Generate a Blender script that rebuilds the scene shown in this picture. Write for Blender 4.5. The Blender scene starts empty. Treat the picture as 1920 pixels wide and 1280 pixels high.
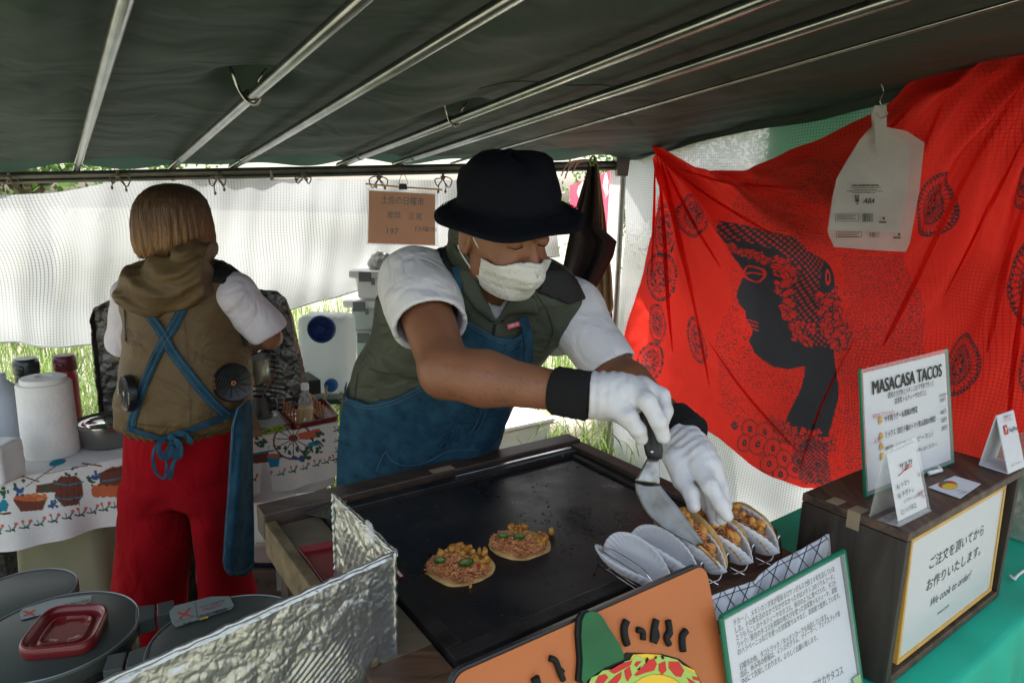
import bpy, bmesh, math, random
import numpy as np
from math import sin, cos, radians, pi, sqrt, atan2
from mathutils import Vector, Matrix, Euler
random.seed(7); rng = np.random.default_rng(7)
SC = bpy.context.scene; COL = SC.collection

# ------------------------------------------------------------ camera
FPX, PIT, ROL, CAMH = 1240.0, radians(11.5), radians(1.35), 1.5
cam_d = bpy.data.cameras.new('camera'); cam = bpy.data.objects.new('camera', cam_d); COL.objects.link(cam)
cam_d.sensor_width = 36; cam_d.lens = 36 * FPX / 1920; cam_d.clip_start = .02; cam_d.clip_end = 500
_R = Vector((1, 0, 0)); _U = Vector((0, sin(PIT), cos(PIT))); _Fw = Vector((0, cos(PIT), -sin(PIT)))
_r = _R * cos(ROL) + _U * sin(ROL); _u = -_R * sin(ROL) + _U * cos(ROL)
cam.matrix_world = Matrix(((_r.x, _u.x, -_Fw.x, 0), (_r.y, _u.y, -_Fw.y, 0), (_r.z, _u.z, -_Fw.z, CAMH), (0, 0, 0, 1)))
SC.camera = cam
cam_d.dof.use_dof = False

# ------------------------------------------------------------ sky, sun, exposure
W = bpy.data.worlds.new('World'); SC.world = W; W.use_nodes = True
nt = W.node_tree; nt.nodes.clear()
SUN_EL, SUN_AZ = radians(58), radians(-28)      # azimuth: 0 = straight ahead of the camera (+y), clockwise
sky = nt.nodes.new('ShaderNodeTexSky'); sky.sky_type = 'NISHITA'; sky.sun_disc = False
sky.sun_elevation = SUN_EL; sky.sun_rotation = SUN_AZ; sky.air_density = 1.2; sky.dust_density = 6.0; sky.ozone_density = 1.0
bg = nt.nodes.new('ShaderNodeBackground'); bg.inputs[1].default_value = 0.15
wo = nt.nodes.new('ShaderNodeOutputWorld'); hz = nt.nodes.new('ShaderNodeHueSaturation'); hz.inputs['Saturation'].default_value = .55; nt.links.new(sky.outputs[0], hz.inputs['Color']); nt.links.new(hz.outputs[0], bg.inputs[0]); nt.links.new(bg.outputs[0], wo.inputs[0])
sl = bpy.data.lights.new('sun', 'SUN'); sl.energy = 4.0; sl.angle = radians(.6); sl.color = (1, .95, .88)
so = bpy.data.objects.new('sun', sl); COL.objects.link(so)
_sd = Vector((sin(SUN_AZ) * cos(SUN_EL), cos(SUN_AZ) * cos(SUN_EL), sin(SUN_EL)))
so.rotation_euler = _sd.to_track_quat('Z', 'Y').to_euler(); so.location = _sd * 30
SC.view_settings.view_transform = 'Standard'; SC.view_settings.look = 'None'
SC.view_settings.gamma = 1; SC.view_settings.use_curve_mapping = False
SC.view_settings.exposure = 1.95

# ------------------------------------------------------------ from a photo pixel (1920x1280) to a place in the world
def ray(px, py):
    x = (px - 960) / FPX; y = (640 - py) / FPX; c, s = cos(ROL), sin(ROL)
    xr = x * c - y * s; yr = x * s + y * c
    return Vector((xr, cos(PIT) + yr * sin(PIT), -sin(PIT) + yr * cos(PIT)))
CAMP = Vector((0, 0, CAMH))
def atZ(px, py, z): d = ray(px, py); return CAMP + d * ((z - CAMH) / d.z)
def atY(px, py, Y): d = ray(px, py); return CAMP + d * (Y / d.y)
def onvert(px, py, A, B):                       # on the vertical plane through A and B
    n = Vector((B[1] - A[1], -(B[0] - A[0]), 0)); d = ray(px, py)
    return CAMP + d * ((Vector((A[0], A[1], 0)) - Vector((0, 0, 0))).dot(n) / d.dot(n))
def onplane(px, py, P, n): d = ray(px, py); return CAMP + d * ((Vector(P) - CAMP).dot(n) / d.dot(n))
def projn(P):                                   # numpy (N,3) -> (N,2) photo pixels
    X, Y, Z = P[:, 0], P[:, 1], P[:, 2] - CAMH
    dep = np.maximum(Y * cos(PIT) - Z * sin(PIT), .05); up = Y * sin(PIT) + Z * cos(PIT)
    xr = X / dep; yr = up / dep; c, s = cos(ROL), sin(ROL)
    return np.stack([960 + (xr * c + yr * s) * FPX, 640 - (-xr * s + yr * c) * FPX], 1)
HA = radians(54.5); AV = Vector((sin(HA), cos(HA), 0)); BV = Vector((-cos(HA), sin(HA), 0)); ZV = Vector((0, 0, 1))

# ------------------------------------------------------------ materials
def mat(name, col, rough=.6, metal=0, var=.12, vscale=6, bump=.0, bscale=80, trans=0, sheen=0, alpha=1, col2=None, stretch=(1, 1, 1), coat=0, spec=.5, ior=1.45, translucent=0, crease=None, coord='Object', detail=4):
    m = bpy.data.materials.new(name); m.use_nodes = True; n = m.node_tree.nodes; l = m.node_tree.links; n.clear()
    out = n.new('ShaderNodeOutputMaterial'); b = n.new('ShaderNodeBsdfPrincipled'); l.new(b.outputs[0], out.inputs[0])
    tc = n.new('ShaderNodeTexCoord'); mp = n.new('ShaderNodeMapping'); mp.inputs['Scale'].default_value = stretch
    l.new(tc.outputs[coord], mp.inputs[0])
    no = n.new('ShaderNodeTexNoise'); no.inputs['Scale'].default_value = vscale; no.inputs['Detail'].default_value = detail
    l.new(mp.outputs[0], no.inputs['Vector'])
    mx = n.new('ShaderNodeMix'); mx.data_type = 'RGBA'
    c1 = tuple(col) + (1,); c2 = tuple(col2) + (1,) if col2 else tuple(max(0, c * (1 - var * 2.2)) for c in col) + (1,)
    mx.inputs[6].default_value = c1; mx.inputs[7].default_value = c2
    rp = n.new('ShaderNodeMapRange'); rp.inputs[1].default_value = .35; rp.inputs[2].default_value = .7
    l.new(no.outputs[0], rp.inputs[0]); l.new(rp.outputs[0], mx.inputs[0]); l.new(mx.outputs[2], b.inputs['Base Color'])
    b.inputs['Roughness'].default_value = rough; b.inputs['Metallic'].default_value = metal
    b.inputs['Specular IOR Level'].default_value = spec; b.inputs['IOR'].default_value = ior
    if trans: b.inputs['Transmission Weight'].default_value = trans
    if sheen: b.inputs['Sheen Weight'].default_value = sheen
    if coat: b.inputs['Coat Weight'].default_value = coat; b.inputs['Coat Roughness'].default_value = .1
    if alpha < 1: b.inputs['Alpha'].default_value = alpha
    if bump:
        nb = n.new('ShaderNodeTexNoise'); nb.inputs['Scale'].default_value = bscale; nb.inputs['Detail'].default_value = 3
        l.new(mp.outputs[0], nb.inputs['Vector']); bp = n.new('ShaderNodeBump'); bp.inputs['Strength'].default_value = bump; bp.inputs['Distance'].default_value = .004
        l.new(nb.outputs[0], bp.inputs['Height']); l.new(bp.outputs[0], b.inputs['Normal'])
    if crease:
        cn = n.new('ShaderNodeTexNoise'); cn.inputs['Scale'].default_value = crease[0]; cn.inputs['Detail'].default_value = 2.5; cn.inputs['Distortion'].default_value = 1.1
        cm = n.new('ShaderNodeMapping'); cm.inputs['Scale'].default_value = crease[2] if len(crease) > 2 else (1, 1, 1); l.new(tc.outputs[coord], cm.inputs[0]); l.new(cm.outputs[0], cn.inputs['Vector'])
        c1_ = n.new('ShaderNodeMath'); c1_.operation = 'SUBTRACT'; c1_.inputs[1].default_value = .5; l.new(cn.outputs[0], c1_.inputs[0]); c2_ = n.new('ShaderNodeMath'); c2_.operation = 'ABSOLUTE'; l.new(c1_.outputs[0], c2_.inputs[0])
        c3_ = n.new('ShaderNodeMapRange'); c3_.interpolation_type = 'SMOOTHSTEP'; c3_.inputs[1].default_value = 0; c3_.inputs[2].default_value = .16; l.new(c2_.outputs[0], c3_.inputs[0])
        cb = n.new('ShaderNodeBump'); cb.inputs['Strength'].default_value = crease[1]; cb.inputs['Distance'].default_value = .012; l.new(c3_.outputs[0], cb.inputs['Height'])
        if bump: l.new(bp.outputs[0], cb.inputs['Normal'])
        l.new(cb.outputs[0], b.inputs['Normal'])
    if translucent:
        t = n.new('ShaderNodeBsdfTranslucent'); l.new(mx.outputs[2], t.inputs[0]); ms = n.new('ShaderNodeMixShader'); ms.inputs[0].default_value = translucent
        l.new(b.outputs[0], ms.inputs[1]); l.new(t.outputs[0], ms.inputs[2]); l.new(ms.outputs[0], out.inputs[0])
    return m

def wood(name, c1, c2, scale=30, rough=.45, ax=(1, 12, 12), rot=0, coat=0):
    m = bpy.data.materials.new(name); m.use_nodes = True; n = m.node_tree.nodes; l = m.node_tree.links; b = n['Principled BSDF']
    tc = n.new('ShaderNodeTexCoord'); mp = n.new('ShaderNodeMapping'); mp.inputs['Scale'].default_value = ax; mp.inputs['Rotation'].default_value = (0, 0, rot)
    l.new(tc.outputs['Object'], mp.inputs[0]); no = n.new('ShaderNodeTexNoise'); no.inputs['Scale'].default_value = scale / 10; no.inputs['Detail'].default_value = 8; no.inputs['Roughness'].default_value = .65; no.inputs['Distortion'].default_value = .8
    l.new(mp.outputs[0], no.inputs['Vector']); cr = n.new('ShaderNodeValToRGB'); cr.color_ramp.elements[0].position = .35; cr.color_ramp.elements[1].position = .68
    cr.color_ramp.elements[0].color = tuple(c1) + (1,); cr.color_ramp.elements[1].color = tuple(c2) + (1,)
    l.new(no.outputs[0], cr.inputs[0]); l.new(cr.outputs[0], b.inputs['Base Color']); b.inputs['Roughness'].default_value = rough
    bp = n.new('ShaderNodeBump'); bp.inputs['Strength'].default_value = .25; bp.inputs['Distance'].default_value = .002; l.new(no.outputs[0], bp.inputs['Height']); l.new(bp.outputs[0], b.inputs['Normal'])
    if coat: b.inputs['Coat Weight'].default_value = coat; b.inputs['Coat Roughness'].default_value = .25
    return m

# ------------------------------------------------------------ objects
def tag(o, label=None, cat=None, group=None, kind=None):
    if label: o['label'] = label
    if cat: o['category'] = cat
    if group: o['group'] = group
    if kind: o['kind'] = kind
    return o
def thing(name, loc, label, cat, group=None):
    o = bpy.data.objects.new(name, None); COL.objects.link(o); o.location = loc; o.empty_display_size = .05
    return tag(o, label, cat, group)
def wloc(o):
    v = Vector(o.location)
    while o.parent: o = o.parent; v += Vector(o.location)
    return v
def link_mesh(name, me, mats, parent=None, smooth=True, base=None):
    o = bpy.data.objects.new(name, me); COL.objects.link(o)
    if not isinstance(mats, (list, tuple)): mats = [mats]
    me.materials.clear()
    for m in mats: me.materials.append(m)
    off = wloc(parent) if parent else (Vector(base) if base is not None else Vector((0, 0, 0)))
    if parent: o.parent = parent
    elif base is not None: o.location = base
    if off.length: me.transform(Matrix.Translation(-off))
    if smooth: me.shade_smooth()
    return o
class MB:
    """collects shapes in world coordinates, built as one mesh"""
    def __init__(s): s.v = []; s.f = []; s.mi = []; s.m = 0
    def add(s, vs, fs):
        k = len(s.v); s.v += [tuple(v) for v in vs]; s.f += [tuple(k + i for i in f) for f in fs]; s.mi += [s.m] * len(fs); return s
    def quad(s, a, b, c, d): return s.add([a, b, c, d], [(0, 1, 2, 3)])
    def box(s, o, u, v, w):          # corner o and three edge vectors
        o, u, v, w = map(Vector, (o, u, v, w)); p = [o, o + u, o + u + v, o + v, o + w, o + u + w, o + u + v + w, o + v + w]
        return s.add(p, [(3, 2, 1, 0), (4, 5, 6, 7), (0, 1, 5, 4), (1, 2, 6, 5), (2, 3, 7, 6), (3, 0, 4, 7)])
    def cbox(s, c, u, v, w):         # centre
        c, u, v, w = map(Vector, (c, u, v, w)); return s.box(c - (u + v + w) / 2, u, v, w)
    def tube(s, pts, r, n=8, cap=True, closed=False, flat=1, upv=None):
        pts = [Vector(p) for p in pts]; N = len(pts); rs = r if isinstance(r, (list, tuple)) else [r] * N; rings = []
        nrm = None
        for i in range(N):
            if closed: t = pts[(i + 1) % N] - pts[i - 1]
            else: t = pts[min(i + 1, N - 1)] - pts[max(i - 1, 0)]
            if t.length < 1e-9: t = Vector((0, 0, 1))
            t.normalize()
            if nrm is None:
                a = Vector(upv) if upv else (Vector((0, 0, 1)) if abs(t.z) < .9 else Vector((1, 0, 0))); nrm = (a - t * a.dot(t)).normalized()
            else:
                nn = nrm - t * nrm.dot(t); nrm = nn.normalized() if nn.length > 1e-6 else nrm
            bn = t.cross(nrm)
            rings.append([pts[i] + (nrm * cos(2 * pi * k / n) * rs[i] * flat + bn * sin(2 * pi * k / n) * rs[i]) for k in range(n)])
        vs = [p for rg in rings for p in rg]; fs = []
        for i in range(N if closed else N - 1):
            j = (i + 1) % N
            for k in range(n): fs.append((i * n + k, i * n + (k + 1) % n, j * n + (k + 1) % n, j * n + k))
        if cap and not closed: fs.append(tuple(range(n - 1, -1, -1))); fs.append(tuple((N - 1) * n + k for k in range(n)))
        return s.add(vs, fs)
    def lathe(s, prof, c=(0, 0, 0), n=32, X=(1, 0, 0), Y=(0, 1, 0), Z=(0, 0, 1), sx=1, sy=1, capb=False, capt=False):
        c, X, Y, Z = map(Vector, (c, X, Y, Z)); vs = []; fs = []
        for r, z in prof:
            for k in range(n): a = 2 * pi * k / n; vs.append(c + X * (r * sx * cos(a)) + Y * (r * sy * sin(a)) + Z * z)
        for i in range(len(prof) - 1):
            for k in range(n): fs.append((i * n + k, i * n + (k + 1) % n, (i + 1) * n + (k + 1) % n, (i + 1) * n + k))
        if capb: fs.append(tuple(range(n - 1, -1, -1)))
        if capt: fs.append(tuple((len(prof) - 1) * n + k for k in range(n)))
        return s.add(vs, fs)
    def prism(s, poly, O, U, V, h):  # 2d polygon extruded by h along U x V
        O, U, V = Vector(O), Vector(U), Vector(V); N = U.cross(V).normalized() * h; n = len(poly)
        vs = [O + U * a + V * b for a, b in poly] + [O + U * a + V * b + N for a, b in poly]
        return s.add(vs, [tuple(range(n - 1, -1, -1)), tuple(range(n, 2 * n))] + [(i, (i + 1) % n, n + (i + 1) % n, n + i) for i in range(n)])
    def ell(s, c, rx, ry, rz, n=12, m=8, M=None):
        vs = []; fs = []; c = Vector(c)
        for i in range(m + 1):
            t = pi * i / m
            for k in range(n):
                a = 2 * pi * k / n; p = Vector((rx * sin(t) * cos(a), ry * sin(t) * sin(a), rz * cos(t)))
                vs.append(c + ((M @ p) if M else p))
        for i in range(m):
            for k in range(n): fs.append((i * n + k, (i + 1) * n + k, (i + 1) * n + (k + 1) % n, i * n + (k + 1) % n))
        return s.add(vs, fs)
    def grid(s, fn, nu, nv):
        vs = [fn(i / nu, j / nv) for j in range(nv + 1) for i in range(nu + 1)]
        fs = [(j * (nu + 1) + i, j * (nu + 1) + i + 1, (j + 1) * (nu + 1) + i + 1, (j + 1) * (nu + 1) + i) for j in range(nv) for i in range(nu)]
        return s.add(vs, fs)
    def build(s, name, mats, parent=None, smooth=False, bevel=0, solid=0, base=None, fix=True, auto=0):
        me = bpy.data.meshes.new(name); me.from_pydata(s.v, [], s.f); me.polygons.foreach_set('material_index', s.mi)
        if fix:
            bm = bmesh.new(); bm.from_mesh(me); bmesh.ops.remove_doubles(bm, verts=bm.verts, dist=1e-6); bmesh.ops.recalc_face_normals(bm, faces=bm.faces); bm.to_mesh(me); bm.free()
        o = link_mesh(name, me, mats, parent, smooth, base)
        if smooth and auto: me.set_sharp_from_angle(angle=radians(auto))
        if solid: md = o.modifiers.new('thick', 'SOLIDIFY'); md.thickness = solid; md.offset = 0
        if bevel: md = o.modifiers.new('bevel', 'BEVEL'); md.width = bevel; md.segments = 2; md.limit_method = 'ANGLE'
        return o
def part(name, m, parent, fn, **k): b = MB(); fn(b); return b.build(name, m, parent, **k)
def npmesh(name, V, Fq, mats, parent=None, base=None, smooth=True, attr=None, uv=None, mi=None, colattr=None):
    me = bpy.data.meshes.new(name); V = np.asarray(V, np.float32); Fq = np.asarray(Fq, np.int32); nf = len(Fq)
    me.vertices.add(len(V)); me.vertices.foreach_set('co', V.ravel()); me.loops.add(nf * 4); me.loops.foreach_set('vertex_index', Fq.ravel())
    me.polygons.add(nf); me.polygons.foreach_set('loop_start', np.arange(nf, dtype=np.int32) * 4); me.polygons.foreach_set('loop_total', np.full(nf, 4, np.int32))
    if mi is not None: me.polygons.foreach_set('material_index', np.asarray(mi, np.int32))
    me.update(calc_edges=True); me.validate()
    if uv is not None:
        ul = me.uv_layers.new(name='UVMap'); ul.data.foreach_set('uv', np.asarray(uv, np.float32)[Fq.ravel()].ravel())
    if attr is not None:
        a = me.attributes.new('print', 'FLOAT', 'POINT'); a.data.foreach_set('value', np.asarray(attr, np.float32))
    if colattr is not None:
        a = me.color_attributes.new('printcol', 'FLOAT_COLOR', 'POINT'); a.data.foreach_set('color', np.asarray(colattr, np.float32).ravel())
    return link_mesh(name, me, mats, parent, smooth, base)
def gridfaces(nu, nv):
    i, j = np.meshgrid(np.arange(nu), np.arange(nv)); a = (j * (nu + 1) + i).ravel(); return np.stack([a, a + 1, a + nu + 2, a + nu + 1], 1)
def text(body, O, U, V, size, m, parent, width=None, align='LEFT', name='lettering', lift=.0006, sx=1, shear=0, ls=1.0, bold=0):
    c = bpy.data.curves.new('t', 'FONT'); c.body = body; c.size = 1; c.align_x = align; c.space_line = ls; c.resolution_u = 3; c.shear = shear
    o = bpy.data.objects.new('t', c); COL.objects.link(o); dg = bpy.context.evaluated_depsgraph_get(); dg.update()
    me = bpy.data.meshes.new_from_object(o.evaluated_get(dg)); bpy.data.objects.remove(o); bpy.data.curves.remove(c)
    n = len(me.vertices)
    if n == 0: return None
    co = np.empty(n * 3, np.float32); me.vertices.foreach_get('co', co); co = co.reshape(-1, 3)
    if width: sx = width / (np.ptp(co[:, 0]) * size)
    O, U, V = Vector(O), Vector(U).normalized(), Vector(V).normalized(); N = U.cross(V).normalized()
    P = np.array(O) + np.outer(co[:, 0] * size * sx, U) + np.outer(co[:, 1] * size, V) + np.array(N) * lift
    me.vertices.foreach_set('co', P.astype(np.float32).ravel()); me.update()
    if bold:
        bm = bmesh.new(); bm.from_mesh(me); g0 = bm.verts[:] + bm.edges[:] + bm.faces[:]
        for dx_, dy_ in ((1, .4), (-1, -.4)):
            r_ = bmesh.ops.duplicate(bm, geom=g0); bmesh.ops.translate(bm, verts=[v for v in r_['geom'] if isinstance(v, bmesh.types.BMVert)], vec=(U * dx_ + V * dy_) * bold * size * 1.1 + N * .00005 * dx_)
        bm.to_mesh(me); bm.free()
    return link_mesh(name, me, m, parent, False)

# ------------------------------------------------------------ signed distance shapes -> one smooth mesh
def vlen(a): return np.sqrt(np.einsum('ij,ij->i', a, a))
def A3(v): return np.asarray(v, np.float32)
def cap(P, a, b, ra, rb):
    a, b = A3(a), A3(b); ab = b - a; pa = P - a; t = np.clip(pa @ ab / (ab @ ab), 0, 1); return vlen(pa - t[:, None] * ab) - (ra + (rb - ra) * t)
def chain(P, pts, rs, k=.01):
    d = None
    for i in range(len(pts) - 1):
        c = cap(P, pts[i], pts[i + 1], rs[i], rs[i + 1]); d = c if d is None else smin(d, c, k)
    return d
def ellip(P, c, r, R=None):
    q = P - A3(c)
    if R is not None: q = q @ A3(R)          # columns of R are the local axes
    r = A3(r); k0 = vlen(q / r); k1 = vlen(q / (r * r)); return k0 * (k0 - 1) / np.maximum(k1, 1e-6)
def rbox(P, c, h, r, R=None):
    q = P - A3(c)
    if R is not None: q = q @ A3(R)
    q = np.abs(q) - (A3(h) - r); return vlen(np.maximum(q, 0)) + np.minimum(q.max(1), 0) - r
def smin(a, b, k): h = np.clip(.5 + .5 * (b - a) / k, 0, 1); return b + (a - b) * h - k * h * (1 - h)
def smax(a, b, k): return -smin(-a, -b, k)
def hp(P, p, n): n = A3(Vector(n).normalized()); return (P - A3(p)) @ n      # >0 on the side n points to
def poly2(Q, poly):                           # signed distance to polygon, Q in px
    poly = np.asarray(poly, np.float32); d = np.full(len(Q), 1e9, np.float32); s = np.ones(len(Q), np.float32); n = len(poly)
    for i in range(n):
        a = poly[i]; b = poly[i - 1]; e = b - a; w = Q - a
        t = np.clip(w @ e / (e @ e), 0, 1); bb = w - t[:, None] * e; d = np.minimum(d, np.einsum('ij,ij->i', bb, bb))
        c1 = Q[:, 1] >= a[1]; c2 = Q[:, 1] < b[1]; c3 = e[0] * w[:, 1] > e[1] * w[:, 0]
        fl = (c1 & c2 & c3) | (~c1 & ~c2 & ~c3); s[fl] *= -1
    return s * np.sqrt(d)
def noise3(P, f, seed=0, oct=3):              # cheap smooth noise from warped sines
    r = np.random.default_rng(seed); out = np.zeros(len(P), np.float32); amp = 1
    for o in range(oct):
        for k in range(3):
            d = r.normal(size=3); d /= np.linalg.norm(d); d2 = r.normal(size=3); d2 /= np.linalg.norm(d2); ph = r.uniform(0, 6.28, 2)
            out += amp * np.sin(P @ A3(d * f) + ph[0] + 1.7 * np.sin(P @ A3(d2 * f * .6) + ph[1])) / 3
        amp *= .5; f *= 2.1
    return out
def wrinkle(P, direc, f, seed=0, along=.15, warp=1.2):   # ridges running across `direc`
    d = np.array(Vector(direc).normalized()); r = np.random.default_rng(seed); a = r.normal(size=3); a -= d * (a @ d); a /= np.linalg.norm(a)
    t = P @ A3(d * f) + warp * np.sin(P @ A3(a * f * along * 2) + seed) + warp * .8 * noise3(P, f * .25, seed, 2)
    w = np.sin(t); return (np.abs(w) ** .8) * np.sign(w) * (.55 + .45 * noise3(P, f * .2, seed + 9, 1))
class Vol:
    def __init__(s, lo, hi, h):
        s.lo = A3(lo); s.h = h; s.n = np.maximum(((A3(hi) - s.lo) / h).astype(int) + 1, 4)
        ax = [s.lo[i] + h * np.arange(s.n[i], dtype=np.float32) for i in range(3)]
        s.P = np.stack(np.meshgrid(*ax, indexing='ij'), -1).reshape(-1, 3).astype(np.float32); s._q = None
    @property
    def Q(s):
        if s._q is None: s._q = projn(s.P).astype(np.float32)
        return s._q
    def mesh(s, d):
        n = s.n; D = d.reshape(n).astype(np.float32).copy()
        D[0] = D[-1] = 1; D[:, 0] = D[:, -1] = 1; D[:, :, 0] = D[:, :, -1] = 1
        I = D < 0; c = n - 1; cnt = np.zeros(c, np.float32); acc = np.zeros(tuple(c) + (3,), np.float32)
        def sl(a, o): return a[o[0]:o[0] + c[0], o[1]:o[1] + c[1], o[2]:o[2] + c[2]]
        for ax in range(3):
            o1, o2 = [x for x in range(3) if x != ax]
            for p in (0, 1):
                for q in (0, 1):
                    a = [0, 0, 0]; a[o1] = p; a[o2] = q; b = list(a); b[ax] = 1
                    da, db = sl(D, a), sl(D, b); cr = (da < 0) != (db < 0); t = np.where(cr, da / np.where(cr, da - db, 1), 0)
                    cnt += cr; acc[..., ax] += np.where(cr, t, 0); acc[..., o1] += cr * p; acc[..., o2] += cr * q
        act = cnt > 0; idx = np.full(tuple(c), -1, np.int64); idx[act] = np.arange(act.sum())
        base = np.argwhere(act).astype(np.float32); V = s.lo + (base + acc[act] / cnt[act][:, None]) * s.h
        Fs = []
        for ax in range(3):
            o1, o2 = (ax + 1) % 3, (ax + 2) % 3
            s0 = [slice(1, None)] * 3; s0[ax] = slice(0, -1); s1 = [slice(1, None)] * 3; s1[ax] = slice(1, None)
            s0 = [slice(1, n[i] - 1) for i in range(3)]; s0[ax] = slice(0, n[ax] - 1); s1 = list(s0); s1[ax] = slice(1, n[ax])
            A = I[tuple(s0)]; B = I[tuple(s1)]; e = np.argwhere(A != B)
            if len(e) == 0: continue
            ins = A[tuple(e.T)]; e = e.copy(); e[:, o1] += 1; e[:, o2] += 1
            def at(d1, d2): q = e.copy(); q[:, o1] -= d1; q[:, o2] -= d2; return idx[tuple(q.T)]
            q = np.stack([at(1, 1), at(0, 1), at(0, 0), at(1, 0)], 1); q[~ins] = q[~ins][:, ::-1]; Fs.append(q)
        return V, np.concatenate(Fs)
def smoothV(V, F, it=2, lam=.5):
    n = len(V)
    for _ in range(it):
        acc = np.zeros_like(V); cn = np.zeros(n, np.float32)
        for a, b in ((0, 1), (1, 2), (2, 3), (3, 0)):
            for x, y in ((a, b), (b, a)):
                for k in range(3): acc[:, k] += np.bincount(F[:, x], V[F[:, y], k], n)
                cn += np.bincount(F[:, x], minlength=n)
        V = V + lam * (acc / np.maximum(cn, 1)[:, None] - V)
    return V
def sdfobj(name, vol, d, m, parent, smooth=1, mi=None, base=None, disp=None):
    V, F = vol.mesh(d)
    if smooth: V = smoothV(V, F, smooth)
    V = V.astype(np.float32)
    idx = mi(V[F].mean(1)) if mi else None
    return npmesh(name, V, F, m, parent, mi=idx, base=base)
def axes(f, u):                               # local axes as columns: right, forward, up
    f = Vector(f).normalized(); r = f.cross(Vector(u)).normalized(); u2 = r.cross(f).normalized()
    return Matrix((r, f, u2)).transposed()
def lerp(a, b, t): return a + (b - a) * t
def catmull(pts, n=6):
    pts = [Vector(p) for p in pts]; out = []
    for i in range(len(pts) - 1):
        p0 = pts[max(i - 1, 0)]; p1 = pts[i]; p2 = pts[i + 1]; p3 = pts[min(i + 2, len(pts) - 1)]
        for k in range(n):
            t = k / n; out.append(.5 * ((2 * p1) + (p2 - p0) * t + (2 * p0 - 5 * p1 + 4 * p2 - p3) * t * t + (3 * p1 - p0 - 3 * p2 + p3) * t ** 3))
    out.append(pts[-1]); return out
# ============================================================ SETTING
M = {}
M['ground'] = mat('packed_earth', (.20, .19, .14), .95, var=.25, vscale=2.5, bump=.6, bscale=30, col2=(.13, .14, .08))
M['steel'] = mat('galvanised_steel', (.38, .39, .37), .24, 1, var=.15, vscale=14)
M['darksteel'] = mat('dark_steel', (.16, .16, .15), .4, .8, var=.15, vscale=14)
M['rope'] = mat('hemp_cord', (.23, .20, .15), .9, bump=.6, bscale=300)
M['greenclip'] = mat('green_clip', (.18, .30, .03), .4)
M['teal'] = mat('teal_tape', (.02, .22, .15), .4)
M['white'] = mat('white_plastic', (.78, .78, .76), .4, var=.04)
M['paper'] = mat('white_paper', (.60, .61, .64), .7, var=.03)
M['ink'] = mat('black_ink', (.015, .015, .017), .6, var=0)
M['black'] = mat('black_plastic', (.02, .02, .022), .35, var=.1)

def ground_mesh():
    b = MB()
    def g(u, v):
        x = (u - .5); y = (v - .25); x = x * abs(x) * 4 * 60; y = y * abs(y) * 1.8 * 100
        return (x, y, 0 if abs(x) < 4 and abs(y) < 4 else .0)
    b.grid(g, 60, 60); o = b.build('ground', M['ground'], smooth=True); return tag(o, kind='structure')
ground_mesh()

def blades(name, n, region, hgt, wid, m, seed, kind='stuff', label=None, parent=None, z0=0.0):
    r = np.random.default_rng(seed); xy = region(r, n); k = 5
    h = r.uniform(hgt[0], hgt[1], n) * r.uniform(.6, 1, n); a = r.uniform(0, 2 * pi, n); lean = r.uniform(.1, .75, n) * h; w = r.uniform(wid[0], wid[1], n)
    t = np.linspace(0, 1, k); cx = xy[:, :1] + np.cos(a)[:, None] * lean[:, None] * t ** 2.2; cy = xy[:, 1:2] + np.sin(a)[:, None] * lean[:, None] * t ** 2.2
    cz = z0 + h[:, None] * (t - .22 * t ** 3); ww = w[:, None] * (1 - t ** 1.6) + .0004
    b = a + r.uniform(-.9, .9, n) + pi / 2; dx = np.cos(b)[:, None] * ww; dy = np.sin(b)[:, None] * ww
    V = np.stack([np.stack([cx - dx, cy - dy, cz], -1), np.stack([cx + dx, cy + dy, cz], -1)], 2).reshape(-1, 3)
    s = (np.arange(n) * 2 * k)[:, None] + (np.arange(k - 1) * 2)[None]; s = s.ravel(); F = np.stack([s, s + 1, s + 3, s + 2], 1)
    o = npmesh(name, V, F, m, parent); tag(o, kind=kind); return o
M['grass'] = mat('grass_blades', (.15, .24, .05), .5, vscale=2.5, col2=(.09, .12, .04), translucent=.45, detail=2)
def reg(r, n):
    y = 3.25 + 5.5 * r.random(n) ** 1.7; x = (r.random(n) * 2 - 1) * (1.1 * y) * 1.0 - .2
    keep = np.stack([x, y], 1); return keep
o = blades('grass', 16000, reg, (.3, .82), (.0025, .008), M['grass'], 3)
def reg2(r, n): return np.stack([r.uniform(-2.4, -1.2, n), r.uniform(2.9, 3.7, n)], 1)
blades('grass', 1100, reg2, (.5, .95), (.003, .007), M['grass'], 5)

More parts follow.
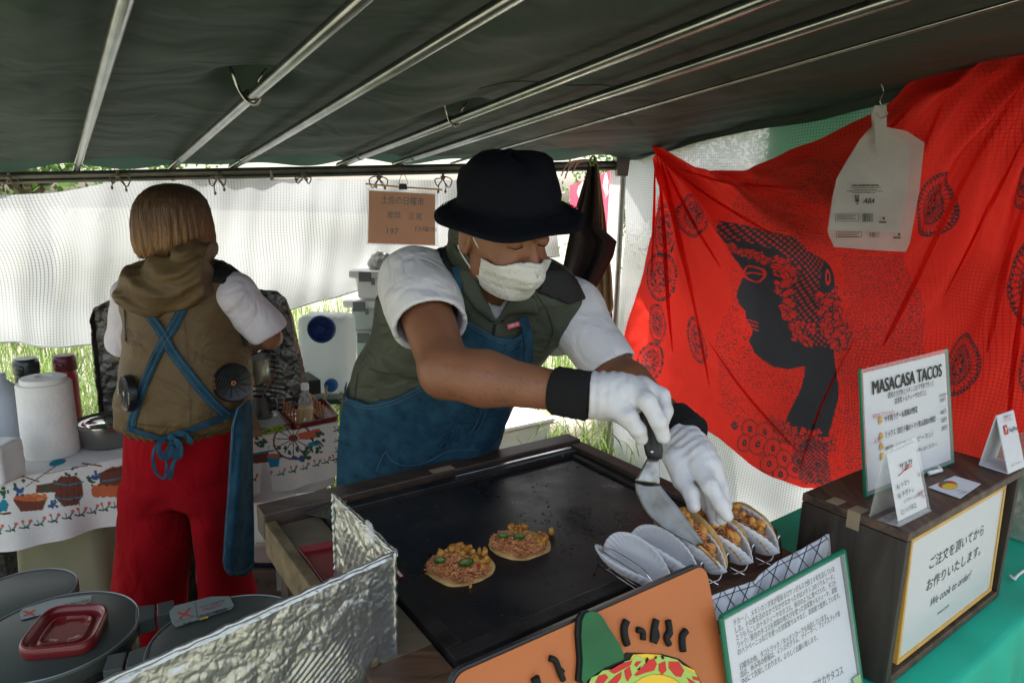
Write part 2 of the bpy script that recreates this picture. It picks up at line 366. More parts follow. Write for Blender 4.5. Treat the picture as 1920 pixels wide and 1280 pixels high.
# far hedge and trees seen through the gap over the curtain
M['leaf'] = mat('tree_leaves', (.10, .20, .04), .6, vscale=.8, col2=(.05, .10, .02), translucent=.3)
M['bark'] = mat('bark', (.10, .07, .05), .9, bump=.8, bscale=20)
def tree(x, y, h, r, seed, label):
    t = thing('tree', (x, y, 0), label, 'tree', None); rr = random.Random(seed)
    b = MB(); b.tube(catmull([(x, y, 0), (x + .1, y, h * .3), (x - .05, y + .1, h * .6), (x, y, h * .8)], 4), [.16 - .006 * i for i in range(13)], 8)
    for k in range(6):
        a = rr.uniform(0, 6.28); b.tube([(x, y, h * .45), (x + cos(a) * r * .5, y + sin(a) * r * .5, h * .75)], [.06, .02], 6)
    b.build('trunk', M['bark'], t, smooth=True)
    g = np.random.default_rng(seed); N = 9000; c = g.normal(size=(14, 3)) * [r * .45, r * .45, h * .16] + [x, y, h * .72]
    p = c[g.integers(0, 14, N)] + g.normal(size=(N, 3)) * [r * .22, r * .22, r * .18]
    d1 = g.normal(size=(N, 3)); d1 /= np.linalg.norm(d1, axis=1)[:, None]; d2 = np.cross(d1, g.normal(size=(N, 3))); d2 /= np.linalg.norm(d2, axis=1)[:, None]
    s = g.uniform(.035, .07, (N, 1)); V = np.stack([p - d1 * s, p + d2 * s * .5, p + d1 * s, p - d2 * s * .5], 1).reshape(-1, 3); F = np.arange(N * 4).reshape(N, 4)
    npmesh('crown', V, F, M['leaf'], t, smooth=False)
tree(-6.5, 9.0, 3.2, 2.0, 1, 'leafy green tree far behind the upper left gap over the net curtain')
tree(-10.5, 11.5, 4.2, 2.6, 2, 'taller green tree at the far left behind the stall')
tree(2.6, 12.5, 3.6, 2.2, 4, 'green tree far behind the hanging brown apron')
M['rooftile'] = mat('dark_roof', (.06, .06, .065), .7)
# rocks and a low bank behind the man
M['rock'] = mat('pale_rock', (.46, .42, .36), .9, var=.3, vscale=9, bump=1, bscale=35, col2=(.18, .15, .12))
def rock(c, r, seed, label, flat=.6):
    g = MB(); g.ell((0, 0, 0), 1, 1, 1, 22, 16); P = np.array(g.v, np.float32); n = 1 + .16 * noise3(P, 2.6, seed) + .05 * noise3(P, 8, seed + 1)
    P = P * n[:, None] * A3([r, r * .8, r * flat]) + A3(c); g.v = [tuple(p) for p in P]
    o = g.build('rock', M['rock'], smooth=True, base=(c[0], c[1], 0)); return tag(o, label, 'rock', None)
p = atZ(1090, 815, .12); rock((p.x, p.y, .14), .42, 3, 'large pale rock on the ground behind the griddle', .55)
p = atY(1060, 812, 3.7); rock((p.x, p.y, p.z - .10), .25, 8, 'pale boulder beside the storage tub lid behind the man', .8)
p = atY(690, 560, 4.2); rock((p.x, p.y, p.z - .42), .40, 5, 'brown stone bank behind the stacked storage boxes', .9)
p = atY(610, 640, 4.4); rock((p.x - .1, p.y, p.z - .60), .42, 9, 'tan boulder behind the water container', .75)

# ============================================================ TENT
RL = Vector((-2.011, 2.65, 1.596)); RR = Vector((.500, 3.3, 1.740)); PD = Vector(ray(84, 525)).normalized()
def roof(s, t, h=0): return RL + (RR - RL) * s + PD * t + ZV * h
def rail_s(px):                                 # parameter on the rear rail under a pixel column
    lo, hi = -1.5, 1.5
    for _ in range(40):
        m = (lo + hi) / 2; q = projn(np.array([roof(m, 0)]))[0][0]
        if q < px: lo = m
        else: hi = m
    return lo
fr = thing('tent', (.5, 3.3, 0), 'steel tube tent frame with bare poles under the dark green roof', 'tent frame')
pole_s = [rail_s(x) for x in (143, 322, 437, 640, 745)] + [rail_s(852)]
for i, s in enumerate(pole_s):
    r = .0135 if i < 5 else .005
    t0 = .10 if i == 0 else .03
    part('roof_pole', M['steel'], fr, lambda b: b.tube([roof(s, t0, -.004), roof(s, -1.5, -.004), roof(s, -2.74, -.004)], r, 14), smooth=True, auto=60)
    if i < 5:
        tt = -.16 - .05 * (i % 2); part('sleeve_ring', M['teal'], fr, lambda b: b.tube([roof(s, tt, -.004), roof(s, tt - .012, -.004)], r + .0016, 14), smooth=True, auto=60)
s = rail_s(50) - .9
part('rear_rail', M['darksteel'], fr, lambda b: (b.tube([roof(-.38, 0, -.026), roof(1.0, 0, -.026)], .016, 14), b.tube([roof(-.38, -.004, -.048), roof(1.0, -.004, -.048)], .008, 10)), smooth=True, auto=60)
PP = Vector((.52, 3.3, 0)); WD = Vector((-cos(HA) * -1, -sin(HA), 0)); WD = -BV      # side wall runs from the post towards the customers
WN = Vector((-AV.x, -AV.y, 0))                      # its inward side
part('corner_post', M['steel'], fr, lambda b: b.tube([PP, PP + ZV * 1.74], .014, 14), smooth=True, auto=60)
part('corner_socket', M['darksteel'], fr, lambda b: b.prism([(-.026, 0), (.026, 0), (.034, .09), (-.034, .09)], PP + ZV * 1.655 - AV * .02 - BV * .0 + WN * .0, Vector((1, .1, 0)).normalized(), ZV, .045), bevel=.003)
q2 = Vector(RL) + (RR - RL) * -.38
part('corner_post', M['steel'], fr, lambda b: b.tube([Vector((q2.x, q2.y, 0)), q2], .014, 14), smooth=True, auto=60)
part('front_rail', M['steel'], fr, lambda b: b.tube([roof(-.38, -2.72, -.02), roof(1.02, -2.72, -.02)], .014, 12), smooth=True, auto=60)
for s in (-.38, 1.02):
    q = roof(s, -2.72, -.02); part('corner_post', M['steel'], fr, lambda b: b.tube([Vector((q.x, q.y, 0)), q], .014, 12), smooth=True, auto=60)

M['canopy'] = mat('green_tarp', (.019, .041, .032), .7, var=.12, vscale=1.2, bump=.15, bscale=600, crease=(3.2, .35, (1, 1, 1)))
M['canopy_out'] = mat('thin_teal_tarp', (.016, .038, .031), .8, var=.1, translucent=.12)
ps = pole_s
def hook_t(i, py): return -min((abs(projn(np.array([roof(pole_s[i], -t / 50)]))[0][1] - py), t) for t in range(5, 150))[1] / 50
RLn = (RR - RL).length
HK = [(pole_s[1], hook_t(1, 178)), (pole_s[3], hook_t(3, 222))]
def sag(s, t):
    d = min(abs(s - q) for q in ps[:5]); w = min(d / .05, 1.0)
    h = .030 - .018 * w * (.6 + .4 * sin(3 * t + s * 9))
    for hs_, ht_ in HK: h += .078 * math.exp(-(((s - hs_) * RLn) ** 2 + (t - ht_) ** 2) / .085 ** 2)
    h += .010 * sin(17 * s + 2.2 * t + 1.3 * sin(3 * t)) * w + .006 * sin(31 * s - 4.1 * t + 2 * sin(2.3 * t + s * 5)) * w + .0035 * sin(9 * s + 23 * t + 3 * sin(14 * s)) * w
    return h
cn = thing('tent_canopy', tuple(roof(.3, -1.5, 0)), 'dark green tarpaulin roof of the stall, creased between the poles', 'canopy')
b = MB(); NU, NV = 220, 110
def cf(u, v):
    s = -.40 + u * 1.44; sc = 0
    seg = sorted(ps[:5] + [-.72, -.35, 1.0]); 
    for i in range(len(seg) - 1):
        if seg[i] <= s <= seg[i + 1]: sc = sin(pi * (s - seg[i]) / (seg[i + 1] - seg[i])) * min(1, (seg[i + 1] - seg[i]) * 6)
    t1 = -.17 + .13 * (1 - sc) if v > 0.97 else -.17 + .13 * (1 - sc)
    t = -2.75 + v * (t1 + 2.75)
    e = max(0, 1 - abs(t - t1) / .35)
    return roof(s, t, sag(s, t) + .0 - .012 * e * (1 - sc))
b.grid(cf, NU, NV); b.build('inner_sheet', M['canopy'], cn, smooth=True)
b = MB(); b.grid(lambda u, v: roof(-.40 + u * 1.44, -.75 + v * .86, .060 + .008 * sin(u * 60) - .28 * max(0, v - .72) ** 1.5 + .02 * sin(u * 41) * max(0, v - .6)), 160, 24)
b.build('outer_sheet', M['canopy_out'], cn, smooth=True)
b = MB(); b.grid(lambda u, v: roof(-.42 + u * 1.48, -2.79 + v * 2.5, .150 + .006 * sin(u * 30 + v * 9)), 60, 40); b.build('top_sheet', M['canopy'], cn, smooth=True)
# right hand edge band of the roof
b = MB(); b.grid(lambda u, v: roof(1.025 + .004 * sin(u * 50), -2.77 + u * 2.77, .05 - v * .055 - .008 * sin(u * 22) * v) + WN * .05, 120, 4)
b.build('edge_valance', M['canopy'], cn, smooth=True)
# stitched seam cords
b = MB()
for s0, s1, t0, t1 in ((.45, .62, -1.35, -1.3), (-.3, -.15, -2.0, -.3)):
    b.tube([roof(lerp(s0, s1, k / 14), lerp(t0, t1, k / 14), sag(lerp(s0, s1, k / 14), lerp(t0, t1, k / 14)) - .001) for k in range(15)], .0012, 5)
b.build('seam', M['canopy_out'], cn, smooth=True)

# --- net curtains
def netmat(name, cell=.012, thr=.16, tcol=(.10, .11, .10), base=(.25, .262, .272), trl=.60, hz=.5, see=.1):
    m = bpy.data.materials.new(name); m.use_nodes = True; n = m.node_tree.nodes; l = m.node_tree.links; n.clear()
    out = n.new('ShaderNodeOutputMaterial'); uv = n.new('ShaderNodeUVMap'); sp = n.new('ShaderNodeSeparateXYZ')
    ns = n.new('ShaderNodeTexNoise'); ns.inputs['Scale'].default_value = 3; tc = n.new('ShaderNodeTexCoord'); l.new(tc.outputs['Object'], ns.inputs['Vector'])
    l.new(uv.outputs[0], sp.inputs[0]); res = []
    for k, o in enumerate(('X', 'Y')):
        d = n.new('ShaderNodeMath'); d.operation = 'DIVIDE'; d.inputs[1].default_value = cell; l.new(sp.outputs[o], d.inputs[0])
        f = n.new('ShaderNodeMath'); f.operation = 'FRACT'; l.new(d.outputs[0], f.inputs[0])
        c = n.new('ShaderNodeMath'); c.operation = 'SUBTRACT'; c.inputs[1].default_value = .5; l.new(f.outputs[0], c.inputs[0])
        a = n.new('ShaderNodeMath'); a.operation = 'ABSOLUTE'; l.new(c.outputs[0], a.inputs[0])
        g = n.new('ShaderNodeMath'); g.operation = 'LESS_THAN'; g.inputs[1].default_value = thr / 2 * (1 if k == 0 else .9); l.new(a.outputs[0], g.inputs[0])
        w = n.new('ShaderNodeMath'); w.operation = 'MULTIPLY'; w.inputs[1].default_value = 1 if k == 0 else hz; l.new(g.outputs[0], w.inputs[0]); res.append(w)
    mxm = n.new('ShaderNodeMath'); mxm.operation = 'MAXIMUM'; l.new(res[0].outputs[0], mxm.inputs[0]); l.new(res[1].outputs[0], mxm.inputs[1])
    # the backing film clings to the threads here and there, which hides them
    r = n.new('ShaderNodeMapRange'); r.inputs[1].default_value = .3; r.inputs[2].default_value = .62; r.inputs[3].default_value = .95; r.inputs[4].default_value = .25; l.new(ns.outputs[0], r.inputs[0])
    mu = n.new('ShaderNodeMath'); mu.operation = 'MULTIPLY'; l.new(mxm.outputs[0], mu.inputs[0]); l.new(r.outputs[0], mu.inputs[1])
    mx = n.new('ShaderNodeMix'); mx.data_type = 'RGBA'; mx.inputs[6].default_value = base + (1,); mx.inputs[7].default_value = tcol + (1,); l.new(mu.outputs[0], mx.inputs[0])
    df = n.new('ShaderNodeBsdfPrincipled'); df.inputs['Roughness'].default_value = .5; tr = n.new('ShaderNodeBsdfTranslucent'); l.new(mx.outputs[2], df.inputs['Base Color']); l.new(mx.outputs[2], tr.inputs[0])
    ms = n.new('ShaderNodeMixShader'); ms.inputs[0].default_value = trl; l.new(df.outputs[0], ms.inputs[1]); l.new(tr.outputs[0], ms.inputs[2]); tp = n.new('ShaderNodeBsdfTransparent'); m2 = n.new('ShaderNodeMixShader'); m2.inputs[0].default_value = see; l.new(ms.outputs[0], m2.inputs[1]); l.new(tp.outputs[0], m2.inputs[2]); l.new(m2.outputs[0], out.inputs[0]); return m
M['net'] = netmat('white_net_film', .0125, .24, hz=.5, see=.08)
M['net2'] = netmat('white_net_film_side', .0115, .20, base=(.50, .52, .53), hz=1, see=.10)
def interp(x, pts):
    return float(np.interp(x, [p[0] for p in pts], [p[1] for p in pts]))
# rear curtain hangs from the rear rail; its hem and its top edge follow these heights (photo pixels)
topc = [(-400, 372), (0, 366), (90, 362), (150, 352), (200, 340), (260, 337), (330, 340), (400, 333), (520, 335), (700, 336), (880, 338), (1150, 330)]
botc = [(-400, 640), (0, 648), (80, 654), (160, 650), (300, 628), (430, 610), (545, 583), (600, 566), (670, 545), (760, 520), (880, 500), (1150, 470)]
A0 = roof(-.75, .05); B0 = roof(1.0, .05)
def backpt(px, py, off=0):
    p = onvert(px, py, (A0.x, A0.y), (B0.x, B0.y)); return p
NU, NV = 300, 60; V = []; UV = []
for j in range(NV + 1):
    for i in range(NU + 1):
        px = -380 + i / NU * (1052 + 380); v = j / NV; a = backpt(px, interp(px, topc)); c = backpt(px, interp(px, botc)); p = a.lerp(c, v)
        su = (Vector((p.x, p.y)) - Vector((A0.x, A0.y))).length; fo = .018 * sin(su * 21 + .6 * sin(v * 4)) * (.3 + v) + .006 * sin(su * 47 + 5 * v + 2 * sin(su * 4)) + .03 * sin(su * 6 + 3 * v) + .012 * sin(su * 3 - 9 * v + 2 * sin(su * 2)) * v
        p = p + Vector((.24, -.97, 0)) * (-fo - .02)
        V.append(p); UV.append((su + .028 * sin(v * 3.2 + su * 1.3) + .012 * sin(v * 7 + su * 4), p.z + .03 * sin(su * 5) + .012 * sin(su * 13)))
o = npmesh('net_curtain', np.array([tuple(p) for p in V]), gridfaces(NU, NV), M['net'], base=(A0.x + 1, A0.y, 1.0), uv=UV)
tag(o, 'white gridded net curtain hanging from the rear rail behind the woman', 'curtain')
part('hem_band', M['paper'], o, lambda b: b.tube([V[NV * (NU + 1) + i] for i in range(0, NU + 1, 2)], .004, 5), smooth=True)
# side curtain
def wall(s, z, n=0): return PP + WD * s + ZV * z + WN * n
NU, NV = 220, 120; V = []; UV = []
for j in range(NV + 1):
    for i in range(NU + 1):
        s = -.01 + i / NU * 3.0; zt = 1.79 + .1025 * s; z = .03 + (zt - .03) * (1 - j / NV); fo = .008 * sin(s * 19 + z * 2) + .012 * sin(s * 5 - z * 6) + .004 * sin(z * 17 + s * 4)
        V.append(tuple(wall(s, z, -.035 + fo))); UV.append((s + .012 * sin(z * 6 + s), z + .02 * sin(s * 3.1) + .006 * sin(s * 12)))
o = npmesh('net_curtain', np.array(V), gridfaces(NU, NV), M['net2'], base=tuple(PP), uv=UV)
tag(o, 'white gridded net sheet forming the side wall behind the red cloth', 'curtain')
# net strip between the hanging aprons and the post
V = []; UV = []
for j in range(31):
    for i in range(13):
        p = Vector((PP.x, PP.y, 0)) + Vector((-.97, -.24, 0)) * (.012 + i / 12 * .060) + Vector((.1, .4, 0)) * .05; z = .95 + .78 * (1 - j / 30); V.append((p.x, p.y, z)); UV.append((i / 12 * .06, z))
o = npmesh('net_curtain', np.array(V), gridfaces(12, 30), M['net2'], base=tuple(PP), uv=UV); tag(o, 'narrow white net strip just left of the corner post', 'curtain')
# pink banner outside
M['pink'] = mat('pink_banner', (.75, .10, .16), .7, translucent=.5)
M['whitec'] = mat('white_cloth', (.8, .8, .8), .8, translucent=.4)
b = MB(); b.grid(lambda u, v: atY(lerp(1068, 1150, u) + 8 * v * (1 - u), lerp(318, 640, v) + 30 * (1 - u) * (1 - v), 3.9) + Vector((0, .04 * sin(u * 9), 0)), 16, 16)
t = b.build('banner', M['pink'], smooth=True, base=tuple(atY(1100, 640, 3.9))); tag(t, 'pink banner with white shapes outside behind the hanging aprons', 'banner')
def blob(b, cx, cy, rx, ry, Y, s):
    rr = random.Random(s); pts = [(cx + rx * cos(a) * rr.uniform(.6, 1.1), cy + ry * sin(a) * rr.uniform(.6, 1.1)) for a in np.linspace(0, 6.28, 11)[:-1]]
    ps_ = [atY(x, y, Y) for x, y in pts]; b.add(ps_, [tuple(range(len(ps_)))])
part('white_shape', M['whitec'], t, lambda b: [blob(b, x, y, rx, ry, 3.84, i) for i, (x, y, rx, ry) in enumerate(((1090, 360, 8, 20), (1136, 350, 6, 26), (1130, 430, 6, 30), (1138, 520, 7, 24), (1100, 400, 6, 12)))])
# green cloth outside the side wall
M['greenout'] = mat('green_mesh_cloth', (.02, .25, .12), .8, translucent=.6)
b = MB(); b.grid(lambda u, v: wall(lerp(.72, 1.30, u), lerp(2.0, 1.45, v), -.09 + .02 * sin(u * 12)), 20, 12)
o = b.build('green_sheet', M['greenout'], smooth=True, base=tuple(wall(1, 1.5, -.1))); tag(o, 'green mesh sheet hanging outside the side net, showing through above the red cloth', 'sheet')

# --- cord ties on the rear rail
def tie(px, py, ln, seed, label, loops=2, Y=None):
    rr = random.Random(seed); P = backpt(px, py) + Vector((.24, -.97, 0)) * .075; P = Vector(P)
    t = thing('cord_tie', tuple(P), label, 'cord', 'cord ties along the rear rail')
    b = MB(); U = Vector((.97, .24, 0))
    for k in range(2): b.tube([P + ZV * .028 + U * (.004 * k), P + ZV * .01 + U * .006 * (k - .5)], .0032, 6)
    b.tube([P + U * (.011 * cos(a)) + Vector((0, .02 * sin(a) + .02, 0)) + ZV * (.012 + .0 * a) for a in np.linspace(0, 6.28, 12)], .003, 6)
    b.ell(P + ZV * .004, .010, .010, .009)
    for k in range(loops):
        sg = (-1) ** k; w = rr.uniform(.018, .03); h = rr.uniform(.006, .018)
        b.tube(catmull([P, P + U * sg * w * .6 + ZV * h - ZV * .006, P + U * sg * w * 1.5 - ZV * .004, P + U * sg * w - ZV * (.02 + h), P - ZV * .004 + U * sg * .003], 5), .0026, 6)
    b.build('bow', M['rope'], t, smooth=True)
    for k in range(2):
        sg = (-1) ** k; e = P + U * sg * rr.uniform(.012, .03) - ZV * ln * rr.uniform(.75, 1.1)
        b = MB(); b.tube(catmull([P, P.lerp(e, .5) + U * sg * .008, e], 5), .0024, 6); b.ell(e, .0055, .0045, .008, 8, 6); b.build('loose_end', M['rope'], t, smooth=True)
for a in ((34, 336, .045, 1, 'cord tie at the far left end of the rear rail'), (232, 333, .05, 2, 'knotted cord tie on the rail just left of the woman\'s head'), (414, 335, .06, 3, 'long-ended cord bow on the rail just right of the woman\'s head'),
          (571, 333, .012, 4, 'short cord knot on the rail left of the orange notice'), (709, 337, .035, 5, 'cord knot in front of the left end of the yellow stick'), (826, 337, .055, 6, 'cord tie at the right end of the yellow stick beside the hat')): tie(*a)
P = backpt(512, 330) + Vector((.24, -.97, 0)) * .07
o = part('clothes_peg', mat('peg_wood', (.42, .33, .26), .6), None, lambda b: (b.cbox(P, (.008, .002, 0), (0, .008, 0), (0, 0, .042)), b.cbox(P + Vector((.0, .012, 0)), (.008, .002, 0), (0, .006, 0), (0, 0, .042))), bevel=.001, base=tuple(P)); tag(o, 'pale wooden clothes peg clipped on the rear rail', 'peg')

# --- forked hooks on the poles
def hook(px, py, i, sc, label, lean):
    s = pole_s[i]; best = min((abs(projn(np.array([roof(s, -t / 50)]))[0][1] - py), t) for t in range(5, 150))[1]; P = roof(s, -best / 50, -.004); P = Vector(P)
    t = thing('pole_hook', tuple(P), label, 'hook', 'forked metal hooks on the roof poles'); X = Vector((1, 0, 0)); 
    b = MB(); D = PD; S = D.cross(ZV).normalized()
    b.tube([P + (S * cos(a) + D.cross(S) * sin(a)) * .019 * sc + D * .004 * a for a in np.linspace(0, 6.3, 18)], .0028 * sc, 8)
    b.build('ring', M['steel'], t, smooth=True)
    for sg, L in ((-1, 1.0), (1, .8)):
        b = MB(); b.tube(catmull([P - ZV * .024 * sc + X * .004, P + X * sg * .018 * sc - ZV * .01, P + X * (sg * .028 + lean) * sc + ZV * .02, P + X * (sg * .036 + lean) * sc + ZV * .055 * L * sc + Vector((0, -.01, 0)), P + X * (sg * .050 + lean) * sc + ZV * .085 * L * sc], 5), [.0046 * sc] * 12 + [.004 * sc] * 5 + [.003 * sc] * 4, 8); b.build('prong', M['steel'], t, smooth=True)
hook(462, 178, 1, .95, 'forked metal hook on the roof pole above the woman', -.01)
hook(893, 222, 3, .8, 'forked metal hook on the roof pole above the dark bucket hat', -.004)

# --- notice 197
t = thing('notice', tuple(backpt(752, 458)), 'orange paper notice numbered 197 in a clear sleeve below a yellow stick', 'notice')
YN = 2.62
def sheet4(px, Y): return [atY(x, y, Y) for x, y in px]
M['orange'] = mat('orange_paper', (.52, .19, .06), .6, var=.05, vscale=10, translucent=.45)
M['yellow'] = mat('yellow_stick', (.85, .42, .02), .5, var=.05)
M['sleeve'] = mat('clear_sleeve', (.75, .77, .78), .15, alpha=.28, var=0)
c = sheet4([(692, 357), (816, 364), (816, 460), (690, 456)], YN)
part('paper', M['orange'], t, lambda b: b.quad(*c))
cs = sheet4([(688, 352), (822, 360), (822, 462), (687, 459)], YN - .004); part('sleeve', M['sleeve'], t, lambda b: b.quad(*cs))
part('stick', M['yellow'], t, lambda b: b.tube([atY(686, 345, YN - .02), atY(755, 351, YN - .02), atY(829, 356, YN - .02)], .0062, 8, flat=.5), smooth=True)
cl = thing('binder_clip', tuple(atY(756, 350, YN - .03)), 'small black binder clip gripping the middle of the yellow stick', 'clip')
part('clip_body', M['black'], cl, lambda b: b.prism([(-.016, -.011), (.016, -.011), (.014, .011), (-.014, .011)], atY(756, 350, YN - .036), Vector((1, 0, 0)), ZV, .008))
for sg in (-1, 1): part('clip_handle', M['steel'], cl, lambda b: b.tube(catmull([atY(756 + sg * 9, 346, YN - .03), atY(756 + sg * 4, 330, YN - .03), atY(756 + sg * 1, 328, YN - .03)], 4), .0012, 6), smooth=True)
U = (c[1] - c[0]).normalized(); Vv = (c[0] - c[3]).normalized(); U0 = U
M['ink2'] = mat('brush_ink', (.05, .03, .03), .6, var=0)
text('土佐の日曜市', atY(714, 380, YN - .002), U, Vv, .034, M['ink2'], t, width=.165, bold=.012)
text('都筑　正寛', atY(726, 408, YN - .002), U, Vv, .030, M['ink2'], t, width=.135)
text('197', atY(722, 438, YN - .002), U, Vv, .034, M['ink2'], t, width=.045)
text('日曜市', atY(776, 432, YN - .002), U, Vv, .020, M['ink2'], t, width=.085, bold=.012)

# --- aprons hanging by the post
M['brown'] = mat('dark_brown_cloth', (.030, .018, .016), .8, bump=.2, bscale=500)
M['cream'] = mat('cream_cloth', (.62, .45, .26), .85, bump=.2, bscale=400, translucent=.25)
def hang(name, m, L, Rr, Y, amp, nf, label, cat, sol=.003, NUV=(40, 40), kk=0):
    ys = [p[1] for p in L]
    def g(u, v):
        y = lerp(ys[0], ys[-1], v); xl = np.interp(y, ys, [p[0] for p in L]); xr = np.interp(y, [p[1] for p in Rr], [p[0] for p in Rr])
        return atY(lerp(xl, xr, u), y, Y + amp * sin(u * nf + v * 1.5 + kk) * (.4 + v) + .02 * (u - .5) ** 2)
    b = MB(); b.grid(g, *NUV); o = b.build(name, m, smooth=True, solid=sol, base=tuple(atY(L[-1][0], ys[-1], Y))); tag(o, label, cat); return o
hang('brown_apron', M['brown'], [(1104, 305), (1090, 370), (1068, 440), (1052, 520), (1062, 600)], [(1118, 305), (1122, 360), (1124, 425), (1156, 452), (1150, 480), (1110, 553), (1100, 600)], 2.75, .03, 13, 'dark brown apron hanging behind the dark bucket hat', 'apron')
hang('strap', M['brown'], [(1106, 306), (1092, 350), (1080, 390)], [(1110, 306), (1097, 350), (1085, 392)], 2.72, .003, 3, 'narrow dark strap of the hanging aprons', 'strap')
hang('cream_apron', M['cream'], [(1116, 305), (1122, 360), (1112, 520), (1116, 597)], [(1121, 305), (1134, 400), (1147, 520), (1150, 580), (1136, 597)], 2.86, .018, 17, 'cream cloth hanging between the brown apron and the post', 'cloth')
hang('lilac_cloth', mat('lilac_cloth', (.35, .30, .42), .8), [(1118, 320), (1118, 420), (1136, 600), (1134, 660)], [(1122, 320), (1126, 420), (1148, 590), (1146, 660)], 2.95, .01, 9, 'grey lilac cloth strip hanging close against the post', 'cloth')
b = MB()
for k in range(5): b.tube(catmull([atY(1052 + 7 * k, 330 - 5 * k + (k % 2) * 10, 2.7), atY(1066 + 6 * k, 306 - k, 2.68), atY(1090, 300 + k, 2.68), atY(1112, 300, 2.7)], 5), .0028, 6)
o = b.build('pink_cord', mat('pink_cord', (.62, .40, .36), .8), smooth=True, base=tuple(atY(1100, 300, 2.7))); tag(o, 'bundle of pale pink cords looped over the green hook', 'cord')
def sclip(px, py, Y, label, s=1):
    P = atY(px, py, Y); b = MB(); b.tube([P + Vector((.012 * cos(a) * s, 0, .018 * sin(a) * s)) for a in np.linspace(-.5, 4.6, 14)], .0042 * s, 8); b.tube([P + Vector((.004, 0, .014)), P + Vector((.004, 0, -.02))], .004 * s, 6)
    o = b.build('green_hook', M['greenclip'], smooth=True, base=tuple(P)); tag(o, label, 'hook')
sclip(1112, 302, 2.69, 'green plastic hook holding the hanging aprons')
sclip(1236, 272, 3.05, 'green plastic hook at the left corner of the red cloth', .9)
# ============================================================ RED CLOTH
def printmat(name, c0, c1, trl, rough=.8, colattr=False, grid=False):
    m = bpy.data.materials.new(name); m.use_nodes = True; n = m.node_tree.nodes; l = m.node_tree.links; b = n['Principled BSDF']; out = n['Material Output']
    at = n.new('ShaderNodeAttribute'); at.attribute_name = 'printcol' if colattr else 'print'
    if colattr: src = at.outputs['Color']
    else:
        mx = n.new('ShaderNodeMix'); mx.data_type = 'RGBA'; mx.inputs[6].default_value = c0 + (1,); mx.inputs[7].default_value = c1 + (1,); l.new(at.outputs['Fac'], mx.inputs[0]); src = mx.outputs[2]
    no = n.new('ShaderNodeTexNoise'); no.inputs['Scale'].default_value = 260; tc = n.new('ShaderNodeTexCoord'); l.new(tc.outputs['Object'], no.inputs['Vector'])
    hs = n.new('ShaderNodeHueSaturation'); mr = n.new('ShaderNodeMapRange'); mr.inputs[3].default_value = .82; mr.inputs[4].default_value = 1.18; l.new(no.outputs[0], mr.inputs[0]); l.new(mr.outputs[0], hs.inputs['Value']); l.new(src, hs.inputs['Color'])
    if grid:  # net threads showing through the backlit cloth, painted as darker lines
        gs = []
        for vec in (tuple(WD), (0, 0, 1)):
            dt = n.new('ShaderNodeVectorMath'); dt.operation = 'DOT_PRODUCT'; dt.inputs[1].default_value = vec; l.new(tc.outputs['Object'], dt.inputs[0]); w1 = n.new('ShaderNodeMath'); w1.operation = 'MULTIPLY'; w1.inputs[1].default_value = 1 / .0115; l.new(dt.outputs['Value'], w1.inputs[0])
            w2 = n.new('ShaderNodeMath'); w2.operation = 'FRACT'; l.new(w1.outputs[0], w2.inputs[0]); w3 = n.new('ShaderNodeMath'); w3.operation = 'LESS_THAN'; w3.inputs[1].default_value = .2; l.new(w2.outputs[0], w3.inputs[0]); gs.append(w3)
        mm = n.new('ShaderNodeMath'); mm.operation = 'MAXIMUM'; l.new(gs[0].outputs[0], mm.inputs[0]); l.new(gs[1].outputs[0], mm.inputs[1])
        n9 = n.new('ShaderNodeTexNoise'); n9.inputs['Scale'].default_value = 2.2; l.new(tc.outputs['Object'], n9.inputs['Vector']); r9 = n.new('ShaderNodeMapRange'); r9.inputs[1].default_value = .42; r9.inputs[2].default_value = .62; r9.inputs[4].default_value = .30; l.new(n9.outputs[0], r9.inputs[0])
        m9 = n.new('ShaderNodeMath'); m9.operation = 'MULTIPLY'; l.new(mm.outputs[0], m9.inputs[0]); l.new(r9.outputs[0], m9.inputs[1]); s9 = n.new('ShaderNodeMath'); s9.operation = 'SUBTRACT'; l.new(mr.outputs[0], s9.inputs[0]); l.new(m9.outputs[0], s9.inputs[1]); l.new(s9.outputs[0], hs.inputs['Value'])
    l.new(hs.outputs[0], b.inputs['Base Color']); b.inputs['Roughness'].default_value = rough; b.inputs['Specular IOR Level'].default_value = .2
    if trl:
        t = n.new('ShaderNodeBsdfTranslucent'); l.new(hs.outputs[0], t.inputs[0]); ms = n.new('ShaderNodeMixShader'); ms.inputs[0].default_value = trl
        l.new(b.outputs[0], ms.inputs[1]); l.new(t.outputs[0], ms.inputs[2]); l.new(ms.outputs[0], out.inputs[0])
    return m
M['red'] = printmat('red_printed_cotton', (.88, .045, .030), (.050, .052, .060), .76, grid=True)
topr = [(1225, 268), (1255, 293), (1290, 312), (1340, 321), (1385, 319), (1430, 308), (1480, 290), (1530, 264), (1590, 228), (1645, 200), (1690, 165), (1725, 140), (1800, 122), (1920, 100), (2200, 35)]
botr = [(1170, 668), (1215, 700), (1255, 742), (1300, 795), (1350, 833), (1400, 862), (1450, 892), (1500, 916), (1560, 922), (1640, 905), (1750, 880), (1920, 860), (2200, 830)]
leftx = [(0, 0), (.12, 0), (.35, -4), (.55, -10), (.75, -26), (.9, -42), (1, -55)]
NU, NV = 620, 520
u = np.linspace(0, 1, NU + 1); v = np.linspace(0, 1, NV + 1)
ut = np.concatenate([[0], np.cumsum(np.ones(NU) * 1.0)]) / NU
TX = 1225 + u * 975; TY = np.interp(TX, *zip(*topr)); BX = 1170 + u * 1030; BY = np.interp(BX, *zip(*botr))
vv, uu = np.meshgrid(v, u, indexing='ij')
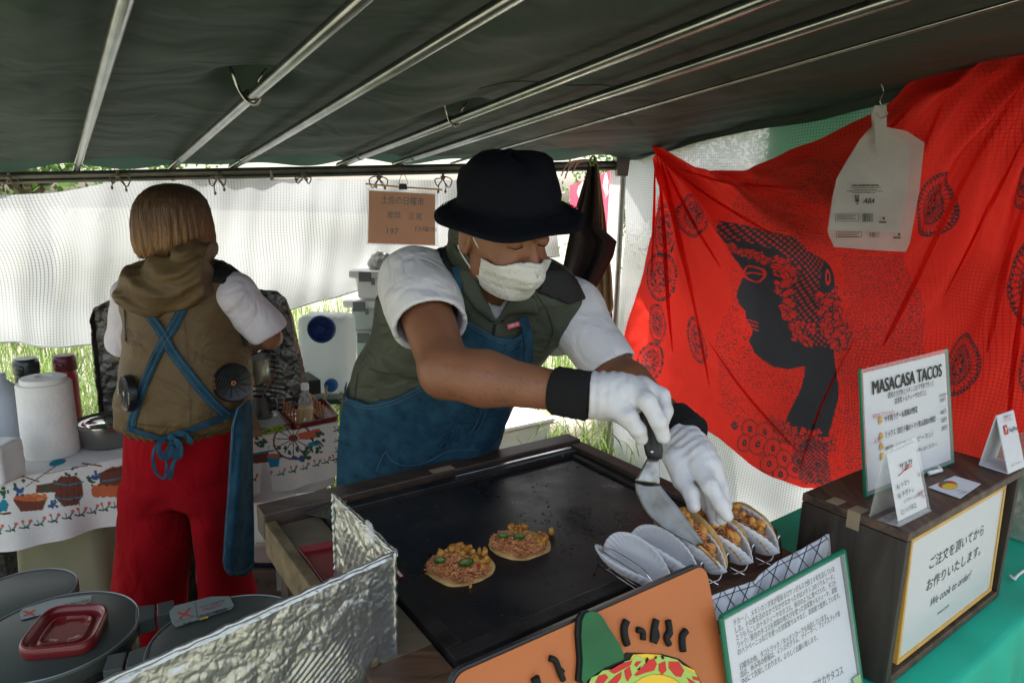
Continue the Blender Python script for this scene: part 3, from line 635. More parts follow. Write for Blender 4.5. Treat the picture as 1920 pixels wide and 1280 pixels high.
PX = TX[None] * (1 - vv) + BX[None] * vv; PY = TY[None] * (1 - vv) + BY[None] * vv
bow = np.interp(v, [0, .15, .4, .6, .8, 1], [0, 17, 24, 26, 13, 0]); PX = PX + bow[:, None] * (1 - uu) ** 6
Q = np.stack([PX.ravel(), PY.ravel()], 1)
# place on a plane parallel to the side wall, then push into folds
dx = (Q[:, 0] - 960) / FPX; dy = (640 - Q[:, 1]) / FPX; c_, s_ = cos(ROL), sin(ROL); xr = dx * c_ - dy * s_; yr = dx * s_ + dy * c_
D3 = np.stack([xr, cos(PIT) + yr * sin(PIT), -sin(PIT) + yr * cos(PIT)], 1)
Pn = np.array(wall(0, 0, .07)); Nn = np.array(WN); tt = ((Pn - np.array(CAMP)) @ Nn) / (D3 @ Nn); P3 = np.array(CAMP) + D3 * tt[:, None]
def folds(Q):
    a = np.arctan2(Q[:, 1] - 262, Q[:, 0] - 1215); r = np.hypot(Q[:, 1] - 262, Q[:, 0] - 1215) + 1
    f = .028 * np.sin(a * 17 + .6 * np.sin(r / 90)) * np.exp(-r / 330) * np.clip(r / 90, 0, 1) + .016 * np.sin(a * 31 + 1 + np.sin(r / 60)) * np.exp(-r / 260) * np.clip(r / 110, 0, 1)
    a2 = np.arctan2(Q[:, 1] + 60, Q[:, 0] - 2080); r2 = np.hypot(Q[:, 1] + 60, Q[:, 0] - 2080)
    w = np.clip((Q[:, 0] - 1560) / 200, 0, 1)
    f += w * (.017 * np.sin(a2 * 24 + .8 * np.sin(r2 / 130)) + .010 * np.sin(a2 * 47 + 1.3 * np.sin(r2 / 80)))
    g = (Q[:, 1] - Q[:, 0] * .75); f += .009 * np.sin(g / 34 + 1.5 * np.sin(Q[:, 0] / 140)) * np.clip((Q[:, 0] - 1300) / 200, 0, 1) * np.clip((1800 - Q[:, 0]) / 300, .15, 1)
    f += .010 * np.sin((Q[:, 0] + Q[:, 1] * .6) / 60 + np.sin(Q[:, 1] / 70))
    top = np.exp(-np.clip(Q[:, 1] - np.interp(Q[:, 0], *zip(*topr)), 0, 400) / 26); f += .010 * np.sin(np.clip(Q[:, 1] - np.interp(Q[:, 0], *zip(*topr)), 0, 400) / 7) * top
    f += .0022 * noise3(np.concatenate([Q, Q[:, :1] * 0], 1).astype(np.float32), .06, 4, 3)
    return f
P3 = P3 + Nn * (folds(Q) * 2.3)[:, None]
def pip(Q, poly): return poly2(Q.astype(np.float32), poly) < 0
Qf = Q.astype(np.float32); ink = np.zeros(len(Q), np.float32)
jx = Q[:, 0] + 2 * np.sin(Q[:, 1] / 23); jy = Q[:, 1] + 2 * np.sin(Q[:, 0] / 19)
halo = [(1445, 318), (1520, 300), (1600, 305), (1660, 470), (1715, 470), (1722, 700), (1690, 860), (1600, 905), (1560, 920), (1440, 880), (1340, 760), (1345, 640), (1362, 560), (1358, 420), (1385, 345)]
d = poly2(Qf, halo); inh = d < 0
cell = 4.6; ci = np.floor(Q / cell).astype(np.int64); hh = (ci[:, 0] * 73856093 ^ ci[:, 1] * 19349663) & 0xffff; ox = (hh & 255) / 255 * .6 + .2; oy = (hh >> 8) / 255 * .6 + .2
dd_ = np.hypot(Q[:, 0] / cell - ci[:, 0] - ox, Q[:, 1] / cell - ci[:, 1] - oy); st = np.clip((.30 + .10 * np.sin(hh) - dd_) * 7, 0, 1)
dens = .55 + .45 * np.sin(jx / 31 + 2 * np.sin(jy / 47)) * np.sin(jy / 26 + 1)
ink = np.maximum(ink, inh * st * np.clip(dens + .25, .25, .9))
rb = np.abs(np.hypot(np.mod(jx, 13) - 6.5, np.mod(jy + 6.5 * (np.floor(jx / 13) % 2), 13) - 6.5) - 4.2); ink = np.maximum(ink, inh * (Q[:, 0] > 1585) * (Q[:, 1] > 480) * (rb < .8) * .55)
face = [(1367, 414), (1420, 428), (1478, 446), (1500, 470), (1545, 490), (1556, 505), (1560, 560), (1572, 600), (1580, 645), (1578, 720), (1566, 770), (1560, 818), (1518, 816), (1476, 802), (1484, 776), (1496, 735), (1503, 688), (1488, 690), (1469, 694), (1440, 689), (1420, 676), (1405, 662), (1394, 640), (1398, 622), (1392, 610), (1386, 600), (1384, 584), (1374, 572), (1370, 556), (1376, 535), (1383, 512), (1376, 495), (1366, 480), (1364, 450)]
df = poly2(Qf, face); inf = df < 0
ink = np.where(inf, 1, ink)
band = pip(Q, [(1362, 446), (1400, 452), (1450, 470), (1470, 500), (1482, 545), (1490, 600), (1500, 640), (1572, 648), (1568, 600), (1556, 540), (1530, 470), (1470, 432), (1366, 414)])
dots = (np.sin(jx * .55) * np.sin(jy * .55)) > .25
ink = np.where(band & inf, np.where(dots, .35, 1), ink)
def leafset(c, n, spread, size, seed, inner=.0, val=0.0, outline=True):
    global ink
    r = random.Random(seed)
    for _ in range(n):
        cx, cy = c(r); a = r.uniform(0, pi); L = size * r.uniform(.7, 1.2); W_ = L * .45
        m = (np.abs(Q[:, 0] - cx) < L * 1.5) & (np.abs(Q[:, 1] - cy) < L * 1.5); q = Q[m] - [cx, cy]
        x = (q[:, 0] * cos(a) + q[:, 1] * sin(a)) / L; y = (-q[:, 0] * sin(a) + q[:, 1] * cos(a)) / W_
        rr = x * x + y * y; k = ink[m]; k = np.where(rr < .6, np.where(np.abs(y) < .12, .8, val), np.where(rr < 1.1, .95, k)); ink[m] = k
leafset(lambda r: (lambda t: (lerp(1376, 1462, t) + r.uniform(-5, 5), lerp(462, 496, t) + r.uniform(-7, 7)))(r.random()), 60, 0, 7, 1)
leafset(lambda r: (lambda t: (lerp(1462, 1500, t) + r.uniform(-10, 16), lerp(500, 640, t) + r.uniform(-6, 6)))(r.random()), 70, 0, 11, 2)
leafset(lambda r: (lambda t: (lerp(1548, 1590, t) + r.uniform(-20, 12), lerp(545, 640, t) + r.uniform(-6, 6)))(r.random()), 60, 0, 11, 3)
leafset(lambda r: (r.uniform(1490, 1590), r.uniform(600, 645)), 30, 0, 10, 4)
leafset(lambda r: (lambda t: (lerp(1440, 1560, t) + r.uniform(-12, 12), lerp(796, 830, t) + r.uniform(-16, 20)))(r.random()), 110, 0, 8, 5)
def ring(cx, cy, rx, ry, val, w=1.5, rot=0, fill=None):
    global ink
    m = (np.abs(Q[:, 0] - cx) < max(rx, ry) + 4) & (np.abs(Q[:, 1] - cy) < max(rx, ry) + 4); q = Q[m] - [cx, cy]
    x = (q[:, 0] * cos(rot) + q[:, 1] * sin(rot)); y = (-q[:, 0] * sin(rot) + q[:, 1] * cos(rot)); rr = np.hypot(x / rx, y / ry); k = ink[m]
    if fill is not None: k = np.where(rr < 1, fill, k)
    k = np.where(np.abs(rr - 1) * min(rx, ry) < w, val, k); ink[m] = k
ring(1544, 522, 14, 24, 1, 3, fill=1); ring(1545, 520, 5, 12, .1, 1.4)
ring(1412, 514, 30, 15, 0.1, 1.3); # eye
m = (np.abs(Q[:, 0] - 1412) < 27) & (np.abs(Q[:, 1] - 514 + 3 * np.sin((Q[:, 0] - 1385) / 17)) < 1.3); ink[m] = .1
for k in range(3):
    m = (np.abs(Q[:, 0] - 1394) < 14) & (np.abs(Q[:, 1] - (603 + k * 7) - (Q[:, 0] - 1394) * .35) < 1.1) & inf; ink[m] = .15
for (cx, cy, r_) in [(1370, 800, 7), (1402, 805, 17), (1433, 810, 18), (1392, 831, 15), (1420, 833, 18), (1450, 840, 18), (1445, 868, 16), (1475, 858, 17), (1492, 880, 15), (1465, 888, 13), (1520, 890, 15), (1540, 870, 13), (1505, 862, 12), (1535, 905, 12)]:
    ring(cx, cy, r_, r_, .8, 1.2, fill=.12); ring(cx, cy, 3, 4, 1, 1.6)
m = pip(Q, [(1530, 818), (1562, 830), (1556, 905), (1500, 910), (1490, 850)]); ink[m] = np.maximum(ink[m], (np.sin(jx[m] * .8) * np.sin(jy[m] * .8) > -.2) * .9)
def mandala(cx, cy, rx, ry, rot=0, w=1.0):
    global ink
    m = (np.abs(Q[:, 0] - cx) < max(rx, ry) * 1.2) & (np.abs(Q[:, 1] - cy) < max(rx, ry) * 1.2); q = Q[m] - [cx, cy]
    x = (q[:, 0] * cos(rot) + q[:, 1] * sin(rot)) / rx; y = (-q[:, 0] * sin(rot) + q[:, 1] * cos(rot)) / ry; r = np.hypot(x, y); t = np.arctan2(y, x); k = ink[m]
    def put(c, v): nonlocal k; k = np.where(c, v, k)
    n1 = 46
    put((np.abs(r - .965) < .022) | (np.abs(r - .88) < .018), 1); put((np.abs(r - .92) < .04) & (np.sin(t * n1) > .1), 1)
    put((r > .60) & (r < .84) & (np.abs(np.sin(t * 17)) < .30), .95); put((np.abs(r - .83) < .018) & (np.abs(np.sin(t * 17)) < .75), .95); put((np.abs(r - .60) < .02), .9)
    put((r > .34) & (r < .58) & (np.sin(r * 60) * np.sin(t * 26) > -.05), .95)
    put(r < .34, .97); pet = np.abs(np.cos(3 * t + .4)) ** .8 * .32; put((r < pet) & (r > .045), .05); put((r < pet) & (np.abs(np.sin(3 * t + .4 + pi / 2)) > .985) & (r > .05), .9)
    ink[m] = k
for a in ((1762, 383, 41, 63, .28), (1802, 682, 40, 60, .3), (1297, 404, 21, 44, -.35), (1243, 432, 11, 52, -.12), (1244, 519, 20, 46, .0), (1238, 606, 13, 38, .0), (1227, 678, 20, 38, .1), (1303, 638, 17, 46, -.25),
          (1932, 335, 26, 60, .15), (1932, 530, 34, 92, .1), (1945, 690, 36, 66, .1), (1990, 250, 40, 60, 0)): mandala(*a)
ink = np.clip(ink, 0, 1)
o = npmesh('red_cloth', P3, gridfaces(NU, NV), M['red'], attr=ink, base=tuple(wall(1.0, .8, .07)))
redcloth = o; Pg = P3.reshape(NV + 1, NU + 1, 3)[::5, ::5]; RCV, RCF = Pg.reshape(-1, 3).copy(), gridfaces(Pg.shape[1] - 1, Pg.shape[0] - 1)
tag(o, 'red cotton cloth printed with a dark head in profile, hung on the side wall', 'cloth')
fr_ = MB()
for k in range(46):
    i0 = (min(NV, 60 + k * 10)) * (NU + 1); p = Vector(P3[i0]); a = Vector(P3[i0 + 3]) - p; fr_.tube([p + WN * .002, p - a.normalized() * .008 - ZV * .012, p - a.normalized() * .004 - ZV * .026], .0009, 4)
fr_.build('fringe', M['red'], o)

# ============================================================ PLASTIC BAGS ON A HOOK
M['bag'] = mat('clear_poly_bag', (.60, .64, .62), .35, var=.08, vscale=8, trans=.0, translucent=.42, bump=.3, bscale=12, spec=.4)
M['bag'].node_tree.nodes['Principled BSDF'].inputs['Alpha'].default_value = .68
M['bagink'] = mat('green_black_ink', (.01, .035, .025), .6, var=0)
YB = 1.98
hk = MB(); P0 = [atY(1652, 158, YB), atY(1657, 172, YB), atY(1650, 190, YB), atY(1658, 204, YB), atY(1664, 215, YB), atY(1652, 222, YB), atY(1643, 212, YB)]
hk.tube(catmull(P0, 6), .0016, 6); o = hk.build('wire_hook', M['steel'], smooth=True, base=tuple(P0[0])); tag(o, 'thin wire hook holding the plastic bags under the roof edge', 'hook')
outl = [(1640, 198), (1662, 198), (1663, 238), (1700, 246), (1733, 268), (1724, 360), (1706, 455), (1698, 472), (1640, 469), (1564, 463), (1553, 440), (1552, 432), (1560, 372), (1568, 335), (1590, 298), (1612, 262), (1636, 235), (1634, 215)]
def bagsheet(name, pts, Y, m, seed, label=None, par=None):
    b = MB(); pts = [atY(x, y, Y) for x, y in pts]; n = len(pts); c = sum(pts, Vector()) / n
    rings = [pts] + [[c + (p - c) * k for p in pts] for k in (.8, .6, .4, .2)]
    vs = [p + Vector((0, -.006 * (1 - (1 - i / 4) ** 2) - .002 * sin(j * 2.1 + i), 0)) for i, r in enumerate(rings) for j, p in enumerate(r)]
    fs = [(i * n + j, i * n + (j + 1) % n, (i + 1) * n + (j + 1) % n, (i + 1) * n + j) for i in range(4) for j in range(n)] + [tuple(4 * n + j for j in range(n))]
    b.add(vs, fs); return b
bt = thing('plastic_bag', tuple(atY(1640, 470, YB)), 'stack of translucent grey carrier bags hanging by the handle in front of the red cloth', 'bag')
bagsheet('s', outl, YB + .02, 0, 1).build('back_bag', M['bag'], bt, smooth=True)
out2 = [(1640, 198), (1660, 198), (1661, 240), (1692, 262), (1706, 280), (1702, 360), (1690, 420), (1684, 437), (1672, 436), (1553, 431), (1562, 372), (1570, 335), (1592, 298), (1614, 262), (1637, 235), (1635, 215)]
bagsheet('s', out2, YB + .006, 0, 2).build('front_bag', M['bag'], bt, smooth=True)
YF = YB - .006
def bar(b, x0, y0, x1, y1, Y=YF): b.quad(atY(x0, y0, Y), atY(x1, y0, Y), atY(x1, y1, Y), atY(x0, y1, Y))
b = MB()
for (xa, xb, y, h) in ((1598, 1648, 346, 4), (1594, 1652, 351.5, 1.4), (1600, 1644, 355, 1.4), (1588, 1656, 358, 1.4), (1598, 1640, 361, 1.3)):
    x = xa
    while x < xb: w = random.uniform(1.2, 3); bar(b, x, y, min(x + w, xb), y + h * random.uniform(.7, 1)); x += w + .7
for k in range(14): x = 1617 + k * 1.45; bar(b, x, 400, x + random.choice((.5, .9, 1.1)), 416)
for k in range(9): x = 1631 + k * 2.1; bar(b, x, 435.5, x + random.choice((.6, 1.1)), 445, YB + .008)
for (x0, y0, x1, y1, Y) in ((1566, 401, 1610, 415, YF), (1568, 434, 1616, 445, YB + .008)):
    for a_ in ((x0, y0, x1, y0 + .7), (x0, y1 - .7, x1, y1), (x0, y0, x0 + .7, y1), (x1 - .7, y0, x1, y1)): bar(b, *a_, Y)
    for k in range(3): bar(b, x0 + 3, y0 + 3 + k * 3, x1 - 5 - 4 * (k % 2), y0 + 4 + k * 3, Y)
bar(b, 1648, 415, 1662, 418); bar(b, 1675, 444, 1689, 447, YB + .008); bar(b, 1655, 407, 1659, 412); bar(b, 1684, 437, 1688, 442, YB + .008)
# small flower-like mark and letters
for dx_, dy_ in ((-2.5, -2), (2.5, -2), (-2, 2), (2, 2)): P = atY(1607 + dx_, 369 + dy_, YF); b.ell(P, .0034, .0005, .0026, 8, 4)
bar(b, 1604, 373, 1611, 379); bar(b, 1605, 381, 1610, 383)
o = b.build('printing', M['bagink'], bt); tag(o, kind='stuff')
text('ABA', atY(1618, 381, YF - .001), Vector((1, 0, 0)), ZV, .021, M['bagink'], bt, width=.032, bold=.03, shear=.3)

# ============================================================ SIDE COUNTER, GREEN CLOTH, MENU BOX
ZT = .712
BFL = atZ(1705, 1000, 1.0); BFR = atZ(1918, 880, 1.0); bu = (BFR - BFL).normalized(); bw = (BFR - BFL).length; bv = Vector((-bu.y, bu.x, 0)); bd = .185; bh = 1.0 - ZT
M['greencloth'] = mat('emerald_cloth', (.006, .42, .27), .7, var=.10, vscale=5, bump=.15, bscale=500)
M['ply'] = wood('plywood', (.22, .14, .08), (.38, .26, .15))
ct = thing('side_counter', tuple(BFL - ZV * 1.0), 'low trestle counter under the emerald green cloth', 'table')
C0 = BFL - bu * .62 - bv * .02; C0.z = ZT - .034
part('table_top', M['ply'], ct, lambda b: b.box(C0 - bv * .03, bu * 2.0, bv * .50, ZV * .024), bevel=.002)
for du, dv in ((.05, 0), (1.9, 0), (.05, .42), (1.9, .42)):
    p = C0 + bu * du + bv * dv; p.z = 0; part('leg', M['darksteel'], ct, lambda b: b.tube([p, p + ZV * (ZT - .035)], .014, 10), smooth=True)
def gc(u, v):     # cloth: over the top, front edge, then hanging
    s = -.04 + v * 1.24; base = C0 + bu * (-.03 + u * 2.06)
    if s < .50: p = base + bv * (.46 - s); z = ZT - .002 + .0015 * sin(u * 40) * sin(s * 30)
    else:
        h = s - .50; p = base - bv * (.04 + .025 * h + .012 * (1 - math.exp(-h * 30)) + (.018 * sin(u * 55 + 1.2 * sin(h * 4)) + .008 * sin(u * 131 + 2)) * min(1, h * 3)); z = ZT - .002 - h
    return (p.x, p.y, z)
b = MB(); b.grid(gc, 260, 110); o = b.build('green_tablecloth', M['greencloth'], smooth=True, base=tuple(BFL - ZV * (1 - ZT))); tag(o, 'emerald green cloth covering the side counter and hanging down its front', 'tablecloth')
M['darkwood'] = wood('dark_stained_wood', (.026, .016, .011), (.125, .074, .046), scale=34, rough=.55, ax=(10, 1.4, 10), rot=-HA)
M['darkside'] = wood('charcoal_wood', (.018, .013, .010), (.050, .038, .028), scale=30, rough=.6, ax=(9, 9, 1))
M['frontwood'] = wood('brown_stained_board', (.055, .030, .018), (.13, .075, .045), scale=26, rough=.45, ax=(6, 6, 6))
bx = thing('wooden_box', tuple(BFL - ZV * (1 - ZT)), 'dark brown wooden display box standing on the green cloth', 'box')
th = .016; z0 = ZT + .002
part('top_board', M['darkwood'], bx, lambda b: b.box(BFL + ZV * (-th), bu * bw, bv * bd, ZV * th), bevel=.0025)
for k in (0, 1): p = BFL + bu * (k * (bw - th)); p.z = z0; part('side_board', M['darkside'], bx, lambda b: b.box(p + bv * .001, bu * th, bv * (bd - .002), ZV * (bh - th - .003)), bevel=.0015)
p = BFL + bu * (th + .001); p.z = z0; part('bottom_board', M['darkwood'], bx, lambda b: b.box(p, bu * (bw - 2 * th - .002), bv * bd, ZV * th), bevel=.002)
part('front_panel', M['frontwood'], bx, lambda b: b.box(p + bv * .018 + ZV * (th + .001), bu * (bw - 2 * th - .002), bv * .008, ZV * (bh - 2 * th - .005)))
# order board with yellow frame in the front
fo = p + bv * .002 + ZV * (th + .012); fw, fh = bw - .085, bh - .056; fo = fo + bu * .022
sg_ = thing('order_board', tuple(fo), 'white yellow-framed board reading We cook to order in the box front', 'sign')
M['goldframe'] = mat('yellow_frame', (.62, .36, .07), .4, var=.1, vscale=20); M['sheet'] = mat('glossy_sheet', (.55, .57, .58), .25, var=.03, vscale=3)
tl = .010; up_ = (ZV + bv * .03).normalized()
part('sheet', M['sheet'], sg_, lambda b: b.box(fo + bu * .005 + ZV * .005 + bv * .003, bu * (fw - .01), up_ * (fh - .01), bv * .004))
for nm_, (a_, c_u, c_v) in enumerate(((fo, fw, .007), (fo + up_ * (fh - .007), fw, .007), (fo + up_ * .0072, .007, fh - .0145), (fo + bu * (fw - .007) + up_ * .0072, .007, fh - .0145))):
    part('frame', M['goldframe'], sg_, lambda b: b.box(a_, bu * c_u, up_ * c_v, bv * .009), bevel=.001)
tx = fo + bv * .0028
text('ご注文を頂いてから', tx + bu * .085 + up_ * .150, bu, up_, .026, M['ink'], sg_, width=.235)
text('お作りいたします。', tx + bu * .085 + up_ * .108, bu, up_, .026, M['ink'], sg_, width=.235)
text('We cook to order!', tx + bu * .110 + up_ * .068, bu, up_, .024, mat('grey_ink', (.07, .07, .075), .6), sg_, width=.175, shear=.25)
text('MASACASA', tx + bu * .15 + up_ * .038, bu, up_, .008, M['ink'], sg_, width=.05)
M['tape'] = mat('beige_tape', (.30, .23, .15), .6)
q = BFL + bv * .078
o = part('tape', M['tape'], None, lambda b: (b.box(q - bu * .0015 - ZV * .030 + bv * 0, bu * .0012, bv * .022, ZV * .031), b.box(q - bu * .0015 + ZV * .0012, bu * .03, bv * .022, ZV * .0008)), base=tuple(q)); tag(o, 'strip of beige tape over the left edge of the wooden box', 'tape')
q = BFL + bv * .118
o = part('tape', M['tape'], None, lambda b: b.box(q - bu * .001 + ZV * .0012, bu * .03, bv * .022, ZV * .0008), base=tuple(q)); tag(o, 'small brown tape strip on the box top behind the acrylic stand', 'tape')

# --- menu sign on the box
M['greenframe'] = mat('green_frame', (.006, .16, .085), .4, var=.05); M['acrylic'] = mat('clear_acrylic', (.85, .88, .88), .05, alpha=.25, var=0)
M['redink'] = mat('red_ink', (.45, .04, .03), .6, var=0); M['tacoink'] = mat('ochre_ink', (.55, .30, .05), .6, var=0)
def bilin(c, a, b_): return c[0].lerp(c[1], a).lerp(c[3].lerp(c[2], a), b_)
def sheet_sign(t, c, thick, framem, sides, inset=.03, fwid=.006):
    """c: top-left, top-right, bottom-right, bottom-left; clear sleeve, paper, edging"""
    U = (c[1] - c[0]).normalized(); Vv = (c[0] - c[3]).normalized(); N = U.cross(Vv).normalized()
    part('paper', M['paper'], t, lambda b: b.add([bilin(c, a, d) for a, d in ((inset, inset * 1.2), (1 - inset, inset * 1.2), (1 - inset, 1 - inset), (inset, 1 - inset))], [(0, 1, 2, 3)]), solid=.0008)
    part('sleeve', M['acrylic'], t, lambda b: b.add([p + N * .0022 for p in c], [(0, 1, 2, 3)]))
    for i in sides:
        a, d = c[i], c[(i + 1) % 4]; part('frame', framem, t, lambda b: b.tube([a, d], fwid / 2, 6), smooth=False)
    return U, Vv, N
c = [None] * 4; c[3] = atZ(1622, 930, 1.004); c[2] = atZ(1787, 866, 1.004)
nn = (c[2] - c[3]).normalized(); n_ = Vector((nn.y, -nn.x, 0)); tiltn = (n_ + ZV * -.06).normalized() * -1
pl = Vector((n_.x, n_.y, .10)).normalized()
c[0] = onplane(1612, 692, c[3], pl); c[1] = onplane(1775, 653, c[3], pl)
mt = thing('menu_sign', tuple((c[2] + c[3]) / 2), 'green edged menu sheet headed MASACASA TACOS standing on the wooden box', 'sign')
U, Vv, N = sheet_sign(mt, c, .001, M['greenframe'], (1, 2, 3))
def at_sign(c, a, d, N, o=.0026): return bilin(c, a, d) + N * o
W_ = (c[1] - c[0]).length; H_ = (c[0] - c[3]).length
def rowdir(c, d): return (bilin(c, 1, d) - bilin(c, 0, d)).normalized()
def srow(t, c, N, s, a, d, size, w, m=None, **k):
    text(s, at_sign(c, a, d, N), rowdir(c, d), Vv_(c, a), size, m or M['ink'], t, width=w, **k)
def Vv_(c, a): return (bilin(c, a, 0) - bilin(c, a, 1)).normalized()
srow(mt, c, N, 'MASACASA TACOS', .10, .215, .036, W_ * .80, bold=.028)
srow(mt, c, N, '高知のきび粉とメキシコのマサ粉で作った', .26, .275, .0135, W_ * .54)
srow(mt, c, N, '自家製トルティーヤのタコス', .33, .335, .0135, W_ * .37)
srow(mt, c, N, '今日のスペシャル', .09, .405, .011, W_ * .23, M['redink'])
srow(mt, c, N, 'ヤギ肉ラグー＆高知の野菜', .21, .455, .0145, W_ * .38, bold=.01)
srow(mt, c, N, '500円', .86, .435, .012, W_ * .07)
srow(mt, c, N, '（税込価格）', .84, .385, .006, W_ * .09)
srow(mt, c, N, '人気！', .09, .60, .011, W_ * .09, M['redink'])
srow(mt, c, N, 'ミックス（四万十鶏のトマト煮＆高知の野菜）', .21, .58, .0140, W_ * .60, bold=.006)
srow(mt, c, N, '400円', .86, .54, .012, W_ * .07); srow(mt, c, N, '350円', .86, .61, .012, W_ * .07); srow(mt, c, N, '350円', .86, .68, .012, W_ * .07)
srow(mt, c, N, '野菜（パプリカ、ピーマン）', .21, .70, .0130, W_ * .56); srow(mt, c, N, '大盛りの方はお申し出ください。', .34, .79, .009, W_ * .48)
for d in (.45, .575, .66, .74):
    part('taco_mark', M['tacoink'], mt, lambda b: b.prism([(0, 0), (.012, .003), (.010, .012), (.005, .015), (0, .011)], at_sign(c, .155, d + .012, N), U, Vv_(c, .1), .0004))
for k in (0, 1):
    q = c[3].lerp(c[2], .47 + .24 * k); q.z = 1.006
    part('foot', M['white'], mt, lambda b: b.tube([q + bu * (-.02) - n_ * (-.006), q + bu * .02 + n_ * .012, q + bu * .035 - n_ * .0, q + bu * .03 - n_ * .03], .004, 8), smooth=True) if k else None
# --- salsa stand
c = [None] * 4; c[3] = atZ(1682, 985, 1.003); c[2] = atZ(1742, 955, 1.003); nn = (c[2] - c[3]).normalized(); n_ = Vector((nn.y, -nn.x, .02)).normalized()
c[0] = onplane(1658, 845, c[3], Vector((n_.x, n_.y, .12)).normalized()); c[1] = onplane(1716, 818, c[3], Vector((n_.x, n_.y, .12)).normalized())
st_ = thing('salsa_stand', tuple(c[3]), 'narrow clear acrylic stand with a handwritten salsa list in front of the menu', 'stand')
U, Vv, N = sheet_sign(st_, c, .001, M['acrylic'], (), inset=.05)
part('rear_leaf', M['acrylic'], st_, lambda b: b.add([c[0] + n_ * 0, c[1], c[2] - N * .045, c[3] - N * .045], [(0, 1, 2, 3)]), solid=.001)
part('foot_plate', M['acrylic'], st_, lambda b: b.add([c[3] - N * .045, c[2] - N * .045, c[2] + N * .004, c[3] + N * .004], [(0, 1, 2, 3)]), solid=.002)
W_ = (c[1] - c[0]).length
srow(st_, c, N, 'サルサ', .30, .30, .013, W_ * .42, bold=.01)
part('underline', M['redink'], st_, lambda b: b.tube([at_sign(c, a, d, N, .003) for a, d in ((.24, .37), (.62, .29), (.45, .34), (.68, .32))], .0007, 5))
for i, (s_, d, w) in enumerate((('A) トマト', .53, .42), ('B) チポトレ', .65, .52), ('(ハラペーニョの燻製)', .745, .62), ('C) ハバネロ', .87, .50))): srow(st_, c, N, s_, .12 if i != 2 else .26, d, .0125 if i != 2 else .009, W_ * w)
for d in (.50, .73, .80): srow(st_, c, N, '辛', .80, d, .009, W_ * .10, M['redink'])
# --- card
c = [atZ(1790, 892, 1.003), atZ(1839, 907, 1.003), atZ(1800, 934, 1.003), atZ(1741, 913, 1.003)]
cd = thing('business_card', tuple(c[3]), 'white card with a small yellow taco drawing lying on the box top', 'card'); part('card', M['paper'], cd, lambda b: b.add(c, [(0, 1, 2, 3)]), solid=.0012)
Yl = mat('yellow_ink', (.72, .45, .03), .6, var=0)
def flat(name, pts, m, par, z=1.0042): part(name, m, par, lambda b: b.add([atZ(x, y, z) for x, y in pts], [tuple(range(len(pts)))]), solid=.0002)
flat('taco_mark', [(1777 + 18 * cos(a), 909 + 7.5 * sin(a) - 1) for a in np.linspace(0, 6.1, 14)], M['redink'], cd); flat('taco_mark', [(1781 + 15 * cos(a), 911 + 5.5 * sin(a)) for a in np.linspace(0, 6.1, 14)], Yl, cd, 1.0046)
flat('hat_mark', [(1764, 903), (1766, 899), (1778, 904), (1770, 908)], M['greenframe'], cd, 1.0048)
text('TACOS', atZ(1795, 920, 1.0045), Vector((.6, -.3, 0)), Vector((.4, .7, 0)), .009, M['greenframe'], cd, width=.025); text('マサカサ', atZ(1800, 927, 1.0045), Vector((.9, .35, 0)), Vector((-.3, .9, 0)), .006, M['ink'], cd, width=.02)
# --- payment stand
A1, A2 = atZ(1862, 878, 1.003), atZ(1891, 888, 1.003); A3_, A4 = atZ(1838, 868, 1.003), None
pu = (atZ(1921, 876, 1.003) - atZ(1890, 888, 1.003)); fl = atZ(1890, 888, 1.003); frr = atZ(1921, 874, 1.003); bl = atZ(1836, 871, 1.003); br = bl + (frr - fl)
top_l = (fl + bl) / 2; zt = onvert(1868, 779, (fl.x, fl.y), (bl.x, bl.y)); tL = Vector((zt.x, zt.y, zt.z)); tR = tL + (frr - fl)
pt = thing('payment_stand', tuple(fl), 'white folded PayPay payment stand on the right end of the box top', 'stand')
part('front_leaf', M['paper'], pt, lambda b: b.add([fl, frr, tR, tL], [(0, 1, 2, 3)]), solid=.002); part('rear_leaf', M['paper'], pt, lambda b: b.add([bl, br, tR, tL], [(0, 1, 2, 3)]), solid=.002)
part('base', M['paper'], pt, lambda b: b.add([bl, br, frr, fl], [(0, 1, 2, 3)]), solid=.002)
c = [tL, tR, frr, fl]; N = (c[1] - c[0]).cross(c[0] - c[3]).normalized(); W_ = (tR - tL).length
pr = M['redink']; part('logo', pr, pt, lambda b: b.add([at_sign(c, a, d, N, .002) for a, d in ((.20, .20), (.42, .20), (.42, .36), (.20, .36))], [(0, 1, 2, 3)]))
part('logo_mark', M['paper'], pt, lambda b: b.add([at_sign(c, a, d, N, .0025) for a, d in ((.26, .34), (.28, .22), (.37, .25), (.30, .30))], [(0, 1, 2, 3)]))
srow(pt, c, N, 'PayPay', .46, .34, .012, W_ * .48, bold=.01); srow(pt, c, N, 'アメリカン', .25, .15, .009, W_ * .5, M['redink']); srow(pt, c, N, 'ご利用頂けます', .25, .08, .006, W_ * .5); srow(pt, c, N, 'QRコードをスキャン', .2, .9, .004, W_ * .6)
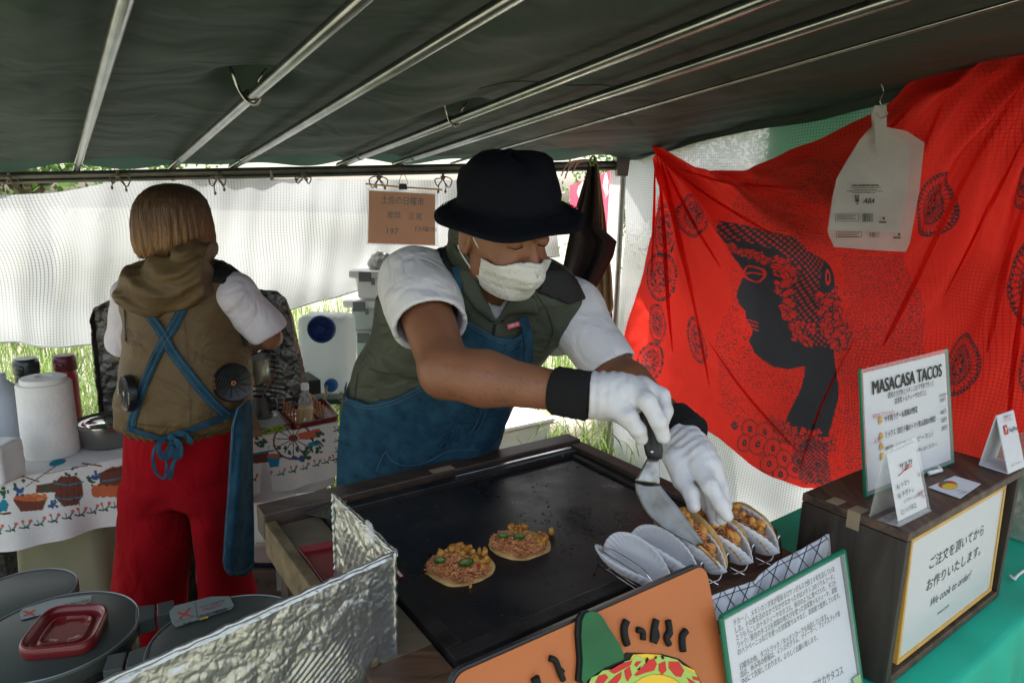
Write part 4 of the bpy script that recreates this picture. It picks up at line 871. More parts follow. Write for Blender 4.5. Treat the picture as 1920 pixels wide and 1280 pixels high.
# --- glass jar at the right edge
p = atZ(1935, 1040, ZT + .002) + Vector((.035, .045, 0))
M['glassy'] = mat('greenish_glass', (.45, .60, .50), .08, alpha=.45, var=.2, vscale=12, spec=.8); M['chili'] = mat('dried_contents', (.20, .06, .03), .8, var=.5, vscale=30, col2=(.45, .38, .28))
jr = thing('display_case', tuple(p), 'greenish clear display case of dried goods at the right edge beside the box', 'case')
part('case', M['glassy'], jr, lambda b: b.box(p, bu * .3, bv * .12, ZV * .22), bevel=.004)
part('contents', M['chili'], jr, lambda b: [b.ell(p + bu * random.uniform(.03, .27) + bv * random.uniform(.02, .09) + ZV * random.uniform(.02, .19), .016, .012, .022, 8, 6) for _ in range(50)], smooth=True)
o = part('stand_foot', M['white'], None, lambda b: b.tube(catmull([atZ(1894, 1078, ZT + .008), atZ(1902, 1085, ZT + .006), atZ(1908, 1078, ZT + .01), atZ(1930, 1062, ZT + .006)], 4), .003, 6), smooth=True, base=tuple(atZ(1894, 1078, ZT))); tag(o, 'white wire foot of a sign stand beside the display case', 'stand')
# ============================================================ GRIDDLE TABLE
M['walnut'] = wood('walnut_deck', (.050, .028, .016), (.115, .070, .042), scale=22, rough=.42, ax=(14, 2.2, 10), rot=-(pi / 2 - HA) * 0 + 0, coat=.2)
def woodA(name, c1, c2, sc, rough, coat=0, k=14): # grain along A
    m = wood(name, c1, c2, sc, rough, (1, 1, 1), 0, coat); mp = [n for n in m.node_tree.nodes if n.type == 'MAPPING'][0]
    mp.vector_type = 'TEXTURE' if False else 'POINT'; mp.inputs['Rotation'].default_value = (0, 0, -(pi / 2 - HA)); mp.inputs['Scale'].default_value = (1.2, k, k); return m
M['walnut'] = woodA('walnut_deck', (.040, .022, .013), (.13, .066, .034), 26, .5, .04)
M['greydeck'] = woodA('worn_deck', (.075, .058, .036), (.125, .100, .062), 24, .5, .1)
M['rimwood'] = woodA('dark_rim', (.020, .014, .011), (.070, .042, .027), 26, .5, .05)
M['edgewood'] = mat('worn_edge', (.16, .115, .055), .7, var=.3, vscale=30, bump=.5, bscale=60, col2=(.07, .05, .028))
ZD = .900
gt = thing('griddle_table', (0, 1.2, 0), 'dark wooden table with raised rim carrying the flat griddle', 'table')
WB = atZ(480, 945, .925); WB.z = 0; UA, UB = AV, -BV            # origin: far left corner, UA to the right, UB towards the customers
GL, GD = .785, .70
def TP(a, b, z): return WB + UA * a + UB * b + ZV * z
for k in range(6): # deck boards run along the table, ahead, beside and behind the griddle
    pass
def board(n, a0, b0, a1, b1, z0_, z1, m, bev=.002): part(n, m, gt, lambda b: b.box(TP(a0, b0, z0_), UA * (a1 - a0), UB * (b1 - b0), ZV * (z1 - z0_)), bevel=bev)
gA, gB = .105, .062; gW, gH = .640, .520       # griddle corner and size in table coordinates
for k in range(3): board('deck_board', .026, .060 + k * .155, gA - .004, .060 + k * .155 + .153, ZD - .02, ZD, M['greydeck'], .001)
bb = [gB + gH + .004, gB + gH + .075, GD]
board('deck_board', .0, gB + gH - .058, gA - .005, gB + gH + .003, ZD - .02, ZD, M['walnut'], .001)
for k in range(2): board('deck_board', 0, bb[k], GL - .02, bb[k + 1] - .0015, ZD - .02, ZD, M['walnut'], .001)
board('deck_board', gA + gW + .004, .05, GL - .045, gB + gH + .002, ZD - .02, ZD, M['walnut'], .001)
board('rim_board', 0, 0, GL, .052, ZD - .03, ZD + .025, M['rimwood'], .003)
board('rim_board', GL - .040, .054, GL, gB + gH + .03, ZD - .03, ZD + .020, M['rimwood'], .003)
board('side_board', 0, .054, .022, gB + gH - .06, ZD - .055, ZD + .010, M['edgewood'], .003)
board('apron_board', .03, GD + .001, GL, GD + .018, ZD - .10, ZD - .004, M['walnut'], .002)
for a, b_ in ((.03, .03), (GL - .07, .03), (.03, GD - .06), (GL - .07, GD - .06)): board('leg', a, b_, a + .045, b_ + .045, 0, ZD - .032, M['rimwood'])
q = TP(.36, .030, ZD + .026)
o = part('tape', M['tape'], None, lambda b: b.box(q, UA * .055, UB * .022, ZV * .0008), base=tuple(q)); tag(o, 'brown tape strip on the far rim of the griddle table', 'tape')
# griddle
M['iron'] = bpy.data.materials.new('seasoned_iron'); M['iron'].use_nodes = True; n = M['iron'].node_tree.nodes; l = M['iron'].node_tree.links; bs = n['Principled BSDF']
tc = n.new('ShaderNodeTexCoord'); n1 = n.new('ShaderNodeTexNoise'); n1.inputs['Scale'].default_value = 5; n1.inputs['Detail'].default_value = 5; n1.inputs['Distortion'].default_value = .6; l.new(tc.outputs['Object'], n1.inputs['Vector'])
n2 = n.new('ShaderNodeTexNoise'); n2.inputs['Scale'].default_value = 45; n2.inputs['Detail'].default_value = 6; l.new(tc.outputs['Object'], n2.inputs['Vector'])
mr = n.new('ShaderNodeMapRange'); mr.inputs[1].default_value = .3; mr.inputs[2].default_value = .7; mr.inputs[3].default_value = .13; mr.inputs[4].default_value = .58; l.new(n1.outputs[0], mr.inputs[0])
ad = n.new('ShaderNodeMath'); ad.operation = 'MULTIPLY_ADD'; ad.inputs[1].default_value = .22; l.new(n2.outputs[0], ad.inputs[0]); l.new(mr.outputs[0], ad.inputs[2]); sb = n.new('ShaderNodeMath'); sb.operation = 'SUBTRACT'; sb.inputs[1].default_value = .08; l.new(ad.outputs[0], sb.inputs[0]); l.new(sb.outputs[0], bs.inputs['Roughness'])
cr = n.new('ShaderNodeValToRGB'); cr.color_ramp.elements[0].color = (.006, .006, .007, 1); cr.color_ramp.elements[1].color = (.022, .020, .020, 1); l.new(n1.outputs[0], cr.inputs[0]); l.new(cr.outputs[0], bs.inputs['Base Color']); bs.inputs['Specular IOR Level'].default_value = .6
bp = n.new('ShaderNodeBump'); bp.inputs['Strength'].default_value = .12; bp.inputs['Distance'].default_value = .002; l.new(n2.outputs[0], bp.inputs['Height']); l.new(bp.outputs[0], bs.inputs['Normal'])
M['ironrim'] = mat('griddle_rim', (.030, .028, .027), .42, .3, var=.3, vscale=20, bump=.2, bscale=90)
M['brightsteel'] = mat('bright_steel', (.62, .63, .64), .22, 1, var=.1)
gr = thing('griddle', tuple(TP(gA + gW / 2, gB + gH / 2, ZD)), 'large black seasoned iron griddle plate set into the wooden table', 'griddle')
rw = .026
part('plate', M['iron'], gr, lambda b: b.box(TP(gA + rw, gB + rw, ZD - .010), UA * (gW - 2 * rw), UB * (gH - 2 * rw), ZV * .012))
for a0, b0, a1, b1, zz in ((0, 0, gW, rw, .014), (0, gH - rw, gW, gH, .009), (0, rw + .0005, rw, gH - rw - .0005, .009), (gW - rw, rw + .0005, gW, gH - rw - .0005, .009)):
    part('rim', M['ironrim'], gr, lambda b: b.box(TP(gA + a0, gB + b0, ZD - .012), UA * (a1 - a0), UB * (b1 - b0), ZV * (zz + .012)), bevel=.002)
part('back_strip', M['brightsteel'], gr, lambda b: b.box(TP(gA + .30, gB + .001, ZD + .0145), UA * .335, UB * .009, ZV * .003), bevel=.0006)
part('corner_flange', M['brightsteel'], gr, lambda b: b.add([TP(gA - .030, gB - .004, ZD + .0105), TP(gA + .05, gB - .006, ZD + .0185), TP(gA + .05, gB + .012, ZD + .0185), TP(gA + .012, gB + .06, ZD + .0115)], [(0, 1, 2, 3)]), solid=.002)
part('rivet', M['darksteel'], gr, lambda b: b.ell(TP(gA + gW - .05, gB + rw - .002, ZD + .010), .004, .004, .004), smooth=True)
r_c = random.Random(77); b = MB()
for k in range(190):
    a_, d_ = (r_c.uniform(.05, .58), r_c.uniform(.05, .47)) if k < 80 else (r_c.gauss(.36, .07), r_c.gauss(.30, .06)); s_ = r_c.uniform(.0006, .0019); b.ell(TP(gA + min(max(a_, .03), .6), gB + min(max(d_, .03), .48), ZD + .0024), s_ * r_c.uniform(1, 2), s_, s_ * .5, 6, 4)
tag(b.build('burnt_scraps', mat('burnt_scraps', (.05, .022, .010), .6, var=.3, vscale=60), gr), kind='stuff')
# food
def srgb(r, g, b): return tuple(((c / 255 + .055) / 1.055) ** 2.4 if c > 10 else c / 255 / 12.92 for c in (r, g, b))
M['tortilla'] = mat('corn_tortilla', (.62, .41, .16), .75, vscale=40, col2=(.38, .20, .06), bump=.4, bscale=150)
M['meat'] = mat('shredded_chicken', (.66, .29, .105), .6, vscale=60, col2=(.44, .14, .04), bump=.3, bscale=200, sheen=.1)
M['potato'] = mat('fried_potato', (.62, .31, .05), .45, vscale=30, col2=(.42, .17, .025), bump=.4, bscale=120)
M['jal'] = mat('jalapeno_skin', (.035, .13, .015), .3, var=.2); M['jalin'] = mat('jalapeno_flesh', (.28, .36, .12), .45, var=.3, vscale=90); M['pepper'] = mat('red_pepper', (.50, .03, .015), .4)
def chunk(b, c, s, r):
    g = MB(); g.ell((0, 0, 0), s * 1.1, s * r.uniform(.55, .95), s * r.uniform(.45, .8), 10, 7, Euler((r.uniform(0, 3), r.uniform(0, 3), r.uniform(0, 3))).to_matrix())
    b.add([Vector(v) * (1 + .26 * sin(v[0] * 700 + v[1] * 900 + c.x * 999) * sin(v[2] * 800 + c.y * 700)) + c for v in g.v], g.f)
def strands(b, r, n, pf, ln=(.008, .018), rad=(.0007, .0014)):
    for _ in range(n):
        p, nz = pf(r); a = r.uniform(0, 6.28); L = r.uniform(*ln); d = Vector((cos(a), sin(a), r.uniform(-.3, .5))).normalized() * L
        b.tube([p - d / 2, p + Vector((r.uniform(-1, 1), r.uniform(-1, 1), r.uniform(0, 1))) * L * .22, p + d / 2], [rad[0], r.uniform(*rad) * 1.2, rad[0]], 4, flat=.8)
ZG = ZD + .002
def flat_taco(px, py, R, seed, label, jals, peppers):
    c = atZ(px, py, ZG + .002); c.z = ZG; t = thing('open_taco', tuple(c), label, 'taco', 'open tacos on the griddle'); r = random.Random(seed)
    b = MB(); n = 48; vs = []; fs = []
    for i, (rr, z) in enumerate(((0, .0045), (.5, .0045), (.85, .0042), (.97, .0034), (1, .002), (.98, .0004), (0, .0002))):
        for k in range(n):
            a = 2 * pi * k / n; q = R * rr * (1 + .022 * sin(3 * a + seed) + .015 * sin(7 * a + seed * 2) + .008 * sin(13 * a)); vs.append(c + Vector((cos(a) * q, sin(a) * q, z + .0012 * sin(5 * a) * rr)))
    for i in range(6):
        for k in range(n): fs.append((i * n + k, i * n + (k + 1) % n, (i + 1) * n + (k + 1) % n, (i + 1) * n + k))
    b.add(vs, fs); b.build('tortilla', M['tortilla'], t, smooth=True)
    # meat on the near left half, potato on the far right half
    hd = Vector((-.45, -.89, 0)); sd = Vector((.89, -.45, 0))
    def pf(r):
        a = r.uniform(-1, 1); q = r.uniform(-.30, .90); x = a * .86 * sqrt(max(0, 1 - q * q * .8)); h = (1 - (x * x + (q - .4) ** 2)) * .018
        return c + sd * x * R + hd * q * R * .95 + ZV * (.005 + max(0, h) * r.uniform(.35, 1)), 0
    b = MB(); strands(b, r, 620, pf, rad=(.0009, .0019)); 
    o = b.build('shredded_meat', M['meat'], t, smooth=True); tag(o, kind='stuff')
    part('meat_base', M['meat'], t, lambda b: b.ell(c + hd * R * .36 + ZV * .004, R * .74, R * .46, .010, 20, 8, Matrix.Rotation(atan2(sd.y, sd.x), 3, 'Z')), smooth=True)
    for k in range(34):
        a = r.uniform(-.85, .85); q = -r.uniform(.0, .78); 
        if a * a + q * q > .82: a *= .7
        p = c + sd * a * R * .95 + hd * q * R + ZV * (.008 + r.uniform(0, .008)); part('potato_chunk', M['potato'], t, lambda b: chunk(b, p, r.uniform(.0048, .0090), r), smooth=True)
    for (jx_, jy_, s) in jals:
        p = atZ(jx_, jy_, ZG + .024); tilt = Euler((r.uniform(-.35, .1), r.uniform(-.2, .2), 0)).to_matrix(); X, Y, Z = tilt @ Vector((1, 0, 0)), tilt @ Vector((0, 1, 0)), tilt @ Vector((0, 0, 1))
        j = part('jalapeno_slice', M['jal'], t, lambda b: b.lathe([(s * .82, -.0022), (s, -.0018), (s, .0018), (s * .82, .0022), (s * .78, 0), (s * .82, -.0022)], p, 20, X, Y, Z, 1.15, .9), smooth=True, auto=40)
        part('flesh', M['jalin'], j, lambda b: (b.lathe([(s * .80, .0012), (s * .42, .0008), (0, .0006)], p, 16, X, Y, Z, 1.15, .9), [b.ell(p + X * s * .5 * cos(k) + Y * s * .4 * sin(k) + Z * .0012, .0012, .0009, .0007, 6, 4) for k in (0, 1, 2.2, 3.1, 4.2, 5.3)]), smooth=True)
    for (x_, y_) in peppers:
        p = atZ(x_, y_, ZG + .018); part('pepper_piece', M['pepper'], t, lambda b: b.cbox(p, (.006, .002, 0), (-.001, .005, 0), (0, .001, .003)), bevel=.0008)
flat_taco(863, 1062, .0575, 1, 'open taco with two jalapeno rings on the griddle, nearer the foil screen', [(825, 1050, .0085), (874, 1054, .0115)], [(898, 1060)])
flat_taco(974, 1019, .0560, 2, 'open taco on the griddle, farther from the foil screen, nearer the spatula', [(944, 1004, .0095), (973, 1005, .0095)], [(1020, 1003)])
r = random.Random(3)
for k, (x, y, s) in enumerate(((1034, 997, .0085), (800, 1075, .0028), (882, 1099, .004), (842, 1090, .002), (797, 1068, .002))):
    p = atZ(x, y, ZG + s * .5); o = part('food_crumb', M['potato'], None, lambda b: chunk(b, p, s, r), smooth=True, base=tuple(p))
    tag(o, ['stray piece of potato on the griddle right of the farther taco', 'small crumb on the griddle left of the nearer taco', 'crumb on the griddle just below the nearer taco', 'tiny crumb on the griddle under the nearer taco edge', 'tiny crumb at the left edge of the nearer taco'][k], 'crumb')
# red tray on the deck behind the foil
M['redpl'] = mat('red_plastic', (.16, .010, .013), .3, var=.08, coat=.3)
tr = thing('red_tray', tuple(TP(.05, .45, ZD)), 'dark red plastic tray on the table deck half hidden behind the foil screen', 'tray')
tc4 = [atZ(556, 1024, ZD + .012), atZ(690, 1000, ZD + .012), atZ(760, 1080, ZD + .012), atZ(628, 1120, ZD + .012)]
def trayshape(b, c, h, w):
    cc = sum(c, Vector()) / 4; n = 4
    def loop(k, z): return [cc + (p - cc) * k + ZV * z for p in c]
    L = [loop(.9, -.010), loop(1, 0), loop(.97, .0005), loop(.87, -.008)]
    vs = [p for l_ in L for p in l_]; b.add(vs, [(i * n + j, i * n + (j + 1) % n, (i + 1) * n + (j + 1) % n, (i + 1) * n + j) for i in range(3) for j in range(n)] + [(15, 14, 13, 12), (0, 1, 2, 3)])
part('tray_body', M['redpl'], tr, lambda b: trayshape(b, tc4, .01, 0), bevel=.002)

# ============================================================ TACO HOLDER AND PLATES
M['plate'] = mat('paper_plate', (.76, .77, .79), .7, var=.03, translucent=.15)
tips = [atZ(1456 - 49.5 * k, 1040 + 18 * k, ZD + .034) for k in range(5)]; tips.reverse()
PR = .078
def plate(i, label, lift=0):
    c = tips[i] + BV * PR * .93; c.z = ZD + .020 + lift; t = None
    nu, nr = 200, 10; vs = []; 
    for j in range(nr + 1):
        rr = j / nr
        for k in range(nu):
            a = 2 * pi * k / nu; rad = PR * rr; fl = 0
            z = 0
            if rr > .72: z = .010 * ((rr - .72) / .28) ** 1.3; fl = .0008 * sin(40 * a) * min(1, (rr - .70) / .12)
            x = rad * cos(a); y = rad * sin(a)                # x along the fold, y across it
            off = -(z + fl)                                    # rim rises to the inside of the fold
            half = .04 if y > 0 else (.95 if i == 0 else .66); R0 = .010; arc = R0 * (pi / 2 - half); s = abs(y)
            if s < arc: th_ = s / R0; py_, pz_ = R0 * sin(th_), R0 * (1 - cos(th_)); nx, nz_ = sin(th_), -cos(th_)
            else:
                th_ = arc / R0; L = s - arc; py_, pz_ = R0 * sin(th_) + cos(th_) * L, R0 * (1 - cos(th_)) + sin(th_) * L; nx, nz_ = sin(th_), -cos(th_)
            # curl of the rim
            py_ += nx * off * 1; pz_ += nz_ * off
            py_ *= (1 if y > 0 else -1); pz_ += .012 * (x / PR) ** 2
            vs.append(c - BV * x + AV * py_ + ZV * (pz_ + 0))
    b = MB(); fs = [(j * nu + k, j * nu + (k + 1) % nu, (j + 1) * nu + (k + 1) % nu, (j + 1) * nu + k) for j in range(nr) for k in range(nu)]
    b.add(vs, fs); o = b.build('paper_plate', M['plate'], smooth=True, solid=.0012, base=tuple(c)); tag(o, label, 'plate', 'folded paper plates in the wire holder'); return o
for i, lb in enumerate(('empty folded paper plate at the left end of the wire holder', 'second folded paper plate from the left, empty, beside the spatula blade', 'folded paper plate under the taco touched by the spatula', 'folded paper plate holding the middle taco under the gloved fingertips', 'folded paper plate holding the taco at the right end of the row')): plate(i, lb)
M['wire'] = mat('chrome_wire', (.6, .6, .6), .18, 1, var=.05)
hd_ = thing('taco_holder', tuple(tips[0]), 'chrome wire rack holding the row of folded paper plates', 'rack')
for sgn in (-.055, .055):
    pts = []
    for i in range(5):
        c = tips[i] + BV * (PR * .93 + sgn); d_ = (tips[1] - tips[0])
        pts += [Vector((c.x, c.y, ZD + .012)), Vector((c.x, c.y, 0)) + d_ * .30 + ZV * (ZD + .016), Vector((c.x, c.y, 0)) + d_ * .5 + ZV * (ZD + .056), Vector((c.x, c.y, 0)) + d_ * .7 + ZV * (ZD + .016)]
    pts = [pts[0] - d_ * .45 + ZV * .045 - Vector((0, 0, 0)), pts[0] - d_ * .28 + ZV * .006] + pts
    part('wave_wire', M['wire'], hd_, lambda b: b.tube(catmull(pts, 4), .0018, 6), smooth=True)
for k, z_ in ((-.40, .050), (-.36, .034), (-.32, .019)):
    q = tips[0] + (tips[1] - tips[0]) * k; q.z = ZD + z_; part('cross_wire', M['wire'], hd_, lambda b: b.tube([q + BV * (PR - .075), q + BV * (PR + .062)], .0015, 6), smooth=True)
for i in range(5): q = tips[i].copy(); q.z = ZD + .011; part('cross_wire', M['wire'], hd_, lambda b: b.tube([q + BV * (PR - .07), q + BV * (PR + .062)], .0015, 6), smooth=True)
q = tips[0] - (tips[1] - tips[0]) * .45
part('end_loop', M['wire'], hd_, lambda b: b.tube(catmull([Vector((q.x, q.y, ZD + .002)) + BV * .00, Vector((q.x, q.y, ZD + .055)) + BV * .018, Vector((q.x, q.y, ZD + .065)) + BV * .07, Vector((q.x, q.y, ZD + .055)) + BV * .125, Vector((q.x, q.y, ZD + .002)) + BV * .14], 6), .0022, 8), smooth=True)
def folded_taco(c, ax, side, R, half, seed, label, tilt=0, up=ZV):
    """tortilla bent round an axis; filling spills out of the top"""
    t = thing('folded_taco', tuple(c), label, 'taco', 'folded tacos in paper plates'); r = random.Random(seed); ax, side, up = Vector(ax).normalized(), Vector(side).normalized(), Vector(up).normalized()
    vs = []; nu, nr = 48, 7; R0 = .013
    def fold(x, y, lift=0):
        s = abs(y); arc = R0 * (pi / 2 - (half * .3 if y > 0 else half * 1.7))
        if s < arc: th_ = s / R0; a_, b_ = (R0 - lift) * sin(th_), R0 - (R0 - lift) * cos(th_)
        else: th_ = arc / R0; L = s - arc; a_, b_ = (R0 - lift) * sin(th_) + cos(th_) * L, R0 - (R0 - lift) * cos(th_) + sin(th_) * L
        return c + ax * x + side * (a_ if y > 0 else -a_) + up * b_
    for j in range(nr + 1):
        for k in range(nu):
            a = 2 * pi * k / nu; q = R * j / nr * (1 + .02 * sin(3 * a + seed) + .012 * sin(8 * a)); vs.append(fold(q * cos(a), q * sin(a) + .0015 * sin(4 * a)))
    b = MB(); b.add(vs, [(j * nu + k, j * nu + (k + 1) % nu, (j + 1) * nu + (k + 1) % nu, (j + 1) * nu + k) for j in range(nr) for k in range(nu)]); b.build('tortilla', M['tortilla'], t, smooth=True, solid=.0028)
    for k in range(26):
        x = r.uniform(-.72, .72) * R; h = r.uniform(.35, .86) * sqrt(max(.05, 1 - (x / R) ** 2)) * R; w = r.uniform(-1.3, .15) * h * sin(half) * 1.1; p = c + ax * x + up * h + side * w
        part('potato_chunk', M['potato'], t, lambda b: chunk(b, p, r.uniform(.0065, .0120), r), smooth=True)
    def pf(r):
        x = r.uniform(-.8, .8) * R; h = r.uniform(.3, .80) * sqrt(max(.05, 1 - (x / R) ** 2)) * R; return c + ax * x + up * h + side * (-abs(r.uniform(.4, 1.6)) * h * sin(half) * 1.1), 0
    b = MB(); strands(b, r, 190, pf, (.008, .020)); o = b.build('shredded_meat', M['meat'], t, smooth=True); tag(o, kind='stuff')
    for k in range(4):
        x = r.uniform(-.5, .6) * R; h = r.uniform(.6, .85) * R * sqrt(1 - (x / R) ** 2); p = c + ax * x + up * h; part('pepper_piece', M['pepper'], t, lambda b: b.cbox(p, (.006, .003, 0), (-.002, .004, .001), (0, .001, .003)), bevel=.0008)
for i, s in ((3, 5), (4, 6)):
    c = tips[i] + BV * PR * .93; c.z = ZD + .0275
    folded_taco(c + ZV * .006, -BV, AV, .066, .36, s, 'folded taco in the second plate from the right end' if i == 3 else 'folded taco at the right end of the holder')
c = atY(1326, 1012, .96); c = tips[2] + BV * PR * .95 + ZV * .004 - BV * .004
folded_taco(c + ZV * .012, (-BV + ZV * -.12), (AV - ZV * .25), .070, .44, 9, 'folded taco held by the gloved fingers against the spatula tip', up=(ZV + AV * -.12))

# ============================================================ SPATULA
sp = thing('spatula', tuple(atY(1300, 1010, .95)), 'steel griddle spatula with a black riveted handle in the right glove', 'spatula')
M['handle'] = mat('black_handle', (.018, .018, .018), .42, var=.1, bump=.15, bscale=200)
M['blade'] = mat('spatula_steel', (.20, .20, .19), .34, 1, var=.2, vscale=30, bump=.1, bscale=90)  # blade colour darkened to stand for the dark roof it reflects
H0, H1 = atY(1202, 708, 1.07), atY(1229, 862, 1.015)
hd1 = (H1 - H0).normalized(); hs = Vector((.82, -.55, .1)); hs = (hs - hd1 * hs.dot(hd1)).normalized(); hn = hd1.cross(hs)
b = MB(); N_ = 12
pts = [H0 + (H1 - H0) * (k / N_) for k in range(N_ + 1)]; b.tube(pts, [.009, .0145, .0155, .015, .0145, .0140, .0138, .0138, .014, .0148, .0155, .0150, .011], 14, flat=.62, upv=hn)
b.build('handle', M['handle'], sp, smooth=True)
for k in (.42, .9): p = H0.lerp(H1, k) - hn * 0; part('rivet', M['brightsteel'], sp, lambda b: b.ell(p - hn * .0088 * (1 if hn.y > 0 else -1), .0032, .0032, .0032), smooth=True)
def bladepts(L): return [atY(x, y, Y) for x, y, Y in L]
neck = bladepts([(1214, 858, 1.016), (1236, 860, 1.008), (1237, 908, .992), (1190, 902, 1.006)])
part('neck', mat('neck_steel_lit', (.34, .34, .31), .34, 1, var=.25, vscale=60), sp, lambda b: b.grid(lambda u, v: neck[0].lerp(neck[1], u).lerp(neck[3].lerp(neck[2], u), v ** .8 if 0 < u < 1 else v), 6, 8), smooth=True, solid=.0022)  # same steel in a lighter colour, standing in for light on the neck
edgeL = [(1190, 902, 1.006), (1194, 930, .995), (1207, 957, .985), (1232, 982, .972), (1268, 1003, .958), (1300, 1019, .948)]
edgeR = [(1237, 908, .992), (1250, 925, .985), (1268, 946, .976), (1286, 970, .965), (1303, 994, .955), (1319, 1017, .945)]
EL, ER = catmull(bladepts(edgeL), 4), catmull(bladepts(edgeR), 4)
part('blade', M['blade'], sp, lambda b: b.grid(lambda u, v: EL[int(round(v * 20))].lerp(ER[int(round(v * 20))], u) - ZV * (.004 * sin(pi * u)), 6, 20), smooth=True, solid=.0016)

# ============================================================ SIGNS IN FRONT
def leaning(pT, zT, pB):
    T = atZ(pT[0], pT[1], zT); B = onplane(pB[0], pB[1], T, AV); V = (T - B).normalized(); n = AV.cross(V).normalized(); return T, V, n
M['orangewood'] = mat('orange_painted_board', (.46, .135, .035), .55, var=.07, vscale=4, bump=.15, bscale=220, coat=.1)
T, V5, N5 = leaning((1322, 1052), 1.0, (1368, 1280))
def S5(px, py, o=0): return onplane(px, py, T + N5 * o, N5)
def loc5(px, py): d = S5(px, py) - T; return (d.dot(AV), d.dot(V5))
TLc = S5(838, 1246)
Wd = (T - TLc).dot(AV)
ob = thing('orange_board', tuple(T - AV * Wd / 2 - V5 * .3), 'orange board with raised black letters, green hat and taco in front of the griddle', 'sign')
def rrect(w, h, r, n=6):
    out = []
    for cx, cy, a0 in ((w - r, h - r, 0), (r, h - r, pi / 2), (r, r, pi), (w - r, r, 1.5 * pi)):
        out += [(cx + r * cos(a0 + pi / 2 * k / n), cy + r * sin(a0 + pi / 2 * k / n)) for k in range(n + 1)]
    return out
bh5 = .30
part('board_core', M['black'], ob, lambda b: b.prism(rrect(Wd, bh5, .02), T - AV * Wd - V5 * bh5 - N5 * .012, AV, V5, .0105), bevel=.001)
part('orange_face', M['orangewood'], ob, lambda b: b.prism(rrect(Wd - .003, bh5 - .003, .019), T - AV * (Wd - .002) - V5 * (bh5 + .0005) - N5 * .0012, AV, V5, .0022), bevel=.0008)
def z5(L): return [(1000 + x / 4.8, 1100 + y / 4.8) for x, y in L]
def raised(name, pxs, m, o0, h, bev=.0006):
    part(name, m, ob, lambda b: b.prism([loc5(x, y) for x, y in pxs][::-1] if False else [loc5(x, y) for x, y in pxs], T + N5 * o0, AV, V5, h), bevel=bev)
M['bpaint'] = mat('black_relief', (.008, .009, .009), .5, spec=.25, var=.1); M['gpaint'] = mat('green_paint', (.006, .12, .035), .5, var=.15, vscale=12); M['lime'] = mat('lime_paint', (.36, .52, .10), .5, var=.05); M['rpaint'] = mat('red_paint', (.55, .015, .015), .45, var=.05); M['ypaint'] = mat('yellow_paint', (.80, .50, .03), .5, var=.05)
hat = [(1100, 1143), (1109, 1144), (1117, 1149), (1125, 1159), (1133, 1173), (1145, 1191), (1154, 1206), (1161, 1221), (1161, 1233), (1142, 1241), (1125, 1248), (1105, 1262), (1086, 1277), (1083, 1270), (1085, 1235), (1082, 1190), (1084, 1160), (1090, 1147)]
raised('hat_outline', [(1094, 1142), (1112, 1144), (1124, 1156), (1158, 1208), (1163, 1230), (1160, 1238), (1120, 1256), (1086, 1280), (1076, 1274), (1079, 1235), (1075, 1185), (1078, 1155), (1085, 1146)], M['bpaint'], .0012, .005)
raised('hat', hat, M['gpaint'], .0064, .0025)
def stroke(L, w, sc=True):
    P = z5(L); pp = [S5(x, y, .0012 + .003) for x, y in P]
    part('letter_stroke', M['bpaint'], ob, lambda b: b.tube(catmull(pp, 4), w / 4.8 / FPX * .95 / 2 * 1.15, 10, flat=1, upv=N5), smooth=True)
for L, w in (([(840, 300), (818, 360), (822, 440), (845, 515)], 56), ([(935, 383), (985, 400), (988, 475)], 44), ([(1108, 290), (1085, 390), (1078, 495)], 52), ([(1105, 380), (1118, 440), (1092, 500)], 36), ([(1212, 298), (1225, 390), (1198, 450), (1222, 515)], 50), ([(1238, 400), (1215, 440)], 44), ([(1375, 392), (1338, 450), (1348, 575)], 54), ([(150, 640), (200, 665), (238, 760), (270, 835)], 42), ([(265, 740), (235, 780)], 40), ([(15, 810), (35, 880)], 60)): stroke(L, w)
raised('taco_outline', z5([(440, 900), (560, 745), (760, 640), (830, 585), (960, 590), (1150, 598), (1300, 640), (1440, 745), (1500, 860), (1500, 960), (440, 960)]), M['bpaint'], .0012, .0018)
raised('taco_shell', z5([(880, 600), (1000, 594), (1130, 602), (1320, 690), (1430, 740), (1478, 840), (1480, 930), (800, 930), (820, 700)]), M['ypaint'], .0030, .0012)
raised('lettuce', z5([(460, 900), (500, 800), (560, 780), (600, 740), (640, 735), (720, 730), (800, 660), (870, 640), (900, 605), (940, 615), (990, 650), (1060, 635), (1100, 610), (1180, 620), (1270, 645), (1330, 700), (1370, 740), (1440, 770), (1478, 860), (1478, 900), (1340, 890), (1240, 810), (1180, 790), (1100, 772), (1020, 790), (960, 800), (900, 850), (860, 870), (840, 920)]), M['lime'], .0043, .0010)
for L in ([(520, 870), (560, 790), (620, 770), (650, 800), (600, 860)], [(650, 745), (760, 680), (860, 650), (850, 690), (780, 730), (700, 770)], [(640, 850), (720, 780), (770, 750), (760, 810), (720, 864)], [(790, 740), (840, 700), (860, 780), (820, 840), (800, 800)], [(880, 780), (960, 700), (1000, 650), (1060, 635), (1085, 680), (1060, 740), (980, 760), (900, 790)], [(1100, 680), (1160, 655), (1170, 740), (1130, 780), (1100, 740)], [(1190, 660), (1280, 660), (1330, 740), (1300, 800), (1250, 790), (1190, 720)], [(1350, 800), (1420, 840), (1470, 890), (1400, 890)], [(880, 690), (900, 660), (950, 655), (900, 710)], [(1400, 790), (1450, 800), (1465, 835), (1410, 820)]): raised('tomato', z5(L), M['rpaint'], .0054, .0007, .0003)
